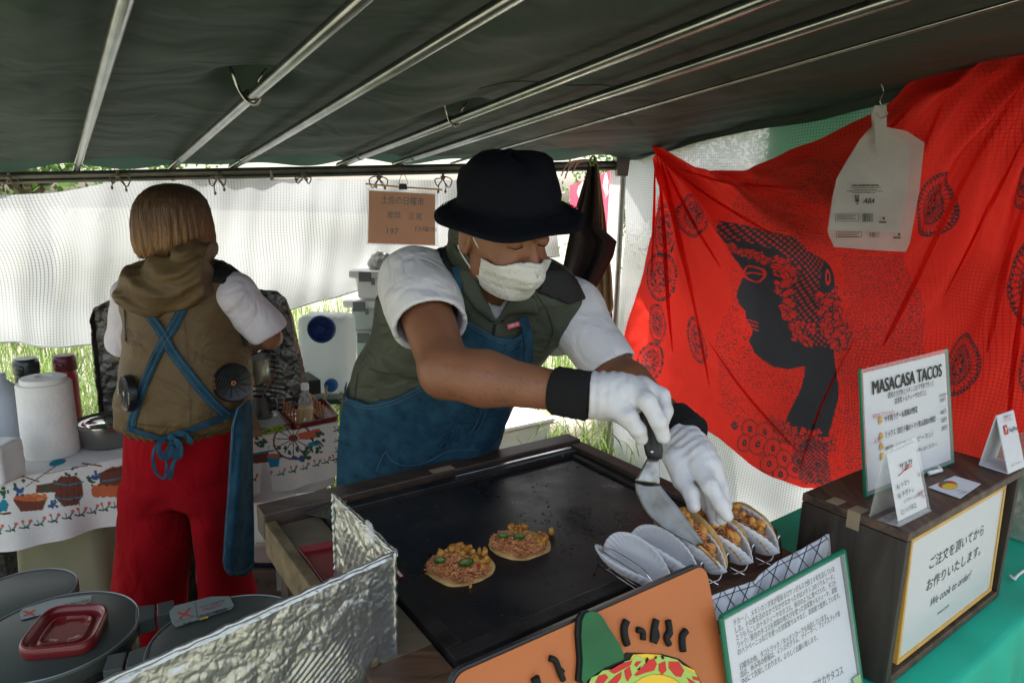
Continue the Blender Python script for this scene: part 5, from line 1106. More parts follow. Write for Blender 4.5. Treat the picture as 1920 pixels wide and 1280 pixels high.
for L in ([(1000, 620), (980, 650), (985, 680), (1010, 640)], [(1060, 640), (1075, 605), (1085, 630)], [(1120, 610), (1140, 600), (1150, 635), (1130, 640)], [(905, 735), (940, 700), (925, 735)]): raised('bean', z5(L), M['bpaint'], .0055, .0009, .0003)
raised('filling', z5([(830, 930), (880, 850), (960, 800), (1040, 776), (1130, 780), (1200, 800), (1300, 860), (1340, 930)]), M['ypaint'], .0056, .0010)

# green framed story sign
T6, V6, N6 = leaning((1580, 1034), .94, (1612, 1270))
def S6(px, py, o=0): return onplane(px, py, T6 + N6 * o, N6)
c6 = [S6(1352, 1157), S6(1582, 1032), S6(1614, 1276), None]; c6[3] = c6[0] + (c6[2] - c6[1])
sg6 = thing('story_sign', tuple((c6[2] + c6[3]) / 2), 'green framed white sheet of printed Japanese text leaning in front of the patterned cloth', 'sign')
pc6 = [S6(1357, 1163), S6(1574, 1043), S6(1608, 1274), None]; pc6[3] = pc6[0] + (pc6[2] - pc6[1])
part('paper', M['paper'], sg6, lambda b: b.add(pc6, [(0, 1, 2, 3)]), solid=.001)
part('cover', M['acrylic'], sg6, lambda b: b.add([p + N6 * .003 for p in c6], [(0, 1, 2, 3)]))
for i in range(4): a, d = c6[i], c6[(i + 1) % 4]; part('frame', M['greenframe'], sg6, lambda b: b.tube([a, d], .0042, 8), smooth=True, auto=30)
def line6(s, x0, y0, x1, y1, sz, m=None, **k):
    a = S6(1320 + x0 / 4.266, 980 + y0 / 4.266, .0012); d = S6(1320 + x1 / 4.266, 980 + y1 / 4.266, .0012); U = (d - a).normalized(); text(s, a, U, V6, sz, m or M['ink'], sg6, width=(d - a).length, **k)
for s, x0, y0, x1, y1 in (('チカーノ、メキシカン文化が蔓延るロサンゼルスで約２０年生活していま', 235, 822, 1040, 382), ('した。その食生活のなかで欠かせなかったのはメキシコのソウルフード。', 245, 880, 1035, 445), ('とうもろこしのトルティーヤのタコス。毎日のように食べていた、タコト', 255, 940, 1050, 492),
    ('ラック／屋台のタコスを高知の地きびを使った自家製トルティーヤ、高知', 262, 1000, 1058, 545), ('のハラペーニョなどを使った自家製サルサなど、高知産で提供しています。', 268, 1058, 1085, 592), ('日曜市の他、タコトラック／キッチンカーでも出店しています。', 284, 1175, 985, 760),
    ('出店、休み等の情報は、インスタグラム、ツイーター、フェイスブック等', 290, 1235, 1085, 740), ('SNSにて告知しております。よろしくお願い致します。', 300, 1290, 905, 930)): line6(s, x0, y0, x1, y1, .0105, bold=.012)
line6('マサカサタコス', 870, 1330, 1110, 1200, .016, bold=.01)
part('corner_tape', mat('clear_green_tape', (.35, .5, .25), .4), sg6, lambda b: b.add([S6(1599, 1272, .006), S6(1613, 1262, .006), S6(1616, 1278, .006), S6(1602, 1286, .006)], [(0, 1, 2, 3)]))
# patterned cloth standing between signs and table
M['quilt'] = mat('white_patterned_cloth', (.66, .69, .72), .85, var=.06, vscale=8, bump=.4, bscale=60)
def topq(px): return interp(px, [(1320, 1122), (1345, 1112), (1378, 1100), (1416, 1088), (1424, 1078), (1455, 1053), (1500, 1031), (1540, 1008), (1553, 999), (1556, 1003)])
NQ = N6
def SQ(px, py, o=0): return onplane(px, py, T6 - N6 * .035 + N6 * o, N6)
def wav(px, k): return .005 * sin(px / 17 + k * 2) + .003 * sin(px / 7 + k * 5)
b = MB(); b.grid(lambda u, v: SQ(lerp(1322, 1554, u) + (4 * (1 - v) if u > .99 else 0), topq(lerp(1322, 1554, u)) + v * 150, wav(lerp(1322, 1554, u), v) - .01 * (1 - v) ** 2), 70, 24)
qo = b.build('quilted_cloth', M['quilt'], smooth=True, solid=.003, base=tuple(SQ(1440, 1150))); tag(qo, 'white cloth with thin black triangle lines bunched behind the green framed sign', 'cloth')
b = MB()
def ql(x0, k0, x1, k1, n=10): b.tube([SQ(lerp(x0, x1, i / n), topq(lerp(x0, x1, i / n)) + lerp(k0, k1, i / n) * 150, wav(lerp(x0, x1, i / n), lerp(k0, k1, i / n)) - .01 * (1 - lerp(k0, k1, i / n)) ** 2 + .0024) for i in range(n + 1)], .0007, 4)
for k in range(9): x = 1330 + k * 27; ql(x, .0, x + 40, .45); ql(x + 22, .0, x - 16, .6)
ql(1324, .06, 1552, .06, 40); ql(1324, .42, 1552, .42, 40)
b.build('black_line', M['ink'], qo)

# ============================================================ FOIL SCREEN
M['foil'] = mat('aluminium_foil', (.50, .52, .51), .38, .92, var=.04, bump=.25, bscale=120)
M['foildark'] = mat('sooty_foil', (.20, .20, .19), .34, .9, var=.35, vscale=7, col2=(.05, .045, .04), bump=.4, bscale=100)
def crinkle(P, amp, f, seed, stripes=None):
    n1 = noise3(P, f, seed, 2); n2 = noise3(P, f * 2.3, seed + 5, 2); n3 = noise3(P, f * 5.5, seed + 11, 2)
    d = amp * (1 - 2 * np.abs(n1)) + amp * .6 * (1 - 2 * np.abs(n2)) + amp * .28 * (1 - 2 * np.abs(n3)); return d
def foilsheet(name, c, nu, nv, amp, f, seed, m, par=None, strip=None, edge=.012):
    """c: top-left, top-right, bottom-right, bottom-left"""
    c = [np.array(p) for p in c]; u = np.linspace(0, 1, nu + 1); v = np.linspace(0, 1, nv + 1); vv, uu = np.meshgrid(v, u, indexing='ij'); uu = uu.ravel()[:, None]; vv = vv.ravel()[:, None]
    P = (c[0] * (1 - uu) + c[1] * uu) * (1 - vv) + (c[3] * (1 - uu) + c[2] * uu) * vv
    N = np.cross(c[1] - c[0], c[3] - c[0]); N /= np.linalg.norm(N); H = np.linalg.norm(c[3] - c[0]); Wd_ = np.linalg.norm(c[1] - c[0])
    d = crinkle(P.astype(np.float32), amp, f, seed)
    if strip is not None:
        for (u0, u1, v0, v1, ang, fr, a) in strip:
            w = np.clip(np.minimum(np.minimum(uu[:, 0] - u0, u1 - uu[:, 0]), np.minimum(vv[:, 0] - v0, v1 - vv[:, 0])) / .05, 0, 1); s = uu[:, 0] * Wd_ * cos(ang) + vv[:, 0] * H * sin(ang) + .0035 * noise3(P.astype(np.float32), 30, seed + 2, 2)
            d = d * (1 - .6 * w) + a * w * np.sin(s * fr)
    e = np.clip(np.minimum(vv[:, 0] * H, 1) / edge, 0, 1); d = d * (.35 + .65 * e) + .0035 * (vv[:, 0] * H < .006)
    P = P + N * d[:, None]; P[:, 2] += (crinkle(P.astype(np.float32) * [1, 1, 0], .0015, 60, seed + 3) * np.exp(-vv[:, 0] * H / .01))
    return npmesh(name, P, gridfaces(nu, nv), m, par)
zt = 1.049; F0 = atZ(740, 1036, zt); Ffar = atZ(624, 926, zt); Fnear = atZ(195, 1280, zt); Fnear = F0 + (Fnear - F0) * 1.25
fs = thing('foil_screen', (F0.x, F0.y, ZD), 'folded windscreen wrapped in crinkled aluminium foil at the left of the griddle', 'screen')
dz = ZV * .19; lw = Vector((-.02, .0, 0))
o1 = foilsheet('near_panel', [Fnear, F0, F0 - dz * 1.4, Fnear - dz * 1.4], 420, 210, .0013, 74, 4, M['foil'], fs, strip=[(.05, .52, .35, 1, 1.25, 640, .0008), (.62, .86, .30, .75, .9, 800, .0007)])
Fm = F0.lerp(Ffar, .5); 
o2 = foilsheet('far_panel', [Ffar - BV * 0, F0 + Vector((0, .002, 0)), F0 - dz, Ffar - dz * .78], 260, 200, .0016, 55, 9, M['foil'], fs, strip=[(.15, .62, .22, .95, .5, 520, .0016)])
part('folded_edge', M['foil'], fs, lambda b: [b.tube([A.lerp(B, k / 40) + Vector((sin(k * 2.1 + A.x * 9), cos(k * 1.3), sin(k * 3.7))) * .0007 for k in range(41)], [.0026 + .0007 * sin(k * 1.9 + A.y * 9) for k in range(41)], 8) for A, B in ((F0 + ZV * .001, F0 - dz * 1.3), (Fnear + ZV * .001, F0 + ZV * .001), (Ffar, Ffar - dz * .75), (F0, Ffar))], smooth=True)
o = part('clear_clip', M['acrylic'], None, lambda b: b.prism([(0, 0), (.018, 0), (.02, .012), (.012, .03), (0, .032)], atY(690, 1012, .86), Vector((.7, -.7, 0)).normalized(), ZV, .004), bevel=.001, base=tuple(atY(690, 1012, .86))); tag(o, 'clear plastic clip on the rear edge of the foil screen', 'clip')

# ============================================================ FOOD WARMERS, BOTTOM LEFT
M['lid'] = mat('grey_green_lid', (.052, .066, .060), .36, .15, var=.1, vscale=5); M['body'] = mat('warmer_body', (.012, .012, .012), .25, var=.1)
M['lidside'] = mat('grey_side', (.045, .058, .056), .4); M['lidedge'] = mat('pale_edge', (.22, .25, .24), .35, .3)
M['label'] = mat('label_grey', (.20, .24, .23), .3, var=.08)
def warmer(c, R, label, lab, ang, hinge):
    t = thing('food_warmer', tuple(c - ZV * .3), label, 'pot', 'round food warmers at the lower left'); c = Vector(c)
    part('body', M['body'], t, lambda b: b.lathe([(R * .86, -.30), (R * .94, -.28), (R * .97, -.12), (R * .95, -.03), (R * .9, -.012)], c, 56), smooth=True, auto=50)
    part('lid', M['lid'], t, lambda b: b.lathe([(R * .97, -.030), (R, -.022), (R * 1.0, -.004), (R * .975, 0), (R * .965, -.0015), (R * .80, .002), (0, .004)], c, 72), smooth=True, auto=40)
    part('lid_ring', M['lidedge'], t, lambda b: b.lathe([(R * .968, -.0005), (R * .972, .0012), (R * .980, .0012), (R * .984, -.0005)], c, 72), smooth=True)
    for (h, w) in hinge:
        d = Vector((cos(h), sin(h), 0)); s = Vector((-sin(h), cos(h), 0)); P = c + d * R * .93
        hb = part('hinge', M['lidside'], t, lambda b: b.add([P - s * w + ZV * .001, P + s * w + ZV * .001, P + s * w * .75 + d * .034 + ZV * 0, P - s * w * .75 + d * .034, P - s * w - ZV * .03, P + s * w - ZV * .03, P + s * w * .75 + d * .034 - ZV * .03, P - s * w * .75 + d * .034 - ZV * .03], [(0, 1, 2, 3), (4, 5, 6, 7), (0, 1, 5, 4), (1, 2, 6, 5), (2, 3, 7, 6), (3, 0, 4, 7)]), bevel=.002)
        part('latch', M['lidside'], t, lambda b: b.box(P - s * w * .75 + d * .0375 - ZV * .035, s * w * 1.5, d * .030, ZV * .036), bevel=.002)
    return t
c1 = atZ(104, 1186, .70); wt = warmer(c1, .140, 'round grey lidded food warmer under the red plastic lid', None, 0, ((radians(28), .030),))
c2 = atZ(432, 1196, .70); w2 = warmer(c2, .145, 'round grey lidded food warmer with a warning label beside the foil screen', None, 0, ((radians(202), .030),))
c3 = atZ(40, 1112, .69); warmer(c3, .10, 'smaller dark lidded pot behind the warmer with the red lid', None, 0, ())
M['rack'] = mat('dark_shelf', (.03, .03, .03), .6)
o = part('low_table', M['rack'], None, lambda b: (b.box((-1.35, .55, .36), (1.05, 0, 0), (0, .85, 0), (0, 0, .03)), b.box((-1.3, .6, 0), (.04, 0, 0), (0, .04, 0), (0, 0, .36)), b.box((-.4, .6, 0), (.04, 0, 0), (0, .04, 0), (0, 0, .36)), b.box((-1.3, 1.3, 0), (.04, 0, 0), (0, .04, 0), (0, 0, .36)), b.box((-.4, 1.3, 0), (.04, 0, 0), (0, .04, 0), (0, 0, .36))), base=(-.8, 1, 0)); tag(o, 'low dark table carrying the food warmers', 'table')
def label(t, pts, z=.7045, rows=(), xmark=None):
    P = [atZ(x, y, z) for x, y in pts]; L = part('warning_label', M['label'], t, lambda b: b.add(P, [tuple(range(len(P)))]), solid=.0006)
    return L
label(w2, [(317, 1146), (328, 1135), (395, 1118), (430, 1117), (439, 1134), (434, 1141), (330, 1175), (322, 1168)], .7048)
zz = .7056
def strip(t, x0, y0, x1, y1, w, m, z=zz): a, d = atZ(x0, y0, z), atZ(x1, y1, z); s = (d - a).cross(ZV).normalized() * w / 2; part('mark', m, t, lambda b: b.add([a - s, a + s, d + s, d - s], [(0, 1, 2, 3)]))
strip(w2, 332, 1147, 362, 1155, .004, M['redink']); strip(w2, 336, 1160, 356, 1139, .004, M['redink']); strip(w2, 326, 1166, 436, 1137, .0008, M['ink']); strip(w2, 366, 1127, 370, 1155, .0008, M['ink'])
UU = (atZ(372, 1152, zz) - atZ(428, 1136, zz)).normalized(); VV = ZV.cross(UU).normalized() * 1
text('保温容器はさわらない', atZ(425, 1139, zz), UU, VV, .0125, M['ink'], w2, width=.055, bold=.015); text('火にかけない', atZ(414, 1131, zz), UU, VV, .0125, M['redink'], w2, width=.035, bold=.01); text('高温注意やけどのおそれ', atZ(420, 1124, zz), UU, VV, .008, M['ink'], w2, width=.045)
text('危険', atZ(385, 1158, zz), UU, VV, .009, M['ink'], w2); text('警告', atZ(360, 1163, zz), UU, VV, .009, M['ink'], w2); strip(w2, 374, 1161, 390, 1156, .005, Yl)
label(wt, [(36, 1150), (42, 1141), (100, 1123), (172, 1115), (170, 1128), (40, 1161)], .7045); strip(wt, 44, 1144, 64, 1152, .004, M['redink']); strip(wt, 44, 1154, 66, 1142, .004, M['redink']); text('高温注意', atZ(168, 1122, zz), UU, VV, .011, M['ink'], wt, width=.028); text('保温', atZ(140, 1128, zz), UU, VV, .009, M['ink'], wt)
# red lid
cr4 = [atZ(88, 1132, .725), atZ(212, 1126, .725), atZ(176, 1208, .725), atZ(14, 1224, .725)]
def sq(k, z, p=4.2, n=64):
    out = []
    for i in range(n):
        a = 2 * pi * i / n; x = abs(cos(a)) ** (2 / p) * (1 if cos(a) > 0 else -1); y = abs(sin(a)) ** (2 / p) * (1 if sin(a) > 0 else -1); x, y = x * k, y * k
        q = cr4[0].lerp(cr4[1], (x + 1) / 2).lerp(cr4[3].lerp(cr4[2], (x + 1) / 2), (1 - y) / 2); out.append(q + ZV * z)
    return out
rl = thing('container_cover', tuple(sum(cr4, Vector()) / 4 - ZV * .02), 'square red plastic container lid lying on the left food warmer', 'lid')
def rings(b, L, cap_=True):
    n = len(L[0]); b.add([p for l_ in L for p in l_], [(i * n + j, i * n + (j + 1) % n, (i + 1) * n + (j + 1) % n, (i + 1) * n + j) for i in range(len(L) - 1) for j in range(n)] + ([tuple((len(L) - 1) * n + j for j in range(n))] if cap_ else []))
part('lid_body', M['redpl'], rl, lambda b: rings(b, [sq(.95, -.0215), sq(.97, -.012), sq(.965, -.003), sq(.93, .0005), sq(.88, 0), sq(.85, -.008), sq(.80, -.0115), sq(.62, -.0115), sq(.595, -.0085), sq(.555, -.0085), sq(.53, -.0135), sq(.3, -.0135)]), smooth=True, auto=70)
# ============================================================ REAR TABLE
ZR = .75
def RP(a, b, z=ZR): return Vector((-.96, 1.945, 0)) + AV * a - BV * b + ZV * z       # a to the right along the front edge, b towards the camera
rL, rR, rD = -1.5, .47, .42
# where the right end of the table is in the photo
q = atZ(640, 800, ZR); rR = (q - Vector((-.96, 1.945, ZR))).dot(AV); fr0 = (q - Vector((-.96, 1.945, ZR))).dot(-BV)
rt = thing('rear_table', tuple(RP(-.3, -.2, 0)), 'folding table along the back of the stall under the printed cloth', 'table')
part('table_top', M['ply'], rt, lambda b: b.box(RP(rL, 0, ZR - .03), AV * (rR - rL), BV * rD, ZV * .025))
for a, b_ in ((rL + .1, -.03), (rR - .06, -.03), (rL + .1, -rD + .04), (rR - .06, -rD + .04)): part('leg', M['darksteel'], rt, lambda b: b.tube([RP(a, b_, 0), RP(a, b_, ZR - .031)], .013, 10), smooth=True)
M['printcloth'] = printmat('printed_tablecloth', (1, 1, 1), (0, 0, 0), 0, colattr=True, rough=.85)
NU, NV = 760, 300
u = np.linspace(0, 1, NU + 1); dr = .19; Ltot = rD + dr + .01; s = np.linspace(0, Ltot, NV + 1); ss, uu = np.meshgrid(s, u, indexing='ij'); ss = ss.ravel(); aa = (rL + .25 + uu.ravel() * (rR + .006 - rL - .25))
R0 = .008
z = np.where(ss < rD, ZR + .0035, ZR + .0035 - (ss - rD)); bb = np.where(ss < rD, -(rD - ss), .006)
hang_ = np.clip((ss - rD) / dr, 0, 1.1); bb = bb + hang_ * (.012 * np.sin(aa * 23 + 1.5 * np.sin(aa * 5)) + .006 * np.sin(aa * 51 + 1)) + hang_ * .01
P = np.array(RP(0, 0, 0))[None] + np.outer(aa, AV) - np.outer(bb, BV); P[:, 2] += z + .0012 * np.sin(aa * 60) * np.sin(ss * 40)
Qp = projn(P).astype(np.float32); colr = np.tile(np.array([.68, .68, .66, 1], np.float32), (len(P), 1)); base_ = colr.copy()
def paint(mask, c): colr[mask, :3] = c
def Z2(L): return [(x / 2.064, 660 + y / 2.064) for x, y in L]
BRN, BRD, ORG, GRN, BLU, TEALC, RED_ = (.16, .055, .035), (.09, .035, .025), (.50, .13, .05), (.035, .10, .055), (.04, .10, .22), (.02, .22, .32), (.55, .12, .07)
def pp(L, c, raw=False):
    L = L if raw else Z2(L); paint(poly2(Qp, L) < 0, c)
def pe(cx, cy, rx, ry, c, rot=0):
    cx, cy, rx, ry = cx / 2.064, 660 + cy / 2.064, rx / 2.064, ry / 2.064; x = Qp[:, 0] - cx; y = Qp[:, 1] - cy; X = x * cos(rot) + y * sin(rot); Y = -x * sin(rot) + y * cos(rot); paint((X / rx) ** 2 + (Y / ry) ** 2 < 1, c)
def pl_(L, w, c):
    L = Z2(L); m = np.zeros(len(Qp), bool)
    for (x0, y0), (x1, y1) in zip(L, L[1:]):
        e = np.array([x1 - x0, y1 - y0]); t = np.clip(((Qp - [x0, y0]) @ e) / (e @ e), 0, 1); dd = np.hypot(Qp[:, 0] - x0 - t * e[0], Qp[:, 1] - y0 - t * e[1]); m |= dd < w / 2.064 / 2
    paint(m, c)
rr = random.Random(12)
# shed line, barrel, baskets, pumpkins
pp([(140, 515), (220, 500), (230, 540), (140, 545)], BRN); pp([(380, 470), (430, 445), (500, 435), (500, 545), (470, 548), (390, 525)], BRN)
pl_([(395, 500), (500, 480)], 5, TEALC); pl_([(400, 462), (500, 448)], 4, BRD)
pl_([(100, 520), (215, 440)], 4, BRN); pe(222, 427, 34, 12, TEALC, -.25); pl_([(180, 470), (350, 435)], 4, BRN); pl_([(318, 430), (392, 440)], 6, BRN); pl_([(40, 430), (60, 445), (95, 440)], 6, BRD); pl_([(0, 500), (90, 480), (150, 500)], 5, BRN)
for k in range(60):
    x, y = rr.choice(((340, 490), (270, 470), (40, 560), (190, 520), (300, 560), (360, 500), (475, 530), (70, 510), (10, 545))); pe(x + rr.uniform(-26, 26), y + rr.uniform(-20, 20), rr.uniform(5, 11), rr.uniform(4, 7), GRN, rr.uniform(0, 3))
pp([(215, 500), (235, 480), (295, 478), (318, 500), (322, 550), (300, 590), (245, 597), (212, 560)], BRN)
for y in (500, 555): pl_([(213, y + 8), (265, y + 14), (321, y + 2)], 5, TEALC)
for x in (235, 260, 285, 305): pl_([(x, 485), (x + 2, 592)], 2, BRD)
pp([(50, 570), (185, 560), (165, 610), (80, 617)], BRN); pe(118, 563, 66, 14, ORG)
for k in range(18): pe(118 + rr.uniform(-55, 55), 560 + rr.uniform(-10, 8), 9, 7, rr.choice((ORG, RED_, (.55, .22, .08))))
for x in (375, 400, 428, 452): pe(x, 538, 22, 24, ORG); pl_([(x, 518), (x - 4, 538), (x, 558)], 2, RED_)
for cx, cy in ((205, 585), (75, 540), (372, 478), (12, 600)):
    for k in range(14): pe(cx + rr.uniform(-16, 16), cy + rr.uniform(-17, 14), 6, 6, BLU)
pe(14, 592, 15, 24, TEALC); pl_([(0, 625), (40, 622)], 8, BRN)
# flower border along the hem, left and right
def border(L, n, sc=1):
    L2 = L
    for k in range(n):
        t = k / (n - 1); i = min(int(t * (len(L2) - 1)), len(L2) - 2); f = t * (len(L2) - 1) - i; x = lerp(L2[i][0], L2[i + 1][0], f); y = lerp(L2[i][1], L2[i + 1][1], f); s = sc
        pl_([(x - 26 * s, y + 6), (x - 10 * s, y + 8 * s), (x + 6 * s, y - 2), (x + 12 * s, y - 14 * s)], 6 * s, GRN); pl_([(x - 8 * s, y + 6), (x - 14 * s, y - 12 * s)], 4 * s, GRN); pe(x + 14 * s, y - 20 * s, 7 * s, 7 * s, RED_); pe(x + 4 * s, y + 6 * s, 9 * s, 4 * s, GRN, .6)
        if k % 2: pe(x - 16 * s, y - 18 * s, 6 * s, 6 * s, RED_)
border([(-60, 700), (60, 682), (180, 656), (300, 628), (400, 606), (500, 582)], 12)
border([(985, 490), (1080, 470), (1160, 452), (1240, 430), (1300, 412)], 8, .75)
border([(1312, 420), (1308, 360), (1304, 300)], 4, .6)
# right part: wheel, bucket, bench, birds
for k in range(12): a = k * pi / 6; pl_([(1135, 335), (1135 + 68 * cos(a), 335 + 62 * sin(a))], 4, BRN)
t_ = np.linspace(0, 6.3, 30); pl_([(1135 + 76 * cos(a), 345 + 68 * sin(a)) for a in t_], 7, BRN); pe(1135, 332, 18, 13, BRN)
pp([(970, 395), (1040, 385), (1040, 425), (970, 432)], BRN); pl_([(970, 395), (1060, 380)], 6, TEALC)
pp([(1032, 405), (1085, 398), (1078, 442), (1045, 447)], TEALC); pe(1058, 400, 27, 9, ORG); pl_([(1035, 400), (1040, 365), (1075, 362), (1084, 395)], 2, BRD)
pp([(1150, 315), (1235, 295), (1250, 315), (1235, 330), (1160, 335)], RED_); pe(1215, 355, 26, 9, TEALC, -.1); pl_([(1236, 345), (1250, 365)], 6, BRN)
for k in range(60):
    x, y = rr.choice(((1010, 350), (1100, 385), (1170, 385), (1225, 375), (1190, 400), (1230, 330))); pe(x + rr.uniform(-24, 24), y + rr.uniform(-20, 20), rr.uniform(5, 10), rr.uniform(4, 7), GRN, rr.uniform(0, 3))
for k in range(14): pe(1155 + rr.uniform(-25, 25), 412 + rr.uniform(-8, 8), 6, 6, BLU)
top_back = (ss < rD - .16); colr[top_back] = base_[top_back]
tcl = npmesh('printed_tablecloth', P, gridfaces(NU, NV), M['printcloth'], colattr=colr, base=tuple(RP(-.3, 0, 0))); tag(tcl, 'white tablecloth printed with barrels, baskets, pumpkins and a flower border on the rear table', 'tablecloth')
b = MB(); b.grid(lambda u, v: RP(rR + .008 + .004 * sin(u * 20) * v, -rD + u * rD + .0, ZR + .003 - v * .20), 30, 8); b.build('end_drop', mat('white_cotton', (.60, .60, .58), .85), tcl, smooth=True)
# lower plain white undercloth on the right half
b = MB(); b.grid(lambda u, v: RP(lerp(-.12, rR - .01, u), .002 + .008 * sin(u * 24) * v, ZR - .03 - v * .20), 60, 8); o = b.build('undercloth', mat('white_undercloth', (.62, .62, .62), .85), smooth=True, base=tuple(RP(.2, 0, 0))); tag(o, 'plain white undercloth hanging below the printed cloth right of the woman', 'tablecloth')

# ---- things on the rear table
M['towel'] = mat('paper_towel', (.80, .78, .74), .9, var=.04, vscale=20, bump=.5, bscale=90)
c = atZ(74, 864, ZR) + Vector((.0, .055, 0)); c.z = ZR + .005
pt_ = thing('paper_towel_roll', tuple(c), 'large white paper towel roll at the left on the printed tablecloth', 'paper roll')
part('roll', M['towel'], pt_, lambda b: b.lathe([(0, 0), (.071, 0), (.072, .004), (.069, .212), (.066, .216), (.050, .217)], c, 56), smooth=True, auto=40)
part('inner_roll', M['towel'], pt_, lambda b: b.lathe([(.058, .215), (.058, .229), (.056, .231), (.022, .234), (.020, .232), (.020, .10)], c, 48), smooth=True, auto=40)
def bottle(px, py, r, h, m, m2, label, cat='bottle', Yoff=0):
    c = atZ(px, py, ZR + .004) ; c = c + Vector((0, r * .8, 0)); t = thing('flask', tuple(c), label, cat)
    part('flask_body', m, t, lambda b: b.lathe([(0, 0), (r * .95, 0), (r, .006), (r, h * .70), (r * .93, h * .76), (r * .88, h * .78)], c, 32), smooth=True, auto=40)
    part('cap', m2, t, lambda b: b.lathe([(r * .95, h * .782), (r * 1.02, h * .80), (r * 1.03, h * .93), (r * .92, h * .985), (r * .84, h), (0, h)], c, 32), smooth=True, auto=40)
    part('cap_button', m2, t, lambda b: b.ell(c + Vector((.1 * r, -r * .98, h * .88)), r * .45, r * .12, r * .32), smooth=True)
M['flaskred'] = mat('red_flask', (.30, .012, .025), .3, var=.08, coat=.3); M['capred'] = mat('maroon_cap', (.11, .015, .02), .35); M['flaskblk'] = mat('dark_flask', (.015, .022, .025), .3, coat=.3)
bottle(124, 798, .034, .235, M['flaskred'], M['capred'], 'red insulated flask standing behind the paper towel roll')
bottle(52, 812, .036, .24, M['flaskblk'], M['flaskblk'], 'dark insulated flask whose cap shows over the left of the paper towel roll')
M['stainless'] = mat('brushed_stainless', (.40, .40, .38), .30, 1, var=.12, vscale=8); M['stainlid'] = mat('lid_stainless', (.55, .56, .56), .16, 1, var=.08)
c = atZ(178, 846, ZR + .004) + Vector((0, .075, 0)); c.z = ZR + .005
pot = thing('cooking_pot', tuple(c), 'low stainless pot with a dished steel lid between the towel roll and the woman', 'pot')
part('pot_body', M['stainless'], pot, lambda b: b.lathe([(0, 0), (.072, 0), (.079, .008), (.082, .066), (.085, .068)], c, 48), smooth=True, auto=50)
part('pot_lid', M['stainlid'], pot, lambda b: b.lathe([(.0835, .066), (.092, .070), (.092, .074), (.086, .0765), (.080, .070), (.062, .0675), (.058, .071), (0, .073)], c, 56), smooth=True, auto=50)
part('lid_knob', M['brightsteel'], pot, lambda b: b.ell(c + Vector((.03, .075, .082)), .004, .004, .006), smooth=True)
M['jug'] = mat('bluish_jug', (.42, .46, .52), .35, var=.05)
c = atZ(-8, 838, ZR + .003) + Vector((0, .05, 0)); c.z = ZR + .005
jg = thing('white_jug', tuple(c), 'pale bluish plastic jug cut by the left edge behind the tissue pack', 'jug')
part('jug_body', M['jug'], jg, lambda b: b.lathe([(0, 0), (.052, 0), (.055, .006), (.055, .12), (.050, .15), (.035, .175), (.016, .195), (.016, .215), (0, .215)], c, 32), smooth=True)
M['tissue'] = mat('tissue_pack', (.70, .70, .68), .5, var=.05, bump=.4, bscale=40)
c = atZ(-20, 905, ZR + .004); c.z = ZR + .005
v_ = Vol((c.x - .09, c.y - .06, ZR), (c.x + .09, c.y + .09, ZR + .14), .0035); d = rbox(v_.P, (c.x, c.y + .015, ZR + .06), (.062, .045, .055), .012); d += .003 * noise3(v_.P, 55, 3, 2)
o = sdfobj('tissue_pack', v_, d, M['tissue'], None, base=tuple(c)); tag(o, 'crumpled white tissue pack at the left edge in front of the towel roll', 'tissue pack')

# steel mug with spoon, cutting board, scissors, peg tray, oil bottle
c = atZ(486, 786, ZR + .004) + Vector((0, .03, 0)); c.z = ZR + .005
mg = thing('steel_mug', tuple(c), 'stainless steel mug with a wire handle on the table right of the woman', 'mug')
part('mug_body', M['stainless'], mg, lambda b: b.lathe([(0, 0), (.035, 0), (.036, .004), (.036, .078), (.038, .080), (.0345, .079), (.0345, .01), (0, .008)], c, 36), smooth=True, auto=50)
part('handle', M['stainless'], mg, lambda b: b.tube(catmull([c + Vector((.034, -.01, .070)), c + Vector((.055, -.012, .070)), c + Vector((.058, -.012, .03)), c + Vector((.034, -.01, .02))], 6), .0028, 8), smooth=True)
M['spoonwood'] = mat('wooden_spoon', (.25, .10, .04), .55, var=.2, vscale=30)
o = part('wooden_spoon', M['spoonwood'], None, lambda b: b.tube(catmull([c + Vector((-.012, 0, .02)), c + Vector((.0, .0, .06)), c + Vector((.032, .01, .125)), c + Vector((.048, .012, .160))], 4), [.006] * 8 + [.0075] * 5, 8, flat=.6), smooth=True, base=tuple(c)); tag(o, 'brown wooden spoon leaning out of the steel mug', 'spoon')
cbp = [atZ(455, 822, ZR + .004), atZ(493, 818, ZR + .004), atZ(482, 788, ZR + .004), atZ(452, 792, ZR + .004)]
M['board'] = mat('light_cutting_board', (.30, .18, .09), .55, var=.15, vscale=12)
o = part('cutting_board', M['board'], None, lambda b: b.add(cbp + [p + ZV * .016 for p in cbp], [(3, 2, 1, 0), (4, 5, 6, 7), (0, 1, 5, 4), (1, 2, 6, 5), (2, 3, 7, 6), (3, 0, 4, 7)]), bevel=.002, base=tuple(cbp[0])); tag(o, 'small light wooden cutting board in front of the steel mug', 'cutting board')
M['limepl'] = mat('lime_plastic', (.28, .42, .02), .35)
sc_ = thing('scissors', tuple(atZ(512, 808, ZR)), 'scissors with lime green handles lying at the front edge of the rear table', 'scissors')
for (x, y) in ((503, 808), (522, 803)):
    p = atZ(x, y, ZR + .009); part('scissor_handle', M['limepl'], sc_, lambda b: b.tube([p + AV * .021 * cos(a) + BV * .019 * sin(a) for a in np.linspace(0, 2 * pi, 15)[:-1]], .0042, 8, closed=True), smooth=True)
part('blade', M['brightsteel'], sc_, lambda b: b.box(atZ(494, 806, ZR + .007), Vector((-.03, .01, 0)), Vector((.003, .012, 0)), ZV * .003))
tcr = [atZ(550, 806, ZR + .004), atZ(630, 789, ZR + .004), atZ(606, 757, ZR + .004), atZ(519, 770, ZR + .004)]
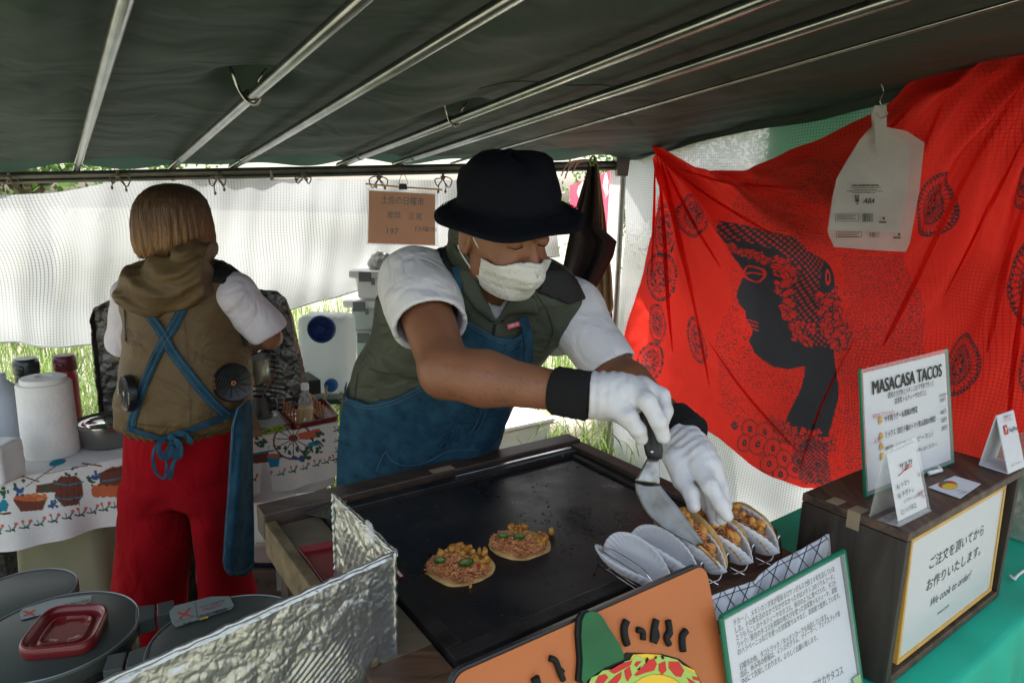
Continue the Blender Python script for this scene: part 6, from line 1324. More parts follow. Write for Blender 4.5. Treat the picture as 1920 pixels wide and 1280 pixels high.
M['lacquer'] = mat('red_lacquer', (.16, .008, .012), .25, coat=.4)
ty = thing('lacquer_tray', tuple(sum(tcr, Vector()) / 4), 'red lacquer tray at the right end of the rear table holding the peg rack', 'tray')
part('tray_floor', M['lacquer'], ty, lambda b: b.add(tcr + [p + ZV * .004 for p in tcr], [(3, 2, 1, 0), (4, 5, 6, 7), (0, 1, 5, 4), (1, 2, 6, 5), (2, 3, 7, 6), (3, 0, 4, 7)]))
for i in range(4):
    a, d = tcr[i], tcr[(i + 1) % 4]; n = (d - a).cross(ZV).normalized(); part('tray_rim', M['lacquer'], ty, lambda b: b.box(a + ZV * .001, d - a, n * .006, ZV * .020 + n * .003), bevel=.0015)
pk = thing('peg_rack', tuple(sum(tcr, Vector()) / 4), 'small wooden rack with two rows of upright pegs in the lacquer tray', 'rack')
M['pegwood'] = mat('peg_rack_wood', (.40, .18, .07), .5, var=.15)
ra = [(atZ(533, 777, ZR + .012), atZ(558, 800, ZR + .012)), (atZ(583, 766, ZR + .012), atZ(606, 788, ZR + .012))]
for a, d in ra:
    s_ = (d - a).cross(ZV).normalized(); part('rail', M['pegwood'], pk, lambda b: b.box(a - s_ * .006 - (d - a) * .06, (d - a) * 1.12, s_ * .012, ZV * .008), bevel=.001)
    for k in range(5): p = a.lerp(d, k / 4); part('peg', M['pegwood'], pk, lambda b: b.tube([p + ZV * .006, p + ZV * .056], .0042, 8), smooth=True, auto=60)
for k in range(2): p = ra[0][k].lerp(ra[1][k], 0); part('cross_rail', M['pegwood'], pk, lambda b: b.box(p + ZV * .001, ra[1][k] - p, (ra[0][1] - ra[0][0]).normalized() * .008, ZV * .006))
c = atZ(572, 791, ZR + .02) + Vector((0, .012, 0)); c.z = ZR + .0175
ol = thing('oil_bottle', tuple(c), 'clear plastic bottle half full of yellow oil with a white cap in the peg rack', 'bottle')
M['clearpl'] = mat('translucent_bottle', (.62, .66, .64), .15, var=.05, alpha=.25); M['oil'] = mat('yellow_oil', (.50, .27, .01), .2, var=.05, spec=.8)
part('oil', M['oil'], ol, lambda b: b.lathe([(0, .001), (.0235, .001), (.0245, .004), (.0245, .052), (0, .052)], c, 28), smooth=True, auto=40)
part('bottle_body', M['clearpl'], ol, lambda b: b.lathe([(0, 0), (.025, 0), (.026, .004), (.026, .060), (.022, .080), (.013, .102), (.0115, .108), (.0115, .115)], c, 32), smooth=True)
part('bottle_cap', M['white'], ol, lambda b: b.lathe([(.0125, .113), (.0135, .114), (.0135, .132), (.012, .134), (0, .134)], c, 24), smooth=True, auto=40)
o = part('paper_scrap', M['paper'], None, lambda b: b.add([atZ(568, 790, ZR + .03), atZ(586, 784, ZR + .03), atZ(574, 776, ZR + .05)], [(0, 1, 2)]), solid=.001, base=tuple(atZ(570, 788, ZR + .03))); tag(o, 'folded scrap of white paper in front of the oil bottle', 'paper')

# stove with pot, sooty foil windshields
cs_ = atZ(475, 760, ZR + .003) + Vector((0, .14, 0)); cs_.z = ZR + .004
sv = thing('camp_stove', tuple(cs_), 'black tabletop gas stove inside the sooty foil windshield', 'stove')
part('stove_body', M['black'], sv, lambda b: b.cbox(cs_ + Vector((.02, .02, .035)), AV * .30, BV * .24, ZV * .06), bevel=.006)
for k in range(4): a = k * pi / 2 + .5; part('pot_support', M['darksteel'], sv, lambda b: b.cbox(cs_ + Vector((cos(a) * .045, .02 + sin(a) * .045, .073)), Vector((cos(a), sin(a), 0)) * .06, Vector((-sin(a), cos(a), 0)) * .004, ZV * .014))
pc_ = atY(470, 716, 2.12); 
kt = thing('stock_pot', tuple(pc_), 'steel cooking pot on the stove with its lid held open by the woman', 'pot')
part('pot_body', M['stainless'], kt, lambda b: b.lathe([(0, 0), (.055, 0), (.062, .006), (.064, .085), (.069, .087), (.0655, .084), (.061, .01), (0, .006)], pc_, 40), smooth=True, auto=50)
part('pot_lid', M['stainlid'], kt, lambda b: b.lathe([(.068, 0), (.066, .004), (.04, .012), (0, .015)], atY(470, 632, 2.14), 36, Y=(0, .55, .8), Z=(0, -.8, .55)), smooth=True)
def darkfoil(name, top, bot, Y0, Y1, label, seed):
    n = 90; m_ = 110; V = []
    for j in range(m_ + 1):
        for i in range(n + 1):
            v = j / m_; u_ = i / n; T_ = top(u_); B_ = bot(u_); px = lerp(T_[0], B_[0], v); py = lerp(T_[1], B_[1], v); V.append(tuple(atY(px, py, lerp(Y0, Y1, u_))))
    V = np.array(V, np.float32); d = crinkle(V, .003, 45, seed) + .0028 * np.sin((V[:, 2]) * 330 + 3 * np.sin(V[:, 0] * 30)) * (noise3(V, 18, seed, 1) > 0); V[:, 1] -= d
    o = npmesh(name, V, gridfaces(n, m_), M['foildark'], base=tuple(V[-1])); md = o.modifiers.new('t', 'SOLIDIFY'); md.thickness = .004; tag(o, label, 'windshield'); return o
def pol(L): return lambda t: (interp(t, [(k / (len(L) - 1), p[0]) for k, p in enumerate(L)]), interp(t, [(k / (len(L) - 1), p[1]) for k, p in enumerate(L)]))
darkfoil('foil_windshield', pol([(168, 600), (176, 578), (205, 562), (240, 560), (330, 556)]), pol([(186, 778), (196, 782), (230, 790), (280, 792), (330, 795)]), 2.12, 2.2, 'sooty crinkled foil windshield at the left of the woman', 3)
bpy.data.objects['foil_windshield'].data  # left part bulges outward half way down
for vtx in bpy.data.objects['foil_windshield'].data.vertices:
    pass
darkfoil('foil_windshield', pol([(380, 560), (440, 548), (488, 543), (520, 545), (536, 560), (545, 585)]), pol([(380, 790), (450, 785), (520, 770), (552, 762), (572, 754), (583, 748)]), 2.22, 2.30, 'sooty crinkled foil windshield between the woman and the water container', 5)

# water container on a stand
M['hdpe'] = mat('milky_container', (.80, .84, .84), .35, var=.03, translucent=.5); M['blue'] = mat('deep_blue_plastic', (.004, .03, .16), .35, coat=.2); M['lightblue'] = mat('blue_tap', (.01, .14, .42), .35)
YC = 2.62
wc = thing('water_container', tuple(atY(607, 740, YC)), 'milky plastic water container with a big blue screw cap and a blue tap', 'water container')
pa = [atY(556, 597, YC), atY(648, 592, YC), atY(657, 738, YC), atY(558, 742, YC)]
Uc = (pa[1] - pa[0]); 
v_ = Vol((pa[0].x - .05, YC - .03, pa[2].z - .05), (pa[1].x + .08, YC + .20, pa[0].z + .05), .005)
cc = sum(pa, Vector()) / 4; d = rbox(v_.P, (cc.x, YC + .085, cc.z), ((pa[1].x - pa[0].x) / 2 + .004, .085, (pa[0].z - pa[3].z) / 2), .03); d = smin(d, 1e3 + 0 * d, .01)
gro = rbox(v_.P, (cc.x, YC - .004, cc.z - .02), (.010, .008, .07), .006); d = smax(d, -gro, .006)
sdfobj('container_body', v_, d, M['hdpe'], wc)
pcap = atY(604, 616, YC - .002); Yf = Vector((0, -1, 0)); Xf = Vector((1, 0, 0)); Zf = Vector((0, 0, 1))
part('screw_cap', M['blue'], wc, lambda b: (b.lathe([(.056, 0), (.056, .018), (.052, .024), (.044, .024), (.042, .014), (.020, .014), (.018, .022), (0, .022)], pcap, 40, X=Xf, Y=Zf, Z=Yf), [b.cbox(pcap + Yf * .018 + Xf * .031 * cos(k * pi / 3) + Zf * .031 * sin(k * pi / 3), (Xf * cos(k * pi / 3) + Zf * sin(k * pi / 3)) * .024, (-Xf * sin(k * pi / 3) + Zf * cos(k * pi / 3)) * .004, Yf * .008) for k in range(6)]), smooth=True, auto=30)
ptap = atY(622, 721, YC - .002)
part('tap', M['lightblue'], wc, lambda b: b.lathe([(.027, 0), (.027, .02), (.022, .028), (0, .030)], ptap, 28, X=Xf, Y=Zf, Z=Yf), smooth=True, auto=40)
part('tap_lever', mat('beige_lever', (.55, .42, .25), .4), wc, lambda b: (b.tube([ptap + Yf * .03 + Xf * -.012 + Zf * .004, ptap + Yf * .042 + Xf * -.012 + Zf * -.004, ptap + Yf * .042 - Xf * .012 - Zf * .042], .006, 8),), smooth=True)
M['dgreen'] = mat('dark_green_metal', (.006, .06, .045), .35)
bs_ = thing('green_stand', tuple(atY(600, 748, 2.6)), 'dark green folding stand under the water container', 'stand')
pz = atY(600, 742, 2.6).z - .012
part('stand_top', M['dgreen'], bs_, lambda b: b.box((cc.x - .16, YC - .03, pz - .02), (.36, 0, 0), (0, .26, 0), (0, 0, .02)), bevel=.003)
for x in (-.14, .18):
    for y in (0, .22): part('leg', M['dgreen'], bs_, lambda b: b.tube([(cc.x + x, YC + y, pz - .02), (cc.x + x, YC + y, 0)], .011, 8), smooth=True)
# stacked storage boxes
M['stbox'] = mat('white_storage_box', (.80, .81, .80), .4, var=.05, translucent=.35); M['stmint'] = mat('mint_storage_box', (.55, .64, .60), .4, translucent=.2); M['greyl'] = mat('grey_latch', (.16, .17, .18), .4)
for i, (x, y, hp_, m_) in enumerate(((652, 507, 56, M['stbox']), (641, 563, 60, M['stmint']), (650, 622, 64, M['stmint']))):
    Yb = 2.95; a = atY(x, y, Yb); zb = atY(x, y + hp_ - 2, Yb).z; t = thing('storage_box', (a.x + .2, Yb + .15, zb), ['top white storage box with grey latch, first of the stack behind the man', 'middle mint storage box with grey latch in the stack behind the man', 'lowest visible mint storage box of the stack behind the man'][i], 'storage box', None)
    part('box_body', m_, t, lambda b: b.box((a.x + .035, Yb + .02, zb + .001), (.36, 0, 0), (0, .28, 0), (0, 0, a.z - zb - .035)), bevel=.01)
    part('box_lid', M['stbox'], t, lambda b: b.box((a.x + .002, Yb, a.z - .034), (.42, 0, 0), (0, .32, 0), (0, 0, .034)), bevel=.009)
    part('latch', M['greyl'], t, lambda b: (b.box((a.x + .050, Yb - .012, a.z - .048), (.055, 0, 0), (0, .011, 0), (0, 0, .046)), b.box((a.x + .105, Yb - .011, a.z - .062), (.016, 0, 0), (0, .010, 0), (0, 0, .03))), bevel=.003)
zb0 = atY(650, 622, 2.95).z - .14
o = part('trestle', M['dgreen'], None, lambda b: (b.box((atY(650, 622, 2.95).x, 2.93, zb0 - .03), (.5, 0, 0), (0, .36, 0), (0, 0, .03)), [b.tube([(atY(650, 622, 2.95).x + x, 2.95 + y, 0), (atY(650, 622, 2.95).x + x, 2.95 + y, zb0 - .03)], .012, 8) for x in (.03, .47) for y in (.03, .3)]), base=(-.5, 3, 0)); tag(o, 'trestle under the stacked storage boxes behind the man', 'stand')
a = atY(705, 500, 3.0); v_ = Vol((a.x - .09, 2.96, a.z - .06), (a.x + .12, 3.12, a.z + .09), .004); d = ellip(v_.P, (a.x + .02, 3.04, a.z + .01), (.07, .05, .05)) + .012 * noise3(v_.P, 40, 5, 3)
o = sdfobj('crumpled_wrap', v_, d, mat('crumpled_film', (.50, .52, .50), .2, var=.5, vscale=40, col2=(.12, .14, .15)), None, base=tuple(a)); tag(o, 'crumpled clear plastic wrap on top of the stacked storage boxes', 'wrap')
# white tub right of the man
zt_ = .42; a = atZ(925, 800, zt_); t = thing('storage_tub', (a.x + .1, a.y, 0), 'white storage tub with a cream rimmed lid on the ground right of the man', 'tub')
t0, t1 = atZ(905, 815, zt_), atZ(1040, 786, zt_); du = (t1 - t0).normalized(); dvv = Vector((-du.y, du.x, 0))
part('tub_body', M['stbox'], t, lambda b: b.box(Vector((t0.x, t0.y, 0)) - du * .03 + dvv * .012, du * ((t1 - t0).length + .02), dvv * .30, ZV * (zt_ - .02)), bevel=.015)
part('tub_lid', M['white'], t, lambda b: b.box(t0 - du * .04 - ZV * .014, du * ((t1 - t0).length + .045), dvv * .33, ZV * .024), bevel=.01)
part('lid_rim', mat('cream_rim', (.62, .50, .36), .5), t, lambda b: b.box(t0 - du * .045 - ZV * .022 - dvv * .004, du * ((t1 - t0).length + .055), dvv * .34, ZV * .007), bevel=.003)

# ---- under the rear table
M['bagc'] = mat('sage_canvas', (.20, .195, .13), .85, var=.08, bump=.3, bscale=250)
p0 = [atY(20, 1000, 1.86), atY(188, 985, 1.86), atY(212, 1120, 1.86), atY(40, 1150, 1.86)]
cc_ = sum(p0, Vector()) / 4; w_ = (p0[1] - p0[0]).length / 2; h_ = .17
v_ = Vol((cc_.x - w_ - .06, 1.80, cc_.z - .30), (cc_.x + w_ + .06, 2.02, cc_.z + .22), .006); d = rbox(v_.P, (cc_.x, 1.91, cc_.z - .03), (w_, .06, .22), .035) + .006 * noise3(v_.P, 20, 4, 2)
o = sdfobj('canvas_bag', v_, d, M['bagc'], None, base=(cc_.x, 1.9, 0)); tag(o, 'large sage canvas bag standing under the rear table at the left', 'bag')
b = MB(); b.grid(lambda u, v: atY(lerp(176, 196, u) + v * 26 + 8 * sin(v * 3) * u, lerp(990, 1120, v), 1.90 + .03 * sin(u * 3)), 8, 20)
o = b.build('white_blue_bag', mat('white_blue_bag', (.5, .55, .55), .5, col2=(.03, .16, .30), vscale=9), smooth=True, solid=.004, base=tuple(atY(200, 1120, 1.9))); tag(o, 'white and blue bag edge showing behind the canvas bag', 'bag')
def matbox(name, x0, y0, x1, y1, Y, dep, m, label, cat, par=None):
    a, d = atY(x0, y0, Y), atY(x1, y1, Y); o = part(name, m, par, lambda b: b.box((a.x, Y, d.z), (d.x - a.x, 0, 0), (0, dep, 0), (0, 0, a.z - d.z)), bevel=.006, base=None if par else (a.x, Y, d.z))
    if label: tag(o, label, cat)
    return o
M['rug'] = mat('dark_curly_mat', (.045, .042, .036), .95, var=.5, vscale=60, bump=1, bscale=120)
matbox('curly_bundle', -60, 990, 30, 1190, 2.02, .2, M['rug'], 'dark curly bundle under the far left of the rear table', 'bundle')
matbox('curly_bundle', 205, 950, 360, 1200, 2.22, .2, M['rug'], 'dark curly bundle under the table behind the woman', 'bundle')
matbox('blue_crate', 60, 1150, 100, 1260, 1.95, .2, mat('blue_crate', (.01, .05, .2), .5), 'blue crate edge beside the canvas bag', 'crate')
matbox('cooler', 455, 915, 560, 1022, 2.25, .22, M['stbox'], 'white cooler box under the right end of the rear table', 'cooler')
la = matbox('cooler_latch', 474, 1022, 510, 1056, 2.20, .03, mat('pinkish_plastic', (.42, .36, .35), .4), 'pinkish plastic cooler latch hanging over the navy box', 'latch')
matbox('navy_box', 440, 1030, 580, 1070, 2.24, .3, mat('navy_plastic', (.006, .009, .035), .4), 'navy plastic box under the cooler', 'box')
cb_ = matbox('cardboard_box', 440, 1068, 600, 1190, 2.22, .3, mat('dim_cardboard', (.12, .085, .07), .85), 'brown cardboard box with black katakana below the navy box', 'box')
text('ミックス', atY(470, 1098, 2.214), Vector((1, 0, 0)), ZV, .042, M['ink'], cb_)
matbox('clear_box', 516, 1066, 575, 1110, 2.18, .03, M['acrylic'], 'small clear plastic box leaning on the cardboard box', 'box')
matbox('dark_crate', 352, 1000, 440, 1080, 2.34, .2, mat('dark_crate', (.03, .032, .04), .6), 'dark crate seen between the red trouser legs', 'crate')
# ============================================================ PEOPLE
from mathutils.bvhtree import BVHTree
def largest(V, F):
    lab = np.arange(len(V)); 
    while True:
        mn_ = lab[F].min(1); new = lab.copy()
        for k in range(4): np.minimum.at(new, F[:, k], mn_)
        new = new[new]
        if (new == lab).all(): break
        lab = new
    u_, c_ = np.unique(lab, return_counts=True); keep = lab == u_[c_.argmax()]; F = F[keep[F[:, 0]]]; rm = np.cumsum(keep) - 1; return V[keep], rm[F]
def sdfobj2(name, vol, d, m, parent, smooth=1, base=None):
    V, F = vol.mesh(d)
    if name == 'shoulder_yoke': V, F = largest(V, F)
    V = V; V = smoothV(V, F, smooth).astype(np.float32); o = npmesh(name, V, F, m, parent, base=base); return o, BVHTree.FromPolygons(V.tolist(), F.tolist())
def hit(bv, px, py, off=.003):
    d = ray(px, py).normalized(); loc, no, i, t = bv.ray_cast(CAMP, d)
    if loc is None: return None, None
    if no.dot(d) > 0: no = -no
    return loc + no * off, no
def ribbon(name, bvs, path, w, m, parent, off=.004, th=.0016, n=8, taper=None):
    """flat band lying on a garment, its course given in photo pixels"""
    P = []; Ns = []; last = None
    pts = catmull([Vector((x, y, 0)) for x, y in path], n)
    for q in pts:
        p = None
        for bv in (bvs if isinstance(bvs, (list, tuple)) else [bvs]):
            a, no = hit(bv, q.x, q.y, off)
            if a is not None and (p is None or (a - CAMP).length < (p[0] - CAMP).length): p = (a, no)
        if p is None:
            if last is None: continue
            r_ = ray(q.x, q.y); p = (CAMP + r_ * (last[0].y / r_.y), last[1])
        P.append(p[0]); Ns.append(p[1]); last = p
    for _ in range(3):
        P = [P[0]] + [(P[i - 1] + P[i] * 2 + P[i + 1]) / 4 for i in range(1, len(P) - 1)] + [P[-1]]; Ns = [(Ns[max(i - 1, 0)] + Ns[i] + Ns[min(i + 1, len(Ns) - 1)]).normalized() for i in range(len(Ns))]
    vs = []
    for i, p in enumerate(P):
        t = (P[min(i + 1, len(P) - 1)] - P[max(i - 1, 0)]).normalized(); s = t.cross(Ns[i]).normalized(); ww = w / 2 * (sin(pi * min(.97, max(.03, i / (len(P) - 1)))) ** .6 if taper else 1)
        vs += [p - s * ww, p - s * ww * .9 + Ns[i] * th, p + s * ww * .9 + Ns[i] * th, p + s * ww]
    fs = [(i * 4 + k, i * 4 + (k + 1) % 4, i * 4 + 4 + (k + 1) % 4, i * 4 + 4 + k) for i in range(len(P) - 1) for k in range(4)]
    b = MB(); b.add(vs, fs + [(0, 1, 2, 3), tuple(len(vs) - 4 + k for k in range(4))]); return b.build(name, m, parent, smooth=False)
def loft(P, rows, k=1.0, pw=2.3, sq=1.0):
    """rows: (py, pxL, pxR, Y, half depth) -> upright garment volume whose outline follows the photo"""
    zs, cx, hw, cy, dd = [], [], [], [], []
    for py, l, r, Y, dp in rows:
        a, b_ = atY(l, py, Y), atY(r, py, Y); zs.append((a.z + b_.z) / 2); cx.append((a.x + b_.x) / 2); hw.append((b_.x - a.x) / 2 * sq); cy.append(Y); dd.append(dp)
    o = np.argsort(zs); zs = np.array(zs)[o]; g = lambda v: np.interp(P[:, 2], zs, np.array(v)[o]).astype(np.float32)
    X, Wd_, Y, Dp = g(cx), g(hw), g(cy), g(dd); a = np.abs(P[:, 0] - X) / Wd_; b_ = np.abs(P[:, 1] - Y) / Dp
    d = ((a ** pw + b_ ** pw) ** (1 / pw) - 1) * np.minimum(Wd_, Dp) * .9
    return smax(d, np.maximum(P[:, 2] - zs[-1], zs[0] - P[:, 2]), .012)
def polycut(vol, poly, depthY):               # >0 outside the pattern piece; in metres
    return poly2(vol.Q, poly) * (depthY / FPX)
bvRC = BVHTree.FromPolygons(RCV.tolist(), RCF.tolist())
for k, (L, w_) in enumerate((([(1232, 290), (1244, 420), (1252, 560), (1262, 660)], .018), ([(1237, 292), (1262, 400), (1300, 560), (1330, 720)], .024), ([(1240, 296), (1290, 400), (1350, 500)], .013), ([(1250, 308), (1330, 370), (1450, 440)], .014), ([(1262, 314), (1380, 345), (1500, 352)], .013), ([(1228, 300), (1226, 420), (1222, 520)], .014),
    ([(1915, 160), (1810, 330), (1700, 560), (1655, 650)], .020), ([(1918, 260), (1840, 420), (1770, 560)], .014), ([(1919, 380), (1880, 520), (1850, 660)], .020), ([(1790, 150), (1730, 280), (1690, 420)], .012), ([(1919, 520), (1902, 680), (1890, 800)], .016), ([(1740, 160), (1660, 250), (1560, 310)], .012), ([(1330, 640), (1400, 740), (1500, 850)], .014), ([(1600, 640), (1540, 760), (1500, 880)], .010))):
    ribbon('fold_shade_strip', bvRC, L, w_, M['red'], redcloth, .0022, .0004, taper=1)  # strips of the same red cloth, added to darken its backlit folds
M['skin'] = mat('tanned_skin', (.25, .108, .058), .42, var=.10, vscale=9, bump=.12, bscale=260, spec=.4)
M['skin'].node_tree.nodes['Principled BSDF'].inputs['Subsurface Weight'].default_value = .08; M['skin'].node_tree.nodes['Principled BSDF'].inputs['Subsurface Radius'].default_value = (.012, .005, .003)
M['skinf'] = mat('face_skin', (.33, .16, .095), .45, var=.10, vscale=14, bump=.15, bscale=320, spec=.4)
M['khaki'] = mat('khaki_nylon', (.125, .080, .036), .55, spec=.3, var=.10, vscale=8, bump=.25, bscale=240, crease=(8, .28, (1, 1, 1.6)))
M['olive'] = mat('olive_nylon', (.048, .058, .036), .6, var=.10, vscale=8, bump=.25, bscale=240, crease=(7, .30, (1, 1, 1.6)))
M['oliveL'] = mat('olive_nylon_collar', (.040, .050, .031), .6, var=.10, vscale=8, bump=.25, bscale=240)
M['yoke'] = mat('black_nylon', (.008, .008, .009), .7, var=.1, bump=.2, bscale=400)
M['lilac'] = mat('lilac_white_tee', (.62, .58, .64), .8, var=.04, bump=.15, bscale=500, crease=(8, .3))
M['tee'] = mat('white_tee', (.66, .65, .67), .8, var=.04, bump=.15, bscale=500, crease=(7, .32, (1, 1, 1.8)))
M['redtr'] = mat('red_cotton', (.30, .003, .008), .9, spec=.12, var=.15, vscale=5, bump=.2, bscale=500, crease=(5, .3, (1.6, 1.6, .7)))
M['denim'] = mat('blue_denim', (.024, .080, .128), .9, spec=.15, var=.18, vscale=26, bump=.5, bscale=900, col2=(.012, .042, .072), crease=(6, .35))
M['denimL'] = mat('denim_seam', (.075, .14, .20), .8, var=.2, vscale=60, bump=.4, bscale=600)
M['hat'] = mat('navy_black_cotton', (.0035, .005, .009), .85, spec=.15, var=.15, vscale=20, bump=.3, bscale=500)
M['band'] = mat('black_terry', (.006, .006, .007), .95, var=.1, bump=1, bscale=700)
M['glove'] = mat('white_vinyl_glove', (.66, .66, .67), .42, var=.03, bump=.15, bscale=160, spec=.5, translucent=.08, crease=(13, .12))
M['mask'] = mat('white_mask', (.68, .68, .64), .8, var=.03, bump=.15, bscale=700, translucent=.15)
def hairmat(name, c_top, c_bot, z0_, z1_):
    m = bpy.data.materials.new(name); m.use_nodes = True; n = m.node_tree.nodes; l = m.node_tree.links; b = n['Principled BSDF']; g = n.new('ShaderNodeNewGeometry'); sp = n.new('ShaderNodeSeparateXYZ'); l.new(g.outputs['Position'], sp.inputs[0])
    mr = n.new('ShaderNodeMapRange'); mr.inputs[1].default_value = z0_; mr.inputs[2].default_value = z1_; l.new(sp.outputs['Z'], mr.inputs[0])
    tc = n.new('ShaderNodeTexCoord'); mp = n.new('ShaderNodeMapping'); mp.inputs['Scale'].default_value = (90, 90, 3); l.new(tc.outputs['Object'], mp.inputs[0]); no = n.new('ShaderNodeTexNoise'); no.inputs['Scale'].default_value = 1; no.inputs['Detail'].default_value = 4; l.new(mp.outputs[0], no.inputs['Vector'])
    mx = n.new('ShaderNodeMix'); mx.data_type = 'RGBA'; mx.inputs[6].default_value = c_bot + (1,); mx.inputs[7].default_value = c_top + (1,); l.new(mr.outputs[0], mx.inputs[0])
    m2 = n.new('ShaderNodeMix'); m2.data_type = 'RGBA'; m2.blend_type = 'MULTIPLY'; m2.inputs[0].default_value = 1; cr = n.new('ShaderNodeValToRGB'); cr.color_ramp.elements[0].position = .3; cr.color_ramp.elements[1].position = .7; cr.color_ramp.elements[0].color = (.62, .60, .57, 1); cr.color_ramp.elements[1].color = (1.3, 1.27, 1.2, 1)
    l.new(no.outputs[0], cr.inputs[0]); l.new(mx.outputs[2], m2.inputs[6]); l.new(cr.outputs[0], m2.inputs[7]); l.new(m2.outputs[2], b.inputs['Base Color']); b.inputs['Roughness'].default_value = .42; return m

# ------------------------------------------------------------ woman
YWm = 1.72
wo_ = thing('person', (atY(335, 800, YWm).x, YWm, 0), 'woman seen from behind with brown bobbed hair, khaki fan vest, red trousers and blue apron', 'person')
def AY(*a): return tuple(atY(*a))
base = (atY(335, 800, YWm).x, YWm)
# body
v_ = Vol((base[0] - .34, 1.50, .0), (base[0] + .36, 2.12, 1.56), .010); P = v_.P
d = ellip(P, AY(326, 418, 1.735), (.066, .080, .088))
d = smin(d, cap(P, AY(330, 460, 1.73), AY(335, 520, 1.72), .048, .055), .03)
d = smin(d, chain(P, [AY(336, 545, 1.73), AY(345, 640, 1.73), AY(345, 780, 1.72)], [.085, .095, .10], .03), .03)
d = smin(d, chain(P, [AY(300, 840, 1.72), (base[0] - .09, 1.72, .45), (base[0] - .10, 1.74, .07), (base[0] - .11, 1.82, .05)], [.068, .055, .04, .035], .02), .03)
d = smin(d, chain(P, [AY(390, 840, 1.72), (base[0] + .08, 1.72, .45), (base[0] + .10, 1.74, .07), (base[0] + .11, 1.82, .05)], [.068, .055, .04, .035], .02), .03)
d = smin(d, chain(P, [AY(290, 556, 1.74), AY(246, 566, 1.75), AY(231, 650, 1.80), AY(250, 690, 2.0), AY(262, 690, 2.06)], [.042, .032, .030, .024, .03], .02), .02)
d = smin(d, chain(P, [AY(400, 545, 1.72), AY(447, 555, 1.71), AY(506, 632, 1.75), AY(480, 640, 1.93), AY(468, 640, 2.02)], [.055, .042, .031, .025, .03], .015), .02)
sdfobj2('body', v_, d, M['skin'], wo_)
# trousers
legL = [(905, 238, 352, 1.71, .10), (950, 233, 358, 1.71, .095), (1000, 227, 357, 1.71, .09), (1050, 221, 353, 1.71, .09), (1115, 214, 348, 1.71, .09), (1200, 205, 344, 1.71, .095), (1400, 192, 340, 1.71, .10), (1560, 186, 338, 1.71, .10)]
legR = [(905, 345, 443, 1.72, .10), (950, 362, 442, 1.72, .095), (1000, 373, 446, 1.72, .09), (1050, 378, 458, 1.72, .09), (1115, 382, 478, 1.72, .09), (1200, 386, 490, 1.72, .095), (1400, 392, 505, 1.72, .10), (1560, 395, 512, 1.72, .10)]
hip = [(780, 244, 438, 1.72, .105), (830, 243, 443, 1.72, .115), (880, 240, 444, 1.72, .115), (925, 240, 440, 1.72, .10)]
v_ = Vol((base[0] - .30, 1.55, .08), (base[0] + .30, 1.90, .90), .0055); P = v_.P
d = smin(smin(loft(P, legL, pw=2.1), loft(P, legR, pw=2.1), .008), loft(P, hip, pw=2.2), .035)
d += .0055 * wrinkle(P, (1, 0, .35), 42, 3, .10) * np.clip((.80 - P[:, 2]) / .2, .2, 1) + .003 * wrinkle(P, (-.8, 0, .7), 60, 5, .1) * np.exp(-((P[:, 2] - .66) / .1) ** 2)
d = np.maximum(d, -(P[:, 2] - .10))
_, bvT = sdfobj2('trousers', v_, d, M['redtr'], wo_)
# tee sleeves
v_ = Vol((base[0] - .26, 1.58, 1.05), (base[0] + .34, 1.92, 1.42), .0045); P = v_.P
A_, B_ = AY(440, 552, 1.71), AY(505, 620, 1.75); sl_ = chain(P, [AY(400, 545, 1.72), A_, B_], [.055, .054, .049], .02)
sl_ = smin(sl_, cap(P, AY(470, 592, 1.735), AY(494, 612, 1.74), .048, .050), .02); ax_ = Vector(B_) - Vector(A_)
cutp = hp(P, AY(506, 624, 1.755), ax_ + Vector((0, 0, -.03))); sl_ = smax(sl_, cutp, .003); inner = cap(P, A_, tuple(Vector(B_) + ax_), .040, .040); sl_ = smax(sl_, -inner, .003)
C_, D_ = AY(246, 556, 1.73), AY(231, 645, 1.80); s2 = chain(P, [AY(285, 550, 1.73), C_, D_], [.055, .045, .046], .02); ax2 = Vector(D_) - Vector(C_); s2 = smax(s2, hp(P, tuple(Vector(D_) + ax2 * .05), ax2), .003); s2 = smax(s2, -cap(P, C_, tuple(Vector(D_) + ax2), .036, .036), .003)
d = np.minimum(sl_, s2) + .0022 * wrinkle(P, (.6, 0, .8), 75, 2)
sdfobj2('tee_shirt', v_, d, M['lilac'], wo_)
# vest
vrows = [(486, 272, 408, 1.72, .055), (496, 250, 430, 1.72, .075), (508, 238, 446, 1.72, .088), (522, 230, 457, 1.72, .095), (547, 229, 452, 1.72, .105), (580, 232, 448, 1.72, .112), (607, 236, 450, 1.72, .118), (647, 237, 464, 1.72, .13), (680, 234, 470, 1.72, .14), (720, 230, 472, 1.72, .145), (760, 224, 469, 1.72, .145), (785, 226, 463, 1.72, .135), (798, 240, 450, 1.72, .12), (806, 248, 440, 1.72, .112)]
v_ = Vol((base[0] - .25, 1.52, .82), (base[0] + .27, 1.90, 1.44), .0040); P = v_.P
d0 = loft(P, vrows, pw=2.2, sq=.955)
gath = np.exp(-((P[:, 2] - .875) / .05) ** 2)
dv = d0 + .0042 * noise3(P, 17, 3, 3) + .0030 * wrinkle(P, (1, 0, -.55), 62, 6, .15) * .6 + .0032 * wrinkle(P, (.25, 0, 1), 70, 11, .15) * .6 + .0035 * gath * np.sin(P[:, 0] * 210 + 2 * np.sin(P[:, 0] * 40)) - .0035 * np.exp(-((P[:, 2] - .862) / .010) ** 2)
_, bvV = sdfobj2('vest', v_, dv, M['khaki'], wo_)
front = P[:, 1] - 1.74                                    # keep only the side towards the camera
def piece(vol, dbase, poly, Yd, off, th, dside, rnd=.002): return smax(smax(np.abs(dbase - off) - th, polycut(vol, poly, Yd), rnd), dside, .002)
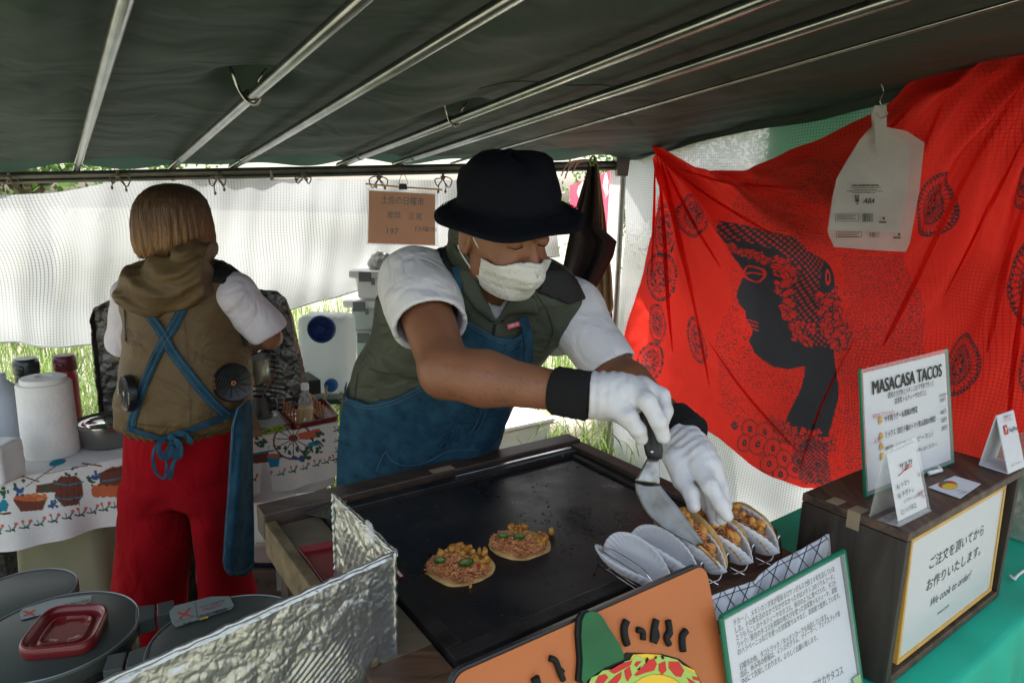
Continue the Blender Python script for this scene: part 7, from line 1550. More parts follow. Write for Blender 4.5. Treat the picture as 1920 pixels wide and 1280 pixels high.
yk = np.minimum(piece(v_, dv, [(388, 512), (400, 494), (416, 484), (470, 505), (470, 545), (450, 541), (417, 533), (392, 529)], 1.65, .0012, .0022, front), piece(v_, dv, [(222, 505), (248, 520), (240, 560), (232, 572), (215, 570)], 1.65, .0012, .0022, front))
for q_ in (1, -1): sdfobj2('shoulder_yoke', v_, smax(yk, q_ * (P[:, 0] - base[0]), .001), M['yoke'], wo_)
# hood
v_ = Vol((base[0] - .20, 1.46, 1.20), (base[0] + .16, 1.80, 1.46), .0038); P = v_.P
X_ = (Vector(AY(400, 490, 1.6)) - Vector(AY(240, 545, 1.6))).normalized(); R_ = axes(Vector((.05, -1, .1)), Vector((-X_.z, 0, X_.x)))
d1 = ellip(P, AY(316, 534, 1.615), (.128, .050, .066), R_); d2 = ellip(P, AY(338, 488, 1.66), (.098, .070, .040), R_); d3 = ellip(P, AY(262, 540, 1.635), (.05, .055, .055), R_)
hd = smin(smin(d1, d2, .02), d3, .02); hd = smax(hd, -ellip(P, AY(330, 466, 1.69), (.080, .080, .036)), .015)
rho = np.hypot((v_.Q[:, 0] - 345) / 1.15, v_.Q[:, 1] - 455 + (v_.Q[:, 0] - 345) * .35) + 15 * noise3(P, 17, 8, 3); hd += .0058 * np.sin(rho / 5.6) * np.clip(rho / 40, .2, 1) + .004 * noise3(P, 35, 2, 3)
_, bvH = sdfobj2('hood', v_, hd, M['khaki'], wo_)
# hair: smooth bob with a slightly ragged end
v_ = Vol((base[0] - .15, 1.60, 1.30), (base[0] + .15, 1.88, 1.56), .0030); P = v_.P
hrows = [(492, 274, 398, 1.735, .085), (480, 264, 400, 1.735, .095), (468, 258, 401, 1.735, .10), (450, 255, 400, 1.735, .105), (420, 253, 396, 1.735, .108), (390, 257, 390, 1.735, .105), (372, 264, 383, 1.735, .095), (358, 276, 370, 1.735, .078), (350, 288, 358, 1.735, .060), (344, 305, 342, 1.735, .03)]
hz = loft(P, hrows, pw=2.0, sq=.93); th_ = np.arctan2(P[:, 0] - atY(326, 415, 1.735).x, -(P[:, 1] - 1.735))
hz += .0017 * np.sin(th_ * 27 + 3.5 * np.sin(th_ * 4 + P[:, 2] * 11) + 2 * noise3(P, 14, 5, 2)) * np.clip((1.53 - P[:, 2]) / .1, 0, 1) + .0012 * np.sin(th_ * 77 + 3 * np.sin(th_ * 9 + P[:, 2] * 20))
zend = atY(330, 482, 1.65).z + .007 * np.sin(th_ * 17 + 1) * np.sin(th_ * 5) + .006 * np.sin(th_ * 43 + 1) + .010 * np.clip(th_, 0, 2)
hz = smax(hz, zend - P[:, 2], .004)
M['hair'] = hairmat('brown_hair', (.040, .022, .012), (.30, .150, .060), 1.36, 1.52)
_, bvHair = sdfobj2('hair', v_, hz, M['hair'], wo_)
g_ = np.random.default_rng(5); b = MB()
hc = atY(326, 415, 1.735)
for k in range(900):
    a = g_.uniform(-2.0, 2.0); ln = g_.uniform(.05, .14); z1 = atY(330, g_.uniform(470, 496), 1.65).z; pts = []
    for i in range(6):
        z_ = z1 + ln * (1 - i / 5); o_, no, ix, t = bvHair.ray_cast(Vector((hc.x + sin(a) * .3, 1.735 - cos(a) * .3, max(z_, 1.352))), Vector((-sin(a), cos(a), 0)))
        if o_ is None: continue
        if z_ < 1.352: o_ = Vector((o_.x, o_.y, z_)) + Vector((sin(a), -cos(a), 0)) * .004 * (1 if a > 0 else -.5)
        pts.append(o_ + no * .0012); 
        a += g_.normal() * .010
    if len(pts) > 2: b.tube(pts, [.0010] * (len(pts) - 1) + [.0003], 4, cap=False)
for k in range(9): b.tube(catmull([atY(392, 455 + k, 1.70), atY(397, 466, 1.69), atY(401 + k * .8, 472 + k * .3, 1.685), atY(404 + k * .5, 474 + (k % 4), 1.68)], 3), [.0014] * 6 + [.0008] * 4, 4)
o = b.build('hair_strands', M['hair'], wo_, smooth=True); tag(o, kind='stuff')
# apron: straps, tie, bow and skirt panel
allb = [bvV, bvH]
ribbon('apron_strap', bvV, [(345, 572), (330, 605), (300, 655), (278, 705), (258, 760), (247, 798)], .024, M['denim'], wo_, .004)
ribbon('apron_strap', bvV, [(280, 588), (300, 615), (325, 660), (355, 700), (390, 745), (424, 778)], .024, M['denim'], wo_, .007)
for (L, wd) in (([(349, 574), (334, 607), (304, 657), (282, 707), (262, 762), (251, 798)], .0016), ([(341, 570), (326, 603), (296, 653), (274, 703), (254, 758), (243, 796)], .0016), ([(284, 586), (304, 612), (329, 657), (359, 697), (394, 742), (428, 775)], .0016), ([(276, 590), (296, 617), (321, 662), (351, 703), (386, 748), (420, 781)], .0016)): ribbon('strap_stitching', bvV, L, wd, M['denimL'], wo_, .009, .0005)
both = [bvV, bvT]
ribbon('waist_tie', both, [(244, 800), (275, 810), (318, 818), (360, 802), (400, 786), (432, 774), (455, 768)], .017, M['denim'], wo_, .008)
def loop(pts, w, nm='bow_loop', Y=1.585):
    P_ = catmull([atY(x, y, Y - dz_) for x, y, dz_ in pts], 6); vs = []
    for i, p in enumerate(P_):
        t = (P_[min(i + 1, len(P_) - 1)] - P_[max(i - 1, 0)]).normalized(); s = t.cross(Vector((0, -1, 0))); s = s.normalized() if s.length > .1 else Vector((1, 0, 0)); s = (s + Vector((0, .5, 0)) * sin(i * .7)).normalized(); n_2 = t.cross(s) * .0012
        vs += [p - s * w / 2 - n_2, p + s * w / 2 - n_2, p + s * w / 2 + n_2, p - s * w / 2 + n_2]
    b = MB(); b.add(vs, [(i * 4 + k, i * 4 + (k + 1) % 4, i * 4 + 4 + (k + 1) % 4, i * 4 + 4 + k) for i in range(len(P_) - 1) for k in range(4)] + [(0, 1, 2, 3), tuple(len(vs) - 4 + k for k in range(4))]); b.build(nm, M['denim'], wo_)
loop([(322, 818, 0), (300, 828, .01), (287, 850, .012), (292, 885, .01), (308, 895, .008), (313, 878, .01), (312, 850, .012), (322, 825, .012)], .008)
loop([(322, 818, 0), (305, 822, .015), (298, 838, .02), (305, 858, .02), (318, 852, .018), (325, 828, .015)], .014)
loop([(322, 818, .01), (340, 812, .018), (356, 822, .015), (355, 832, .012)], .015, 'tie_end'); loop([(326, 822, .012), (334, 842, .02), (325, 870, .018), (318, 898, .01)], .011, 'tie_end')
loop([(322, 818, .012), (335, 830, .022), (340, 850, .02), (328, 858, .02), (322, 835, .022)], .012)
part('knot', M['denim'], wo_, lambda b: b.ell(atY(322, 819, 1.575), .012, .008, .011), smooth=True)
def rowsheet(rows, name, m, parent, nu=30, nv=60, wob=.006, fr=14, solid=.003):
    ys = [r[0] for r in rows]
    def g(u, v):
        y = lerp(ys[0], ys[-1], v); f = lambda k: float(np.interp(y, ys, [r[k] for r in rows])); Y = lerp(f(3), f(4), u)
        return atY(lerp(f(1), f(2), u), y, Y - .022 * sin(pi * u) + wob * sin(u * fr + v * 3) * min(1, v * 3))
    b = MB(); b.grid(g, nu, nv); return b.build(name, m, parent, smooth=True, solid=solid)
srows = [(750, 464, 470, 1.63, 1.70), (766, 444, 471, 1.60, 1.70), (800, 434, 473, 1.585, 1.70), (900, 428, 474, 1.575, 1.69), (1000, 421, 476, 1.565, 1.68), (1050, 418, 476, 1.56, 1.68), (1066, 421, 474, 1.56, 1.68), (1075, 428, 466, 1.56, 1.66), (1079, 438, 458, 1.57, 1.65)]
rowsheet(srows, 'apron_skirt', M['denim'], wo_, wob=.013, fr=7.5)
part('skirt_hem', M['denimL'], wo_, lambda b: (b.tube([atY(lerp(r[1], r[2], .04), r[0], r[3] - .006) for r in srows], .0016, 5), b.tube([atY(r[1] + 4, r[0] - 4, r[3] - .008) for r in srows], .0008, 5), b.tube(catmull([atY(x, y, Y - .008) for x, y, Y in ((422, 1060, 1.56), (432, 1072, 1.56), (448, 1074, 1.6), (462, 1068, 1.64), (472, 1058, 1.67))], 4), .0009, 5)), smooth=True)
ribbon('vest_seam', bvV, [(448, 540), (444, 580), (446, 615), (458, 650)], .005, M['yoke'], wo_, .002); ribbon('vest_seam', bvV, [(231, 545), (236, 590), (238, 640)], .005, M['yoke'], wo_, .002)
ribbon('vest_seam', bvV, [(238, 790), (300, 799), (360, 800), (440, 791)], .0022, M['khaki'], wo_, .003, .001); ribbon('vest_seam', bvV, [(345, 600), (352, 680), (356, 760), (356, 795)], .0018, M['khaki'], wo_, .002, .001)
# fans in the vest
M['fan'] = mat('black_fan', (.010, .010, .011), .35); M['fanor'] = mat('orange_print', (.40, .12, .02), .5); M['fanw'] = mat('pale_print', (.5, .5, .45), .5)
def fan(px, py, Y, nrm, r, mk):
    c = atY(px, py, Y); n_3 = Vector(nrm).normalized(); X = Vector((0, 0, 1)).cross(n_3).normalized(); Yv = n_3.cross(X)
    f = part('vest_fan', M['fan'], wo_, lambda b: b.lathe([(r * 1.0, -.01), (r, .004), (r * .95, .008), (r * .88, .006), (0, .003)], c, 40, X, Yv, n_3), smooth=True, auto=40)
    for k in range(5): part('grille_ring', M['fan'], f, lambda b: b.lathe([(r * (.2 + .14 * k), .0045), (r * (.2 + .14 * k) + .0012, .0072), (r * (.2 + .14 * k) + .0024, .0045)], c, 36, X, Yv, n_3), smooth=True)
    for k in range(12): a = k * pi / 6; part('grille_spoke', M['fan'], f, lambda b: b.tube([c + (X * cos(a) + Yv * sin(a)) * r * .15 + n_3 * .006, c + (X * cos(a + .3) + Yv * sin(a + .3)) * r * .8 + n_3 * .007], .0009, 4))
    part('emblem', mk, f, lambda b: b.lathe([(r * .13, .009), (r * .07, .0095), (r * .05, .009)], c, 16, X, Yv, n_3)); 
    U_ = X; text('BURTLE', c - X * r * .86 - Yv * .010 + n_3 * .009, Yv, -X, .011, mk, f, width=.03); text('BURTLE', c + X * r * .86 + Yv * .012 + n_3 * .009, -Yv, X, .011, mk, f, width=.03)
a_, no_ = hit(bvV, 434, 718, 0)
fan(437, 717, a_.y - .014, (.52, -.85, .05), .050, M['fanor'])
a_, no_ = hit(bvV, 240, 735, 0)
fan(239, 737, (a_.y if a_ else 1.65) - .012, (-.70, -.71, .05), .046, M['fanw'])
# shoes
for sx in (-.11, .11):
    part('shoe', M['black'], wo_, lambda b: b.ell((base[0] + sx, 1.80, .045), .05, .13, .045, 16, 10), smooth=True)

# ------------------------------------------------------------ man
MX = atY(800, 800, 1.55).x
mn = thing('person', (MX, 1.58, 0), 'man in a dark bucket hat, white mask and denim apron leaning over the griddle', 'person')
YH = 1.30
yaw, pit_ = radians(38), radians(18)
hf = Vector((sin(yaw) * cos(pit_), -cos(yaw) * cos(pit_), -sin(pit_))); hu = Vector((sin(yaw) * sin(pit_) * .8 - .06, -cos(yaw) * sin(pit_), cos(pit_))).normalized(); HR = axes(hf, hu); hr, hf, hu = [HR.col[i] for i in range(3)]
Hc = atY(944, 418, YH + .015)
def hl(r, f, u): return tuple(Hc + hr * r + hf * f + hu * u)
if 0:
    for nme, q in (('eyeL', hl(-.033, .09, -.012)), ('eyeR', hl(.033, .09, -.012)), ('chin', hl(0, .075, -.12)), ('nose', hl(0, .115, -.045)), ('ear', hl(-.078, -.005, -.02)), ('ear2', hl(.078, -.005, -.02)), ('top', hl(0, 0, .11))): print('HEAD', nme, projn(np.array([q])))
S_R, E_R, W_R = AY(782, 535, 1.36), AY(836, 697, 1.15), AY(1090, 740, 1.06)
S_L, E_L, W_L = AY(1052, 560, 1.50), AY(1146, 690, 1.37), AY(1272, 800, 1.165)
def headsdf(P):
    d = ellip(P, hl(0, -.012, .012), (.078, .098, .100), HR)
    d = smin(d, ellip(P, hl(0, .030, -.040), (.064, .066, .082), HR), .03)
    d = smin(d, ellip(P, hl(0, .062, -.100), (.034, .030, .026), HR), .03)
    d = smin(d, cap(P, hl(-.045, .01, -.085), hl(-.01, .065, -.105), .024, .022), .02); d = smin(d, cap(P, hl(.045, .01, -.085), hl(.01, .065, -.105), .024, .022), .02)
    d = smin(d, cap(P, hl(-.034, .083, .022), hl(.034, .083, .022), .013, .013), .018)
    for s in (-1, 1):
        d = smax(d, -ellip(P, hl(s * .033, .104, -.004), (.019, .013, .013), HR), .012)
        d = smin(d, ellip(P, hl(s * .033, .083, -.006), (.0165, .0125, .0125), HR), .004)
        d = smin(d, ellip(P, hl(s * .038, .072, -.052), (.022, .02, .018), HR), .02)
        e = ellip(P, hl(s * .080, -.008, -.028), (.009, .020, .033), HR); e = smax(e, -ellip(P, hl(s * .090, -.004, -.026), (.008, .011, .020), HR), .006); d = smin(d, e, .008)
    d = smin(d, cap(P, hl(0, .098, -.008), hl(0, .113, -.044), .007, .0115), .012)
    d = smin(d, ellip(P, hl(0, .103, -.050), (.017, .012, .009), HR), .008)
    return d
v_ = Vol((Hc.x - .14, Hc.y - .16, Hc.z - .17), (Hc.x + .16, Hc.y + .14, Hc.z + .12), .0026); P = v_.P
dh = headsdf(P); dh = smin(dh, cap(P, hl(0, -.02, -.06), AY(915, 560, 1.43), .054, .060), .03)
# body: lower resolution for trunk and limbs, one mesh with the head
v2 = Vol((MX - .42, .92, .0), (MX + .62, 1.82, 1.52), .0075); P2 = v2.P
db = chain(P2, [AY(915, 555, 1.44), AY(880, 620, 1.47), AY(830, 720, 1.54), AY(790, 850, 1.60)], [.075, .115, .12, .125], .05)
db = smin(db, cap(P2, S_R, AY(1040, 560, 1.48), .062, .062), .04)
db = smin(db, chain(P2, [S_R, E_R, tuple(Vector(E_R).lerp(Vector(W_R), .3)), W_R], [.056, .045, .0465, .030], .025), .025)
db = smin(db, chain(P2, [S_L, E_L, tuple(Vector(E_L).lerp(Vector(W_L), .3)), W_L], [.052, .042, .043, .030], .02), .025)
db = smin(db, ellip(P2, tuple(Vector(W_R) + Vector((.04, 0, 0))), (.045, .02, .03)), .02); db = smin(db, ellip(P2, tuple(Vector(W_L) + Vector((.01, -.04, -.03))), (.025, .04, .03)), .02)
for sx in (-.10, .10): db = smin(db, chain(P2, [(MX + sx - .02, 1.62, .82), (MX + sx - .02, 1.62, .45), (MX + sx, 1.64, .07), (MX + sx, 1.55, .045)], [.095, .062, .045, .04], .03), .03)
dhh = headsdf(P2); db = smin(db, smin(dhh, cap(P2, hl(0, -.02, -.06), AY(915, 560, 1.43), .054, .060), .03), .01)
# trunk and limbs meshed coarse, head and neck fine, merged into one body object
near = hp(P2, hl(0, -.02, -.115), hu) ; 
Vb, Fb = v2.mesh(db); Vb = smoothV(Vb, Fb, 2); cz = np.array([((np.array(Hc) - Vb[Fb].mean(1)) ** 2).sum(1) < .110 ** 2])[0]; Fb = Fb[~cz]
Vh, Fh = v_.mesh(dh); Vh = smoothV(Vh, Fh, 1); chd = ((np.array(Hc) - Vh[Fh].mean(1)) ** 2).sum(1) < .150 ** 2; Fh = Fh[chd]
Vc = np.concatenate([Vb, Vh]); Fc = np.concatenate([Fb, Fh + len(Vb)]); used = np.unique(Fc); rm = np.full(len(Vc), -1); rm[used] = np.arange(len(used))
bo = npmesh('body', Vc[used], rm[Fc], M['skin'], mn)
bvBody = BVHTree.FromPolygons(Vb.tolist(), Fb.tolist()); r_h = random.Random(8); b = MB()
for k in range(300):
    t_ = r_h.random(); c_ = Vector(E_R).lerp(Vector(W_R), t_ * .8); a = r_h.uniform(0, 6.28); q_ = c_ + Vector((r_h.uniform(-.02, .02), -.2, .12 * sin(a))); loc, no, ix, tt_ = bvBody.ray_cast(q_, (c_ - q_).normalized())
    if loc: dd2 = (Vector(W_R) - Vector(E_R)).normalized() * .006 + no * .0022 + ZV * r_h.uniform(-.004, .001); b.tube([loc, loc + dd2 * .6, loc + dd2 + Vector((0, 0, -.001))], [.00011, .0001, .00005], 3, cap=False)
tag(b.build('arm_hair', mat('arm_hair', (.02, .012, .008), .5), mn), kind='stuff')
bvHead = BVHTree.FromPolygons(Vh.tolist(), Fh.tolist())
# eyes: lowered lids with dark lash lines and brows
M['lash'] = mat('dark_lash', (.015, .010, .008), .6, var=0); M['brow'] = mat('brow_hair', (.06, .045, .038), .8, var=.3, vscale=200); M['greyhair'] = mat('grey_hair', (.26, .24, .21), .6, var=.5, vscale=120, col2=(.06, .05, .045), stretch=(1, 1, .2))
M['eyew'] = mat('eye_white', (.42, .38, .35), .3, var=0)
for s in (-1, 1):
    def onface(r, u, off=.0006):
        o_ = Vector(hl(r, .2, u)); loc, no, ix, t = bvHead.ray_cast(o_, -hf); return loc + no * off * (1 if no.dot(hf) > 0 else -1)
    e_ = part('eye', M['lash'], mn, lambda b: b.tube(catmull([onface(s * .0175, -.0105), onface(s * .026, -.0142), onface(s * .036, -.0148), onface(s * .047, -.0110)], 5), [.0008] + [.0017] * 13 + [.0008, .0006], 6), smooth=True)
    part('eye_white', M['eyew'], e_, lambda b: b.tube(catmull([onface(s * .022, -.0148), onface(s * .031, -.0172), onface(s * .042, -.0158)], 5), [.0004] + [.0013] * 9 + [.0004], 6), smooth=True)
    part('lid_fold', M['skinf'], mn, lambda b: b.tube(catmull([onface(s * .017, -.003), onface(s * .03, .0005), onface(s * .046, -.002)], 5), .0009, 6), smooth=True)
    bb = MB(); rb_ = random.Random(s + 4)
    for k in range(70):
        r_ = rb_.uniform(.012, .050); u_ = .017 + .005 * sin((r_ - .012) / .038 * 2.6) + rb_.uniform(-.002, .002); p = onface(s * r_, u_, .0008); bb.tube([p, p + hr * s * .006 + hu * .0015 + hf * .0008], .0004, 3)
    bb.build('eyebrow', M['brow'], mn)
# grey hair round the ears and nape
hp_ = smax(smax(np.abs(ellip(P, hl(0, -.012, .012), (.078, .098, .100), HR) - .0015) - .0030, hp(P, hl(0, .030, 0), hf), .004), hp(P, hl(0, 0, .05), hu), .004)
hp_ = smax(hp_, -hp(P, hl(0, 0, -.075), hu), .008); hp_ = smax(hp_, -(np.abs((P - A3(Hc)) @ A3(hr)) - .03), .01) + .0012 * np.sin(((P - A3(Hc)) @ A3(hf)) * 900)
for s in (-1, 1): hp_ = smax(hp_, -ellip(P, hl(s * .082, -.006, -.028), (.02, .023, .036), HR), .002)
sdfobj2('hair', v_, hp_, M['greyhair'], mn)
# mask
ms_ = ellip(P, hl(0, .034, -.058), (.0640, .082, .064), HR); ms_ = smin(ms_, cap(P, hl(0, .098, -.020), hl(0, .112, -.066), .010, .018), .028); ms_ = smin(ms_, dh - .004, .006)
lu = (P - A3(Hc)) @ A3(hu); lf = (P - A3(Hc)) @ A3(hf); lr = (P - A3(Hc)) @ A3(hr)
ms_ = ms_ + .0006 * np.sin(lu * 300) * np.clip((np.abs(lu + .06) < .04), 0, 1) + .0003 * noise3(P, 40, 3, 2)
mk = np.abs(ms_ - .0015) - .0016
topl = -.032 - .30 * np.clip(np.abs(lr) - .015, 0, 1); mk = smax(mk, lu - topl, .0015); mk = smax(mk, -(lu + .126), .0015); mk = smax(mk, -(lf - .036 + (lu + .07) * -.15), .0015)
_, bvM = sdfobj2('face_mask', v_, mk, M['mask'], mn)
for s in (-1, 1):
    mk_ = part('ear_loop', M['mask'], mn, lambda b: b.tube(catmull([hl(s * .064, .038, -.046), hl(s * .074, .016, -.024), hl(s * .082, -.006, .006), hl(s * .088, -.016, .004)], 5), .0017, 6, flat=1), smooth=True)
    part('ear_loop', M['mask'], mn, lambda b: b.tube(catmull([hl(s * .060, .036, -.100), hl(s * .068, .006, -.085), hl(s * .080, -.014, -.062), hl(s * .088, -.018, -.045)], 5), .0017, 6), smooth=True)
for dv_ in (.0015, .0065):
    pts_ = []
    for k in range(13):
        r_ = -.052 + .104 * k / 12; loc, no, ix, t = bvM.ray_cast(Vector(hl(r_, .25, -.033 - dv_ - .035 * max(0, abs(r_) - .02))), -hf)
        if loc: pts_.append(loc + hf * .0003)
    part('mask_seam', mat('mask_seam', (.5, .5, .47), .8), mn, lambda b: b.tube(pts_, .0006, 5))
# bucket hat
Hb = atY(953, 390, 1.312); tu = Vector((.0, -sin(radians(13)), cos(radians(13)))).normalized(); q_ = Vector((.5, -.866, 0)); TR = axes(q_ - tu * q_.dot(tu), tu); tr_, tf_, tu = [TR.col[i] for i in range(3)]
hat_ = []
n = 72; prof = [(.146, -.020), (.1465, -.018), (.138, -.013), (.125, -.005), (.112, .004), (.103, .010), (.1005, .016), (.099, .030), (.0965, .052), (.091, .072), (.082, .086), (.068, .095), (.045, .1005), (.02, .102), (0, .1025)]
def hatpt(r, z, a):
    w = max(0, (r - .10) / .045); q = r * (1 + .02 * sin(3 * a + .6) * w + .012 * sin(7 * a) * w); zz_ = z + w * (.004 * sin(2 * a + 2.2) + .004 * sin(5 * a)); dent = .006 * sin(2 * a + 1) * (z > .03) * min(1, (z - .03) / .05) + .003 * sin(5 * a + z * 60) * (z > .02)
    return Hb + tr_ * (q + dent) * cos(a) * .98 + tf_ * (q + dent) * sin(a) * 1.03 + tu * (zz_ + (.004 * sin(3 * a) + .004 * sin(6 * a + 2)) * (z > .08))
b = MB(); vs = [hatpt(r, z, 2 * pi * k / n) for r, z in prof for k in range(n)]; b.add(vs, [(i * n + k, i * n + (k + 1) % n, (i + 1) * n + (k + 1) % n, (i + 1) * n + k) for i in range(len(prof) - 1) for k in range(n)])
ht = b.build('bucket_hat', M['hat'], mn, smooth=True, solid=.003)
for rr_, zz_ in ((.140, -.0135), (.134, -.0095), (.128, -.006), (.122, -.0025), (.116, .0015), (.1012, .0135)):
    part('stitching', M['hat'], ht, lambda b: b.tube([hatpt(rr_, zz_ + .0032, 2 * pi * k / 60) for k in range(60)], .0008, 4, closed=True), smooth=True)
# tee shirt: sleeves and neckline
v_ = Vol((MX - .14, 1.04, 1.02), (MX + .48, 1.62, 1.46), .0042); P = v_.P
SA, SB = Vector(S_R), Vector(E_R); ax_ = (SB - SA).normalized(); hem = SA.lerp(SB, .50)
s1 = chain(P, [tuple(SA + Vector((.045, .03, .0))), tuple(SA + Vector((-.002, 0, .002))), tuple(SA.lerp(SB, .30)), tuple(SA.lerp(SB, .60))], [.066, .072, .073, .070], .03)
s1 += .0042 * wrinkle(P, (-.25, .55, .8), 58, 7, .12) + .002 * noise3(P, 40, 8, 2)
s1 = smax(s1, hp(P, tuple(hem), ax_ + Vector((-.06, 0, -.12))), .002); s1 = smax(s1, -cap(P, tuple(SA), tuple(SB), .064, .062), .003)
LA, LB = Vector(S_L), Vector(E_L); axl = (LB - LA).normalized()
s2 = chain(P, [tuple(LA + Vector((-.03, 0, .0))), tuple(LA.lerp(LB, .2)), tuple(LA.lerp(LB, .95))], [.066, .070, .060], .03); s2 = smin(s2, ellip(P, AY(1040, 628, 1.49), (.055, .05, .05)), .035)
s2 += .0036 * wrinkle(P, (.7, .1, .7), 50, 12, .12) + .002 * noise3(P, 40, 9, 2)
s2 = smax(s2, hp(P, tuple(LA.lerp(LB, .99)), axl + Vector((.05, 0, -.3))), .002); s2 = smax(s2, -cap(P, tuple(LA), tuple(LB + axl * .08), .052, .050), .003)
nk = chain(P, [AY(915, 572, 1.43), AY(905, 620, 1.45)], [.086, .112], .03)
d = np.minimum(np.minimum(s1, s2), nk); d = smax(d, -cap(P, hl(0, -.02, -.06), AY(926, 556, 1.37), .050, .044), .006)
bd_ = smin(cap(P, hl(0, -.02, -.06), AY(915, 560, 1.43), .054, .060), chain(P, [AY(915, 555, 1.44), AY(880, 620, 1.47)], [.075, .115], .05), .04); bd_ = smin(bd_, chain(P, [AY(928, 572, 1.395), AY(926, 600, 1.375)], [.030, .034], .01), .02)
d = np.minimum(d, piece(v_, bd_, [(898, 544), (909, 560), (923, 570), (937, 573), (950, 560), (962, 575), (945, 612), (922, 612), (900, 578)], 1.33, .003, .003, P[:, 1] - 1.42))
_, bvTee = sdfobj2('tee_shirt', v_, d, M['tee'], mn)
# vest
mrows = [(462, 842, 1000, 1.42, .07), (478, 806, 1030, 1.42, .085), (500, 768, 1062, 1.42, .10), (525, 736, 1085, 1.43, .112), (560, 712, 1092, 1.44, .122), (600, 698, 1078, 1.46, .13), (640, 684, 1048, 1.48, .135), (680, 668, 1010, 1.50, .138), (725, 654, 985, 1.53, .14), (760, 646, 962, 1.55, .14), (800, 643, 945, 1.57, .14), (850, 641, 930, 1.60, .145), (920, 640, 922, 1.62, .15), (1000, 645, 915, 1.62, .15)]
v_ = Vol((MX - .36, 1.25, .62), (MX + .40, 1.80, 1.52), .0046); P = v_.P
d0 = loft(P, mrows, pw=2.25); d0 = smin(d0, chain(P, [AY(900, 545, 1.46), AY(925, 500, 1.42)], [.085, .075], .02), .03)
dv = d0 + .0045 * noise3(P, 15, 13, 3) + .0040 * wrinkle(P, (.6, 0, .8), 44, 16, .15) * .8 + .003 * wrinkle(P, (-.7, 0, .7), 60, 21, .15) * .6
Vn = [(872, 440), (892, 500), (908, 560), (926, 606), (938, 606), (952, 580), (975, 560), (1010, 540), (1030, 480), (1000, 400), (880, 400)]
opn = -polycut(v_, Vn, 1.35); frontm = P[:, 1] - 1.47
vest = smax(dv, np.minimum(opn, -frontm + 0 * opn) if False else np.where(frontm < 0, opn, -1), .004)
vest = smax(vest, -cap(P, tuple(LA + Vector((.0, 0, 0))), tuple(LB), .060, .056), .004); vest = smax(vest, -cap(P, tuple(SA + Vector((-.01, 0, .0))), tuple(SB), .062, .062), .004)
_, bvMV = sdfobj2('vest', v_, vest, M['olive'], mn)
fr2 = P[:, 1] - 1.50
yk = piece(v_, dv, [(826, 418), (790, 434), (752, 452), (715, 485), (694, 540), (704, 560), (722, 520), (748, 484), (790, 476), (825, 500), (840, 518), (872, 514), (858, 470), (846, 430)], 1.33, .002, .003, fr2)
yk = np.minimum(yk, piece(v_, dv, [(1020, 500), (1034, 488), (1056, 500), (1082, 522), (1100, 560), (1068, 572), (1041, 562), (1008, 550)], 1.35, .002, .003, fr2))
yk = smax(yk, -cap(P, tuple(SA), tuple(SB), .070, .070), .003); yk = smax(yk, -cap(P, tuple(LA.lerp(LB, .15)), tuple(LB), .066, .060), .003)
for q_ in (1, -1): sdfobj2('shoulder_yoke', v_, smax(yk, q_ * (P[:, 0] - Hc.x), .001), M['yoke'], mn)
# collar: standing leaves either side of the opening
co = piece(v_, dv, [(838, 424), (866, 428), (880, 470), (892, 508), (910, 556), (932, 604), (920, 604), (890, 580), (868, 548), (856, 505), (846, 465)], 1.33, .008, .0045, fr2, .003)
co = np.minimum(co, piece(v_, dv, [(950, 566), (985, 552), (1004, 556), (1010, 575), (1013, 592), (985, 588), (956, 590), (934, 607), (928, 605), (940, 584)], 1.33, .008, .0045, fr2, .003))
_, bvC = sdfobj2('collar', v_, co, M['oliveL'], mn)
cc2 = smax(np.abs(chain(P, [AY(905, 560, 1.45), hl(0, -.045, -.06)], [.088, .078], .02)) - .004, polycut(v_, [(820, 560), (815, 410), (850, 395), (866, 430), (882, 480), (890, 520), (880, 560)], 1.36), .003) + .003 * wrinkle(P, (0, 0, 1), 90, 4)
sdfobj2('collar', v_, cc2, M['oliveL'], mn)
# apron
bib = [(862, 598), (880, 603), (905, 617), (935, 632), (965, 633), (983, 618), (990, 606), (994, 640), (988, 690), (958, 765), (940, 830), (930, 920), (930, 1000), (630, 1000), (632, 850), (638, 790), (646, 742), (690, 756), (740, 745), (790, 720), (830, 690), (850, 650)]
ap = piece(v_, dv, bib, 1.42, .006, .0032, fr2 - .04, .0015)
ap = smax(ap, -cap(P, tuple(SA), tuple(SB), .058, .052), .002)
_, bvA = sdfobj2('apron', v_, ap, M['denim'], mn)
bvs_ = [bvA, bvMV]
ribbon('apron_strap', bvMV, [(858, 505), (860, 540), (863, 575), (868, 606)], .018, M['denim'], mn, .010)
ribbon('apron_strap', bvMV, [(980, 590), (984, 612), (988, 640), (984, 690)], .020, M['denim'], mn, .012)
ribbon('side_strap', bvMV, [(676, 642), (664, 670), (656, 700), (652, 742)], .018, M['denim'], mn, .006)
part('buckle', M['darksteel'], mn, lambda b: b.tube([hit(bvMV, 650 + 9 * cos(a), 745 + 7 * sin(a), .012)[0] or atY(650 + 9 * cos(a), 745 + 7 * sin(a), 1.45) for a in np.linspace(0, 6.28, 11)[:-1]], .002, 6, closed=True), smooth=True)
def st(L, w=.0014, off=.0015): ribbon('stitching', bvA, L, w, M['denimL'], mn, off, .0005)
st([(864, 602), (882, 607), (906, 621), (936, 636), (966, 637), (984, 622)]); st([(865, 607), (882, 612), (906, 626), (936, 641), (966, 642), (984, 628)])
st([(648, 748), (690, 761), (740, 750), (790, 725)]); st([(648, 753), (690, 766), (742, 755), (792, 730)])
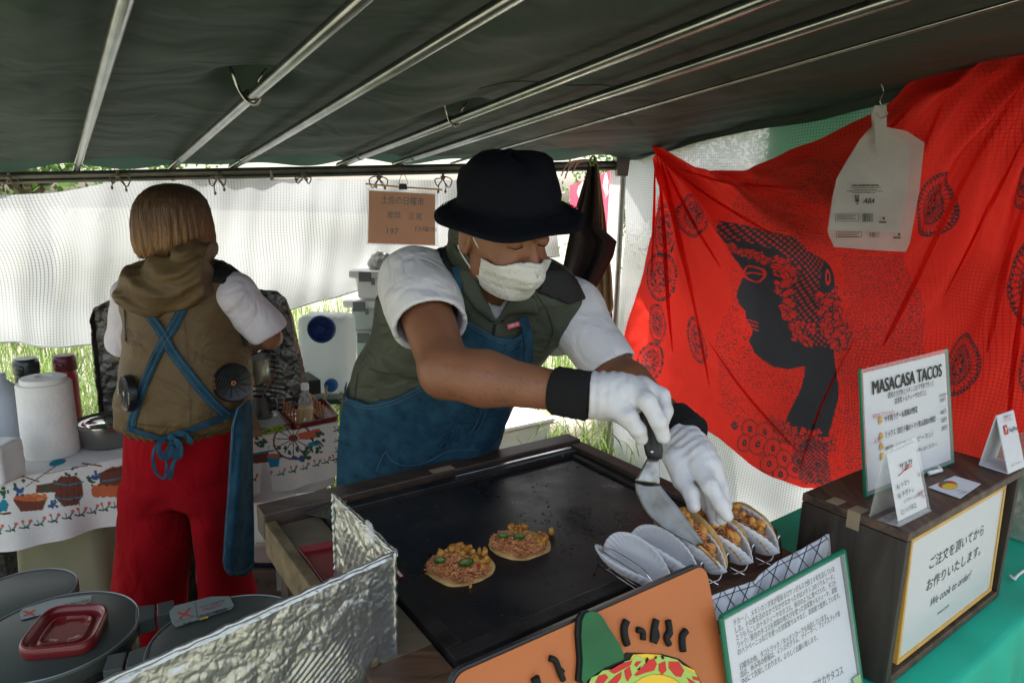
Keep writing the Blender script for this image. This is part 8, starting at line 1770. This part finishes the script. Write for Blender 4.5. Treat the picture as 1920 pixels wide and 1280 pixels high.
st([(706, 882), (722, 846), (732, 860), (760, 872), (800, 866), (836, 846), (870, 842), (900, 842)], .002); st([(902, 770), (890, 800), (879, 812)], .002); st([(912, 770), (898, 802), (884, 814)], .002); st([(986, 640), (982, 685), (955, 760)])
part('zip', M['yoke'], mn, lambda b: b.tube([hit(bvMV, x, y, .003)[0] or atY(x, y, 1.33) for x, y in ((928, 608), (926, 620), (924, 632))], .0025, 6))
for L in ([(866, 512), (872, 548), (880, 585), (884, 600)], [(1008, 552), (1030, 590), (1036, 625), (1022, 655)], [(690, 690), (720, 700), (756, 700)], [(672, 700), (668, 728), (664, 752)]): ribbon('vest_seam', bvMV, L, .0022, M['oliveL'], mn, .002, .0012)
# chest label
a0, n0 = hit(bvMV, 950, 611, .006); a1, n1 = hit(bvMV, 991, 597, .006)
if a0 and a1:
    U_ = (a1 - a0).normalized(); N_2 = -ray(970, 600).normalized(); V_2 = N_2.cross(U_).normalized(); w_ = (a1 - a0).length
    lb = part('chest_label', M['rpaint'], mn, lambda b: b.box(a0 - V_2 * .006 + N_2 * .002, U_ * w_, V_2 * .011, N_2 * .0012), bevel=.0005)
    text('BURTLE WORKS', a1 + V_2 * .003 + N_2 * .0036, -U_, -V_2, .0085, M['paper'], lb, width=w_ * .92, bold=.01)
# wristbands
def wband(A, B, t0, t1, r, nm='wristband'):
    A, B = Vector(A), Vector(B); a, b_ = A.lerp(B, t0), A.lerp(B, t1); n_ = 10; b = MB(); b.tube([a.lerp(b_, k / n_) for k in range(n_ + 1)], [r * (.90 if k in (0, n_) else 1 + .012 * sin(k * 2.3)) for k in range(n_ + 1)], 32); b.build(nm, M['band'], mn, smooth=True, auto=70)
wband(E_R, W_R, .80, 1.07, .0415)
wband(E_L, W_L, .90, 1.16, .041)
# gloves: five fingers each
def glove(name, palm, prs, fingers, lo, hi, wd, seed, flatdir=None):
    v_ = Vol(lo, hi, .0021); P = v_.P; d = chain(P, palm, [r_ * .95 for r_ in prs], .02)
    d += .0030 * wrinkle(P, wd, 400, seed, .10, 1.0) * np.exp(-np.maximum(0, (P - A3(palm[0])) @ A3(Vector(wd).normalized())) / .06)
    q0 = A3(palm[0]); wv = A3(Vector(wd).normalized()); al = (P - q0) @ wv; d = smin(d, np.hypot(vlen(P - q0 - al[:, None] * wv) - prs[0] * .97, al - .002) - .0022, .002); d = smax(d, -al, .001)
    fd = None
    for pts, rs in fingers: q = chain(P, pts, [r_ * .9 for r_ in rs], .006); fd = q if fd is None else smin(fd, q, .0035)
    d = smin(d, fd, .012) + .0004 * noise3(P, 150, seed, 2)
    return sdfobj2(name, v_, d, M['glove'], mn, 1)
g1 = [([AY(1185, 728, 1.045), AY(1213, 752, 1.005), AY(1235, 790, .992), AY(1244, 819, .992)], [.019, .0165, .0145, .0125]),      # index over the handle
      ([AY(1205, 722, 1.06), AY(1240, 742, 1.045), AY(1247, 770, 1.03), AY(1243, 790, 1.022)], [.017, .015, .0135, .0115]),       # middle round the far side
      ([AY(1150, 758, 1.03), AY(1178, 782, 1.005), AY(1196, 806, 1.002), AY(1203, 822, 1.004)], [.022, .017, .0145, .012]),     # thumb
      ([AY(1188, 742, 1.075), AY(1225, 762, 1.062), AY(1240, 780, 1.05), AY(1232, 796, 1.04)], [.016, .0145, .013, .011]),       # ring
      ([AY(1150, 770, 1.065), AY(1185, 795, 1.052), AY(1208, 800, 1.045)], [.016, .0135, .011])]                                 # little
c_ = Vector(AY(1175, 760, 1.04))
glove('glove', [AY(1104, 741, 1.060), AY(1130, 742, 1.054), AY(1168, 742, 1.048), AY(1196, 740, 1.05)], [.0375, .0375, .036, .026], g1, c_ - Vector((.09, .10, .09)), c_ + Vector((.11, .10, .09)), (1, -.1, 0), 3)
g2 = [([AY(1262, 858, 1.075), AY(1278, 900, 1.045), AY(1296, 925, 1.02), AY(1301, 948, 1.005)], [.021, .0165, .0145, .0125]),     # thumb
      ([AY(1312, 880, 1.045), AY(1332, 912, 1.01), AY(1352, 945, .992), AY(1363, 966, .985)], [.0185, .0150, .0135, .0115]),      # index
      ([AY(1335, 878, 1.06), AY(1352, 915, 1.04), AY(1358, 948, 1.02), AY(1352, 972, 1.005)], [.018, .0145, .013, .011]),        # middle
      ([AY(1322, 895, 1.075), AY(1334, 930, 1.06), AY(1338, 960, 1.04), AY(1340, 978, 1.03)], [.016, .014, .0125, .0105]),       # ring
      ([AY(1300, 895, 1.085), AY(1316, 930, 1.075), AY(1328, 955, 1.06)], [.015, .0125, .0105])]                                 # little
c_ = Vector(AY(1310, 880, 1.06))
glove('glove', [AY(1274, 822, 1.135), AY(1288, 842, 1.110), AY(1310, 868, 1.075), AY(1322, 880, 1.062)], [.0365, .0370, .0350, .028], g2, c_ - Vector((.10, .12, .12)), c_ + Vector((.10, .13, .11)), Vector(W_L) - Vector(E_L), 8)
# trousers and shoes behind the table
v_ = Vol((MX - .30, 1.42, .06), (MX + .26, 1.82, .90), .009); P = v_.P; d = None
for sx in (-.10, .10): q = chain(P, [(MX + sx - .02, 1.62, .82), (MX + sx - .02, 1.62, .45), (MX + sx, 1.64, .10)], [.118, .085, .072], .03); d = q if d is None else smin(d, q, .02)
sdfobj2('trousers', v_, d + .004 * noise3(P, 25, 4, 2), M['olive'], mn)
for sx in (-.10, .10): part('shoe', M['black'], mn, lambda b: b.ell((MX + sx, 1.58, .045), .052, .14, .045, 16, 10), smooth=True)
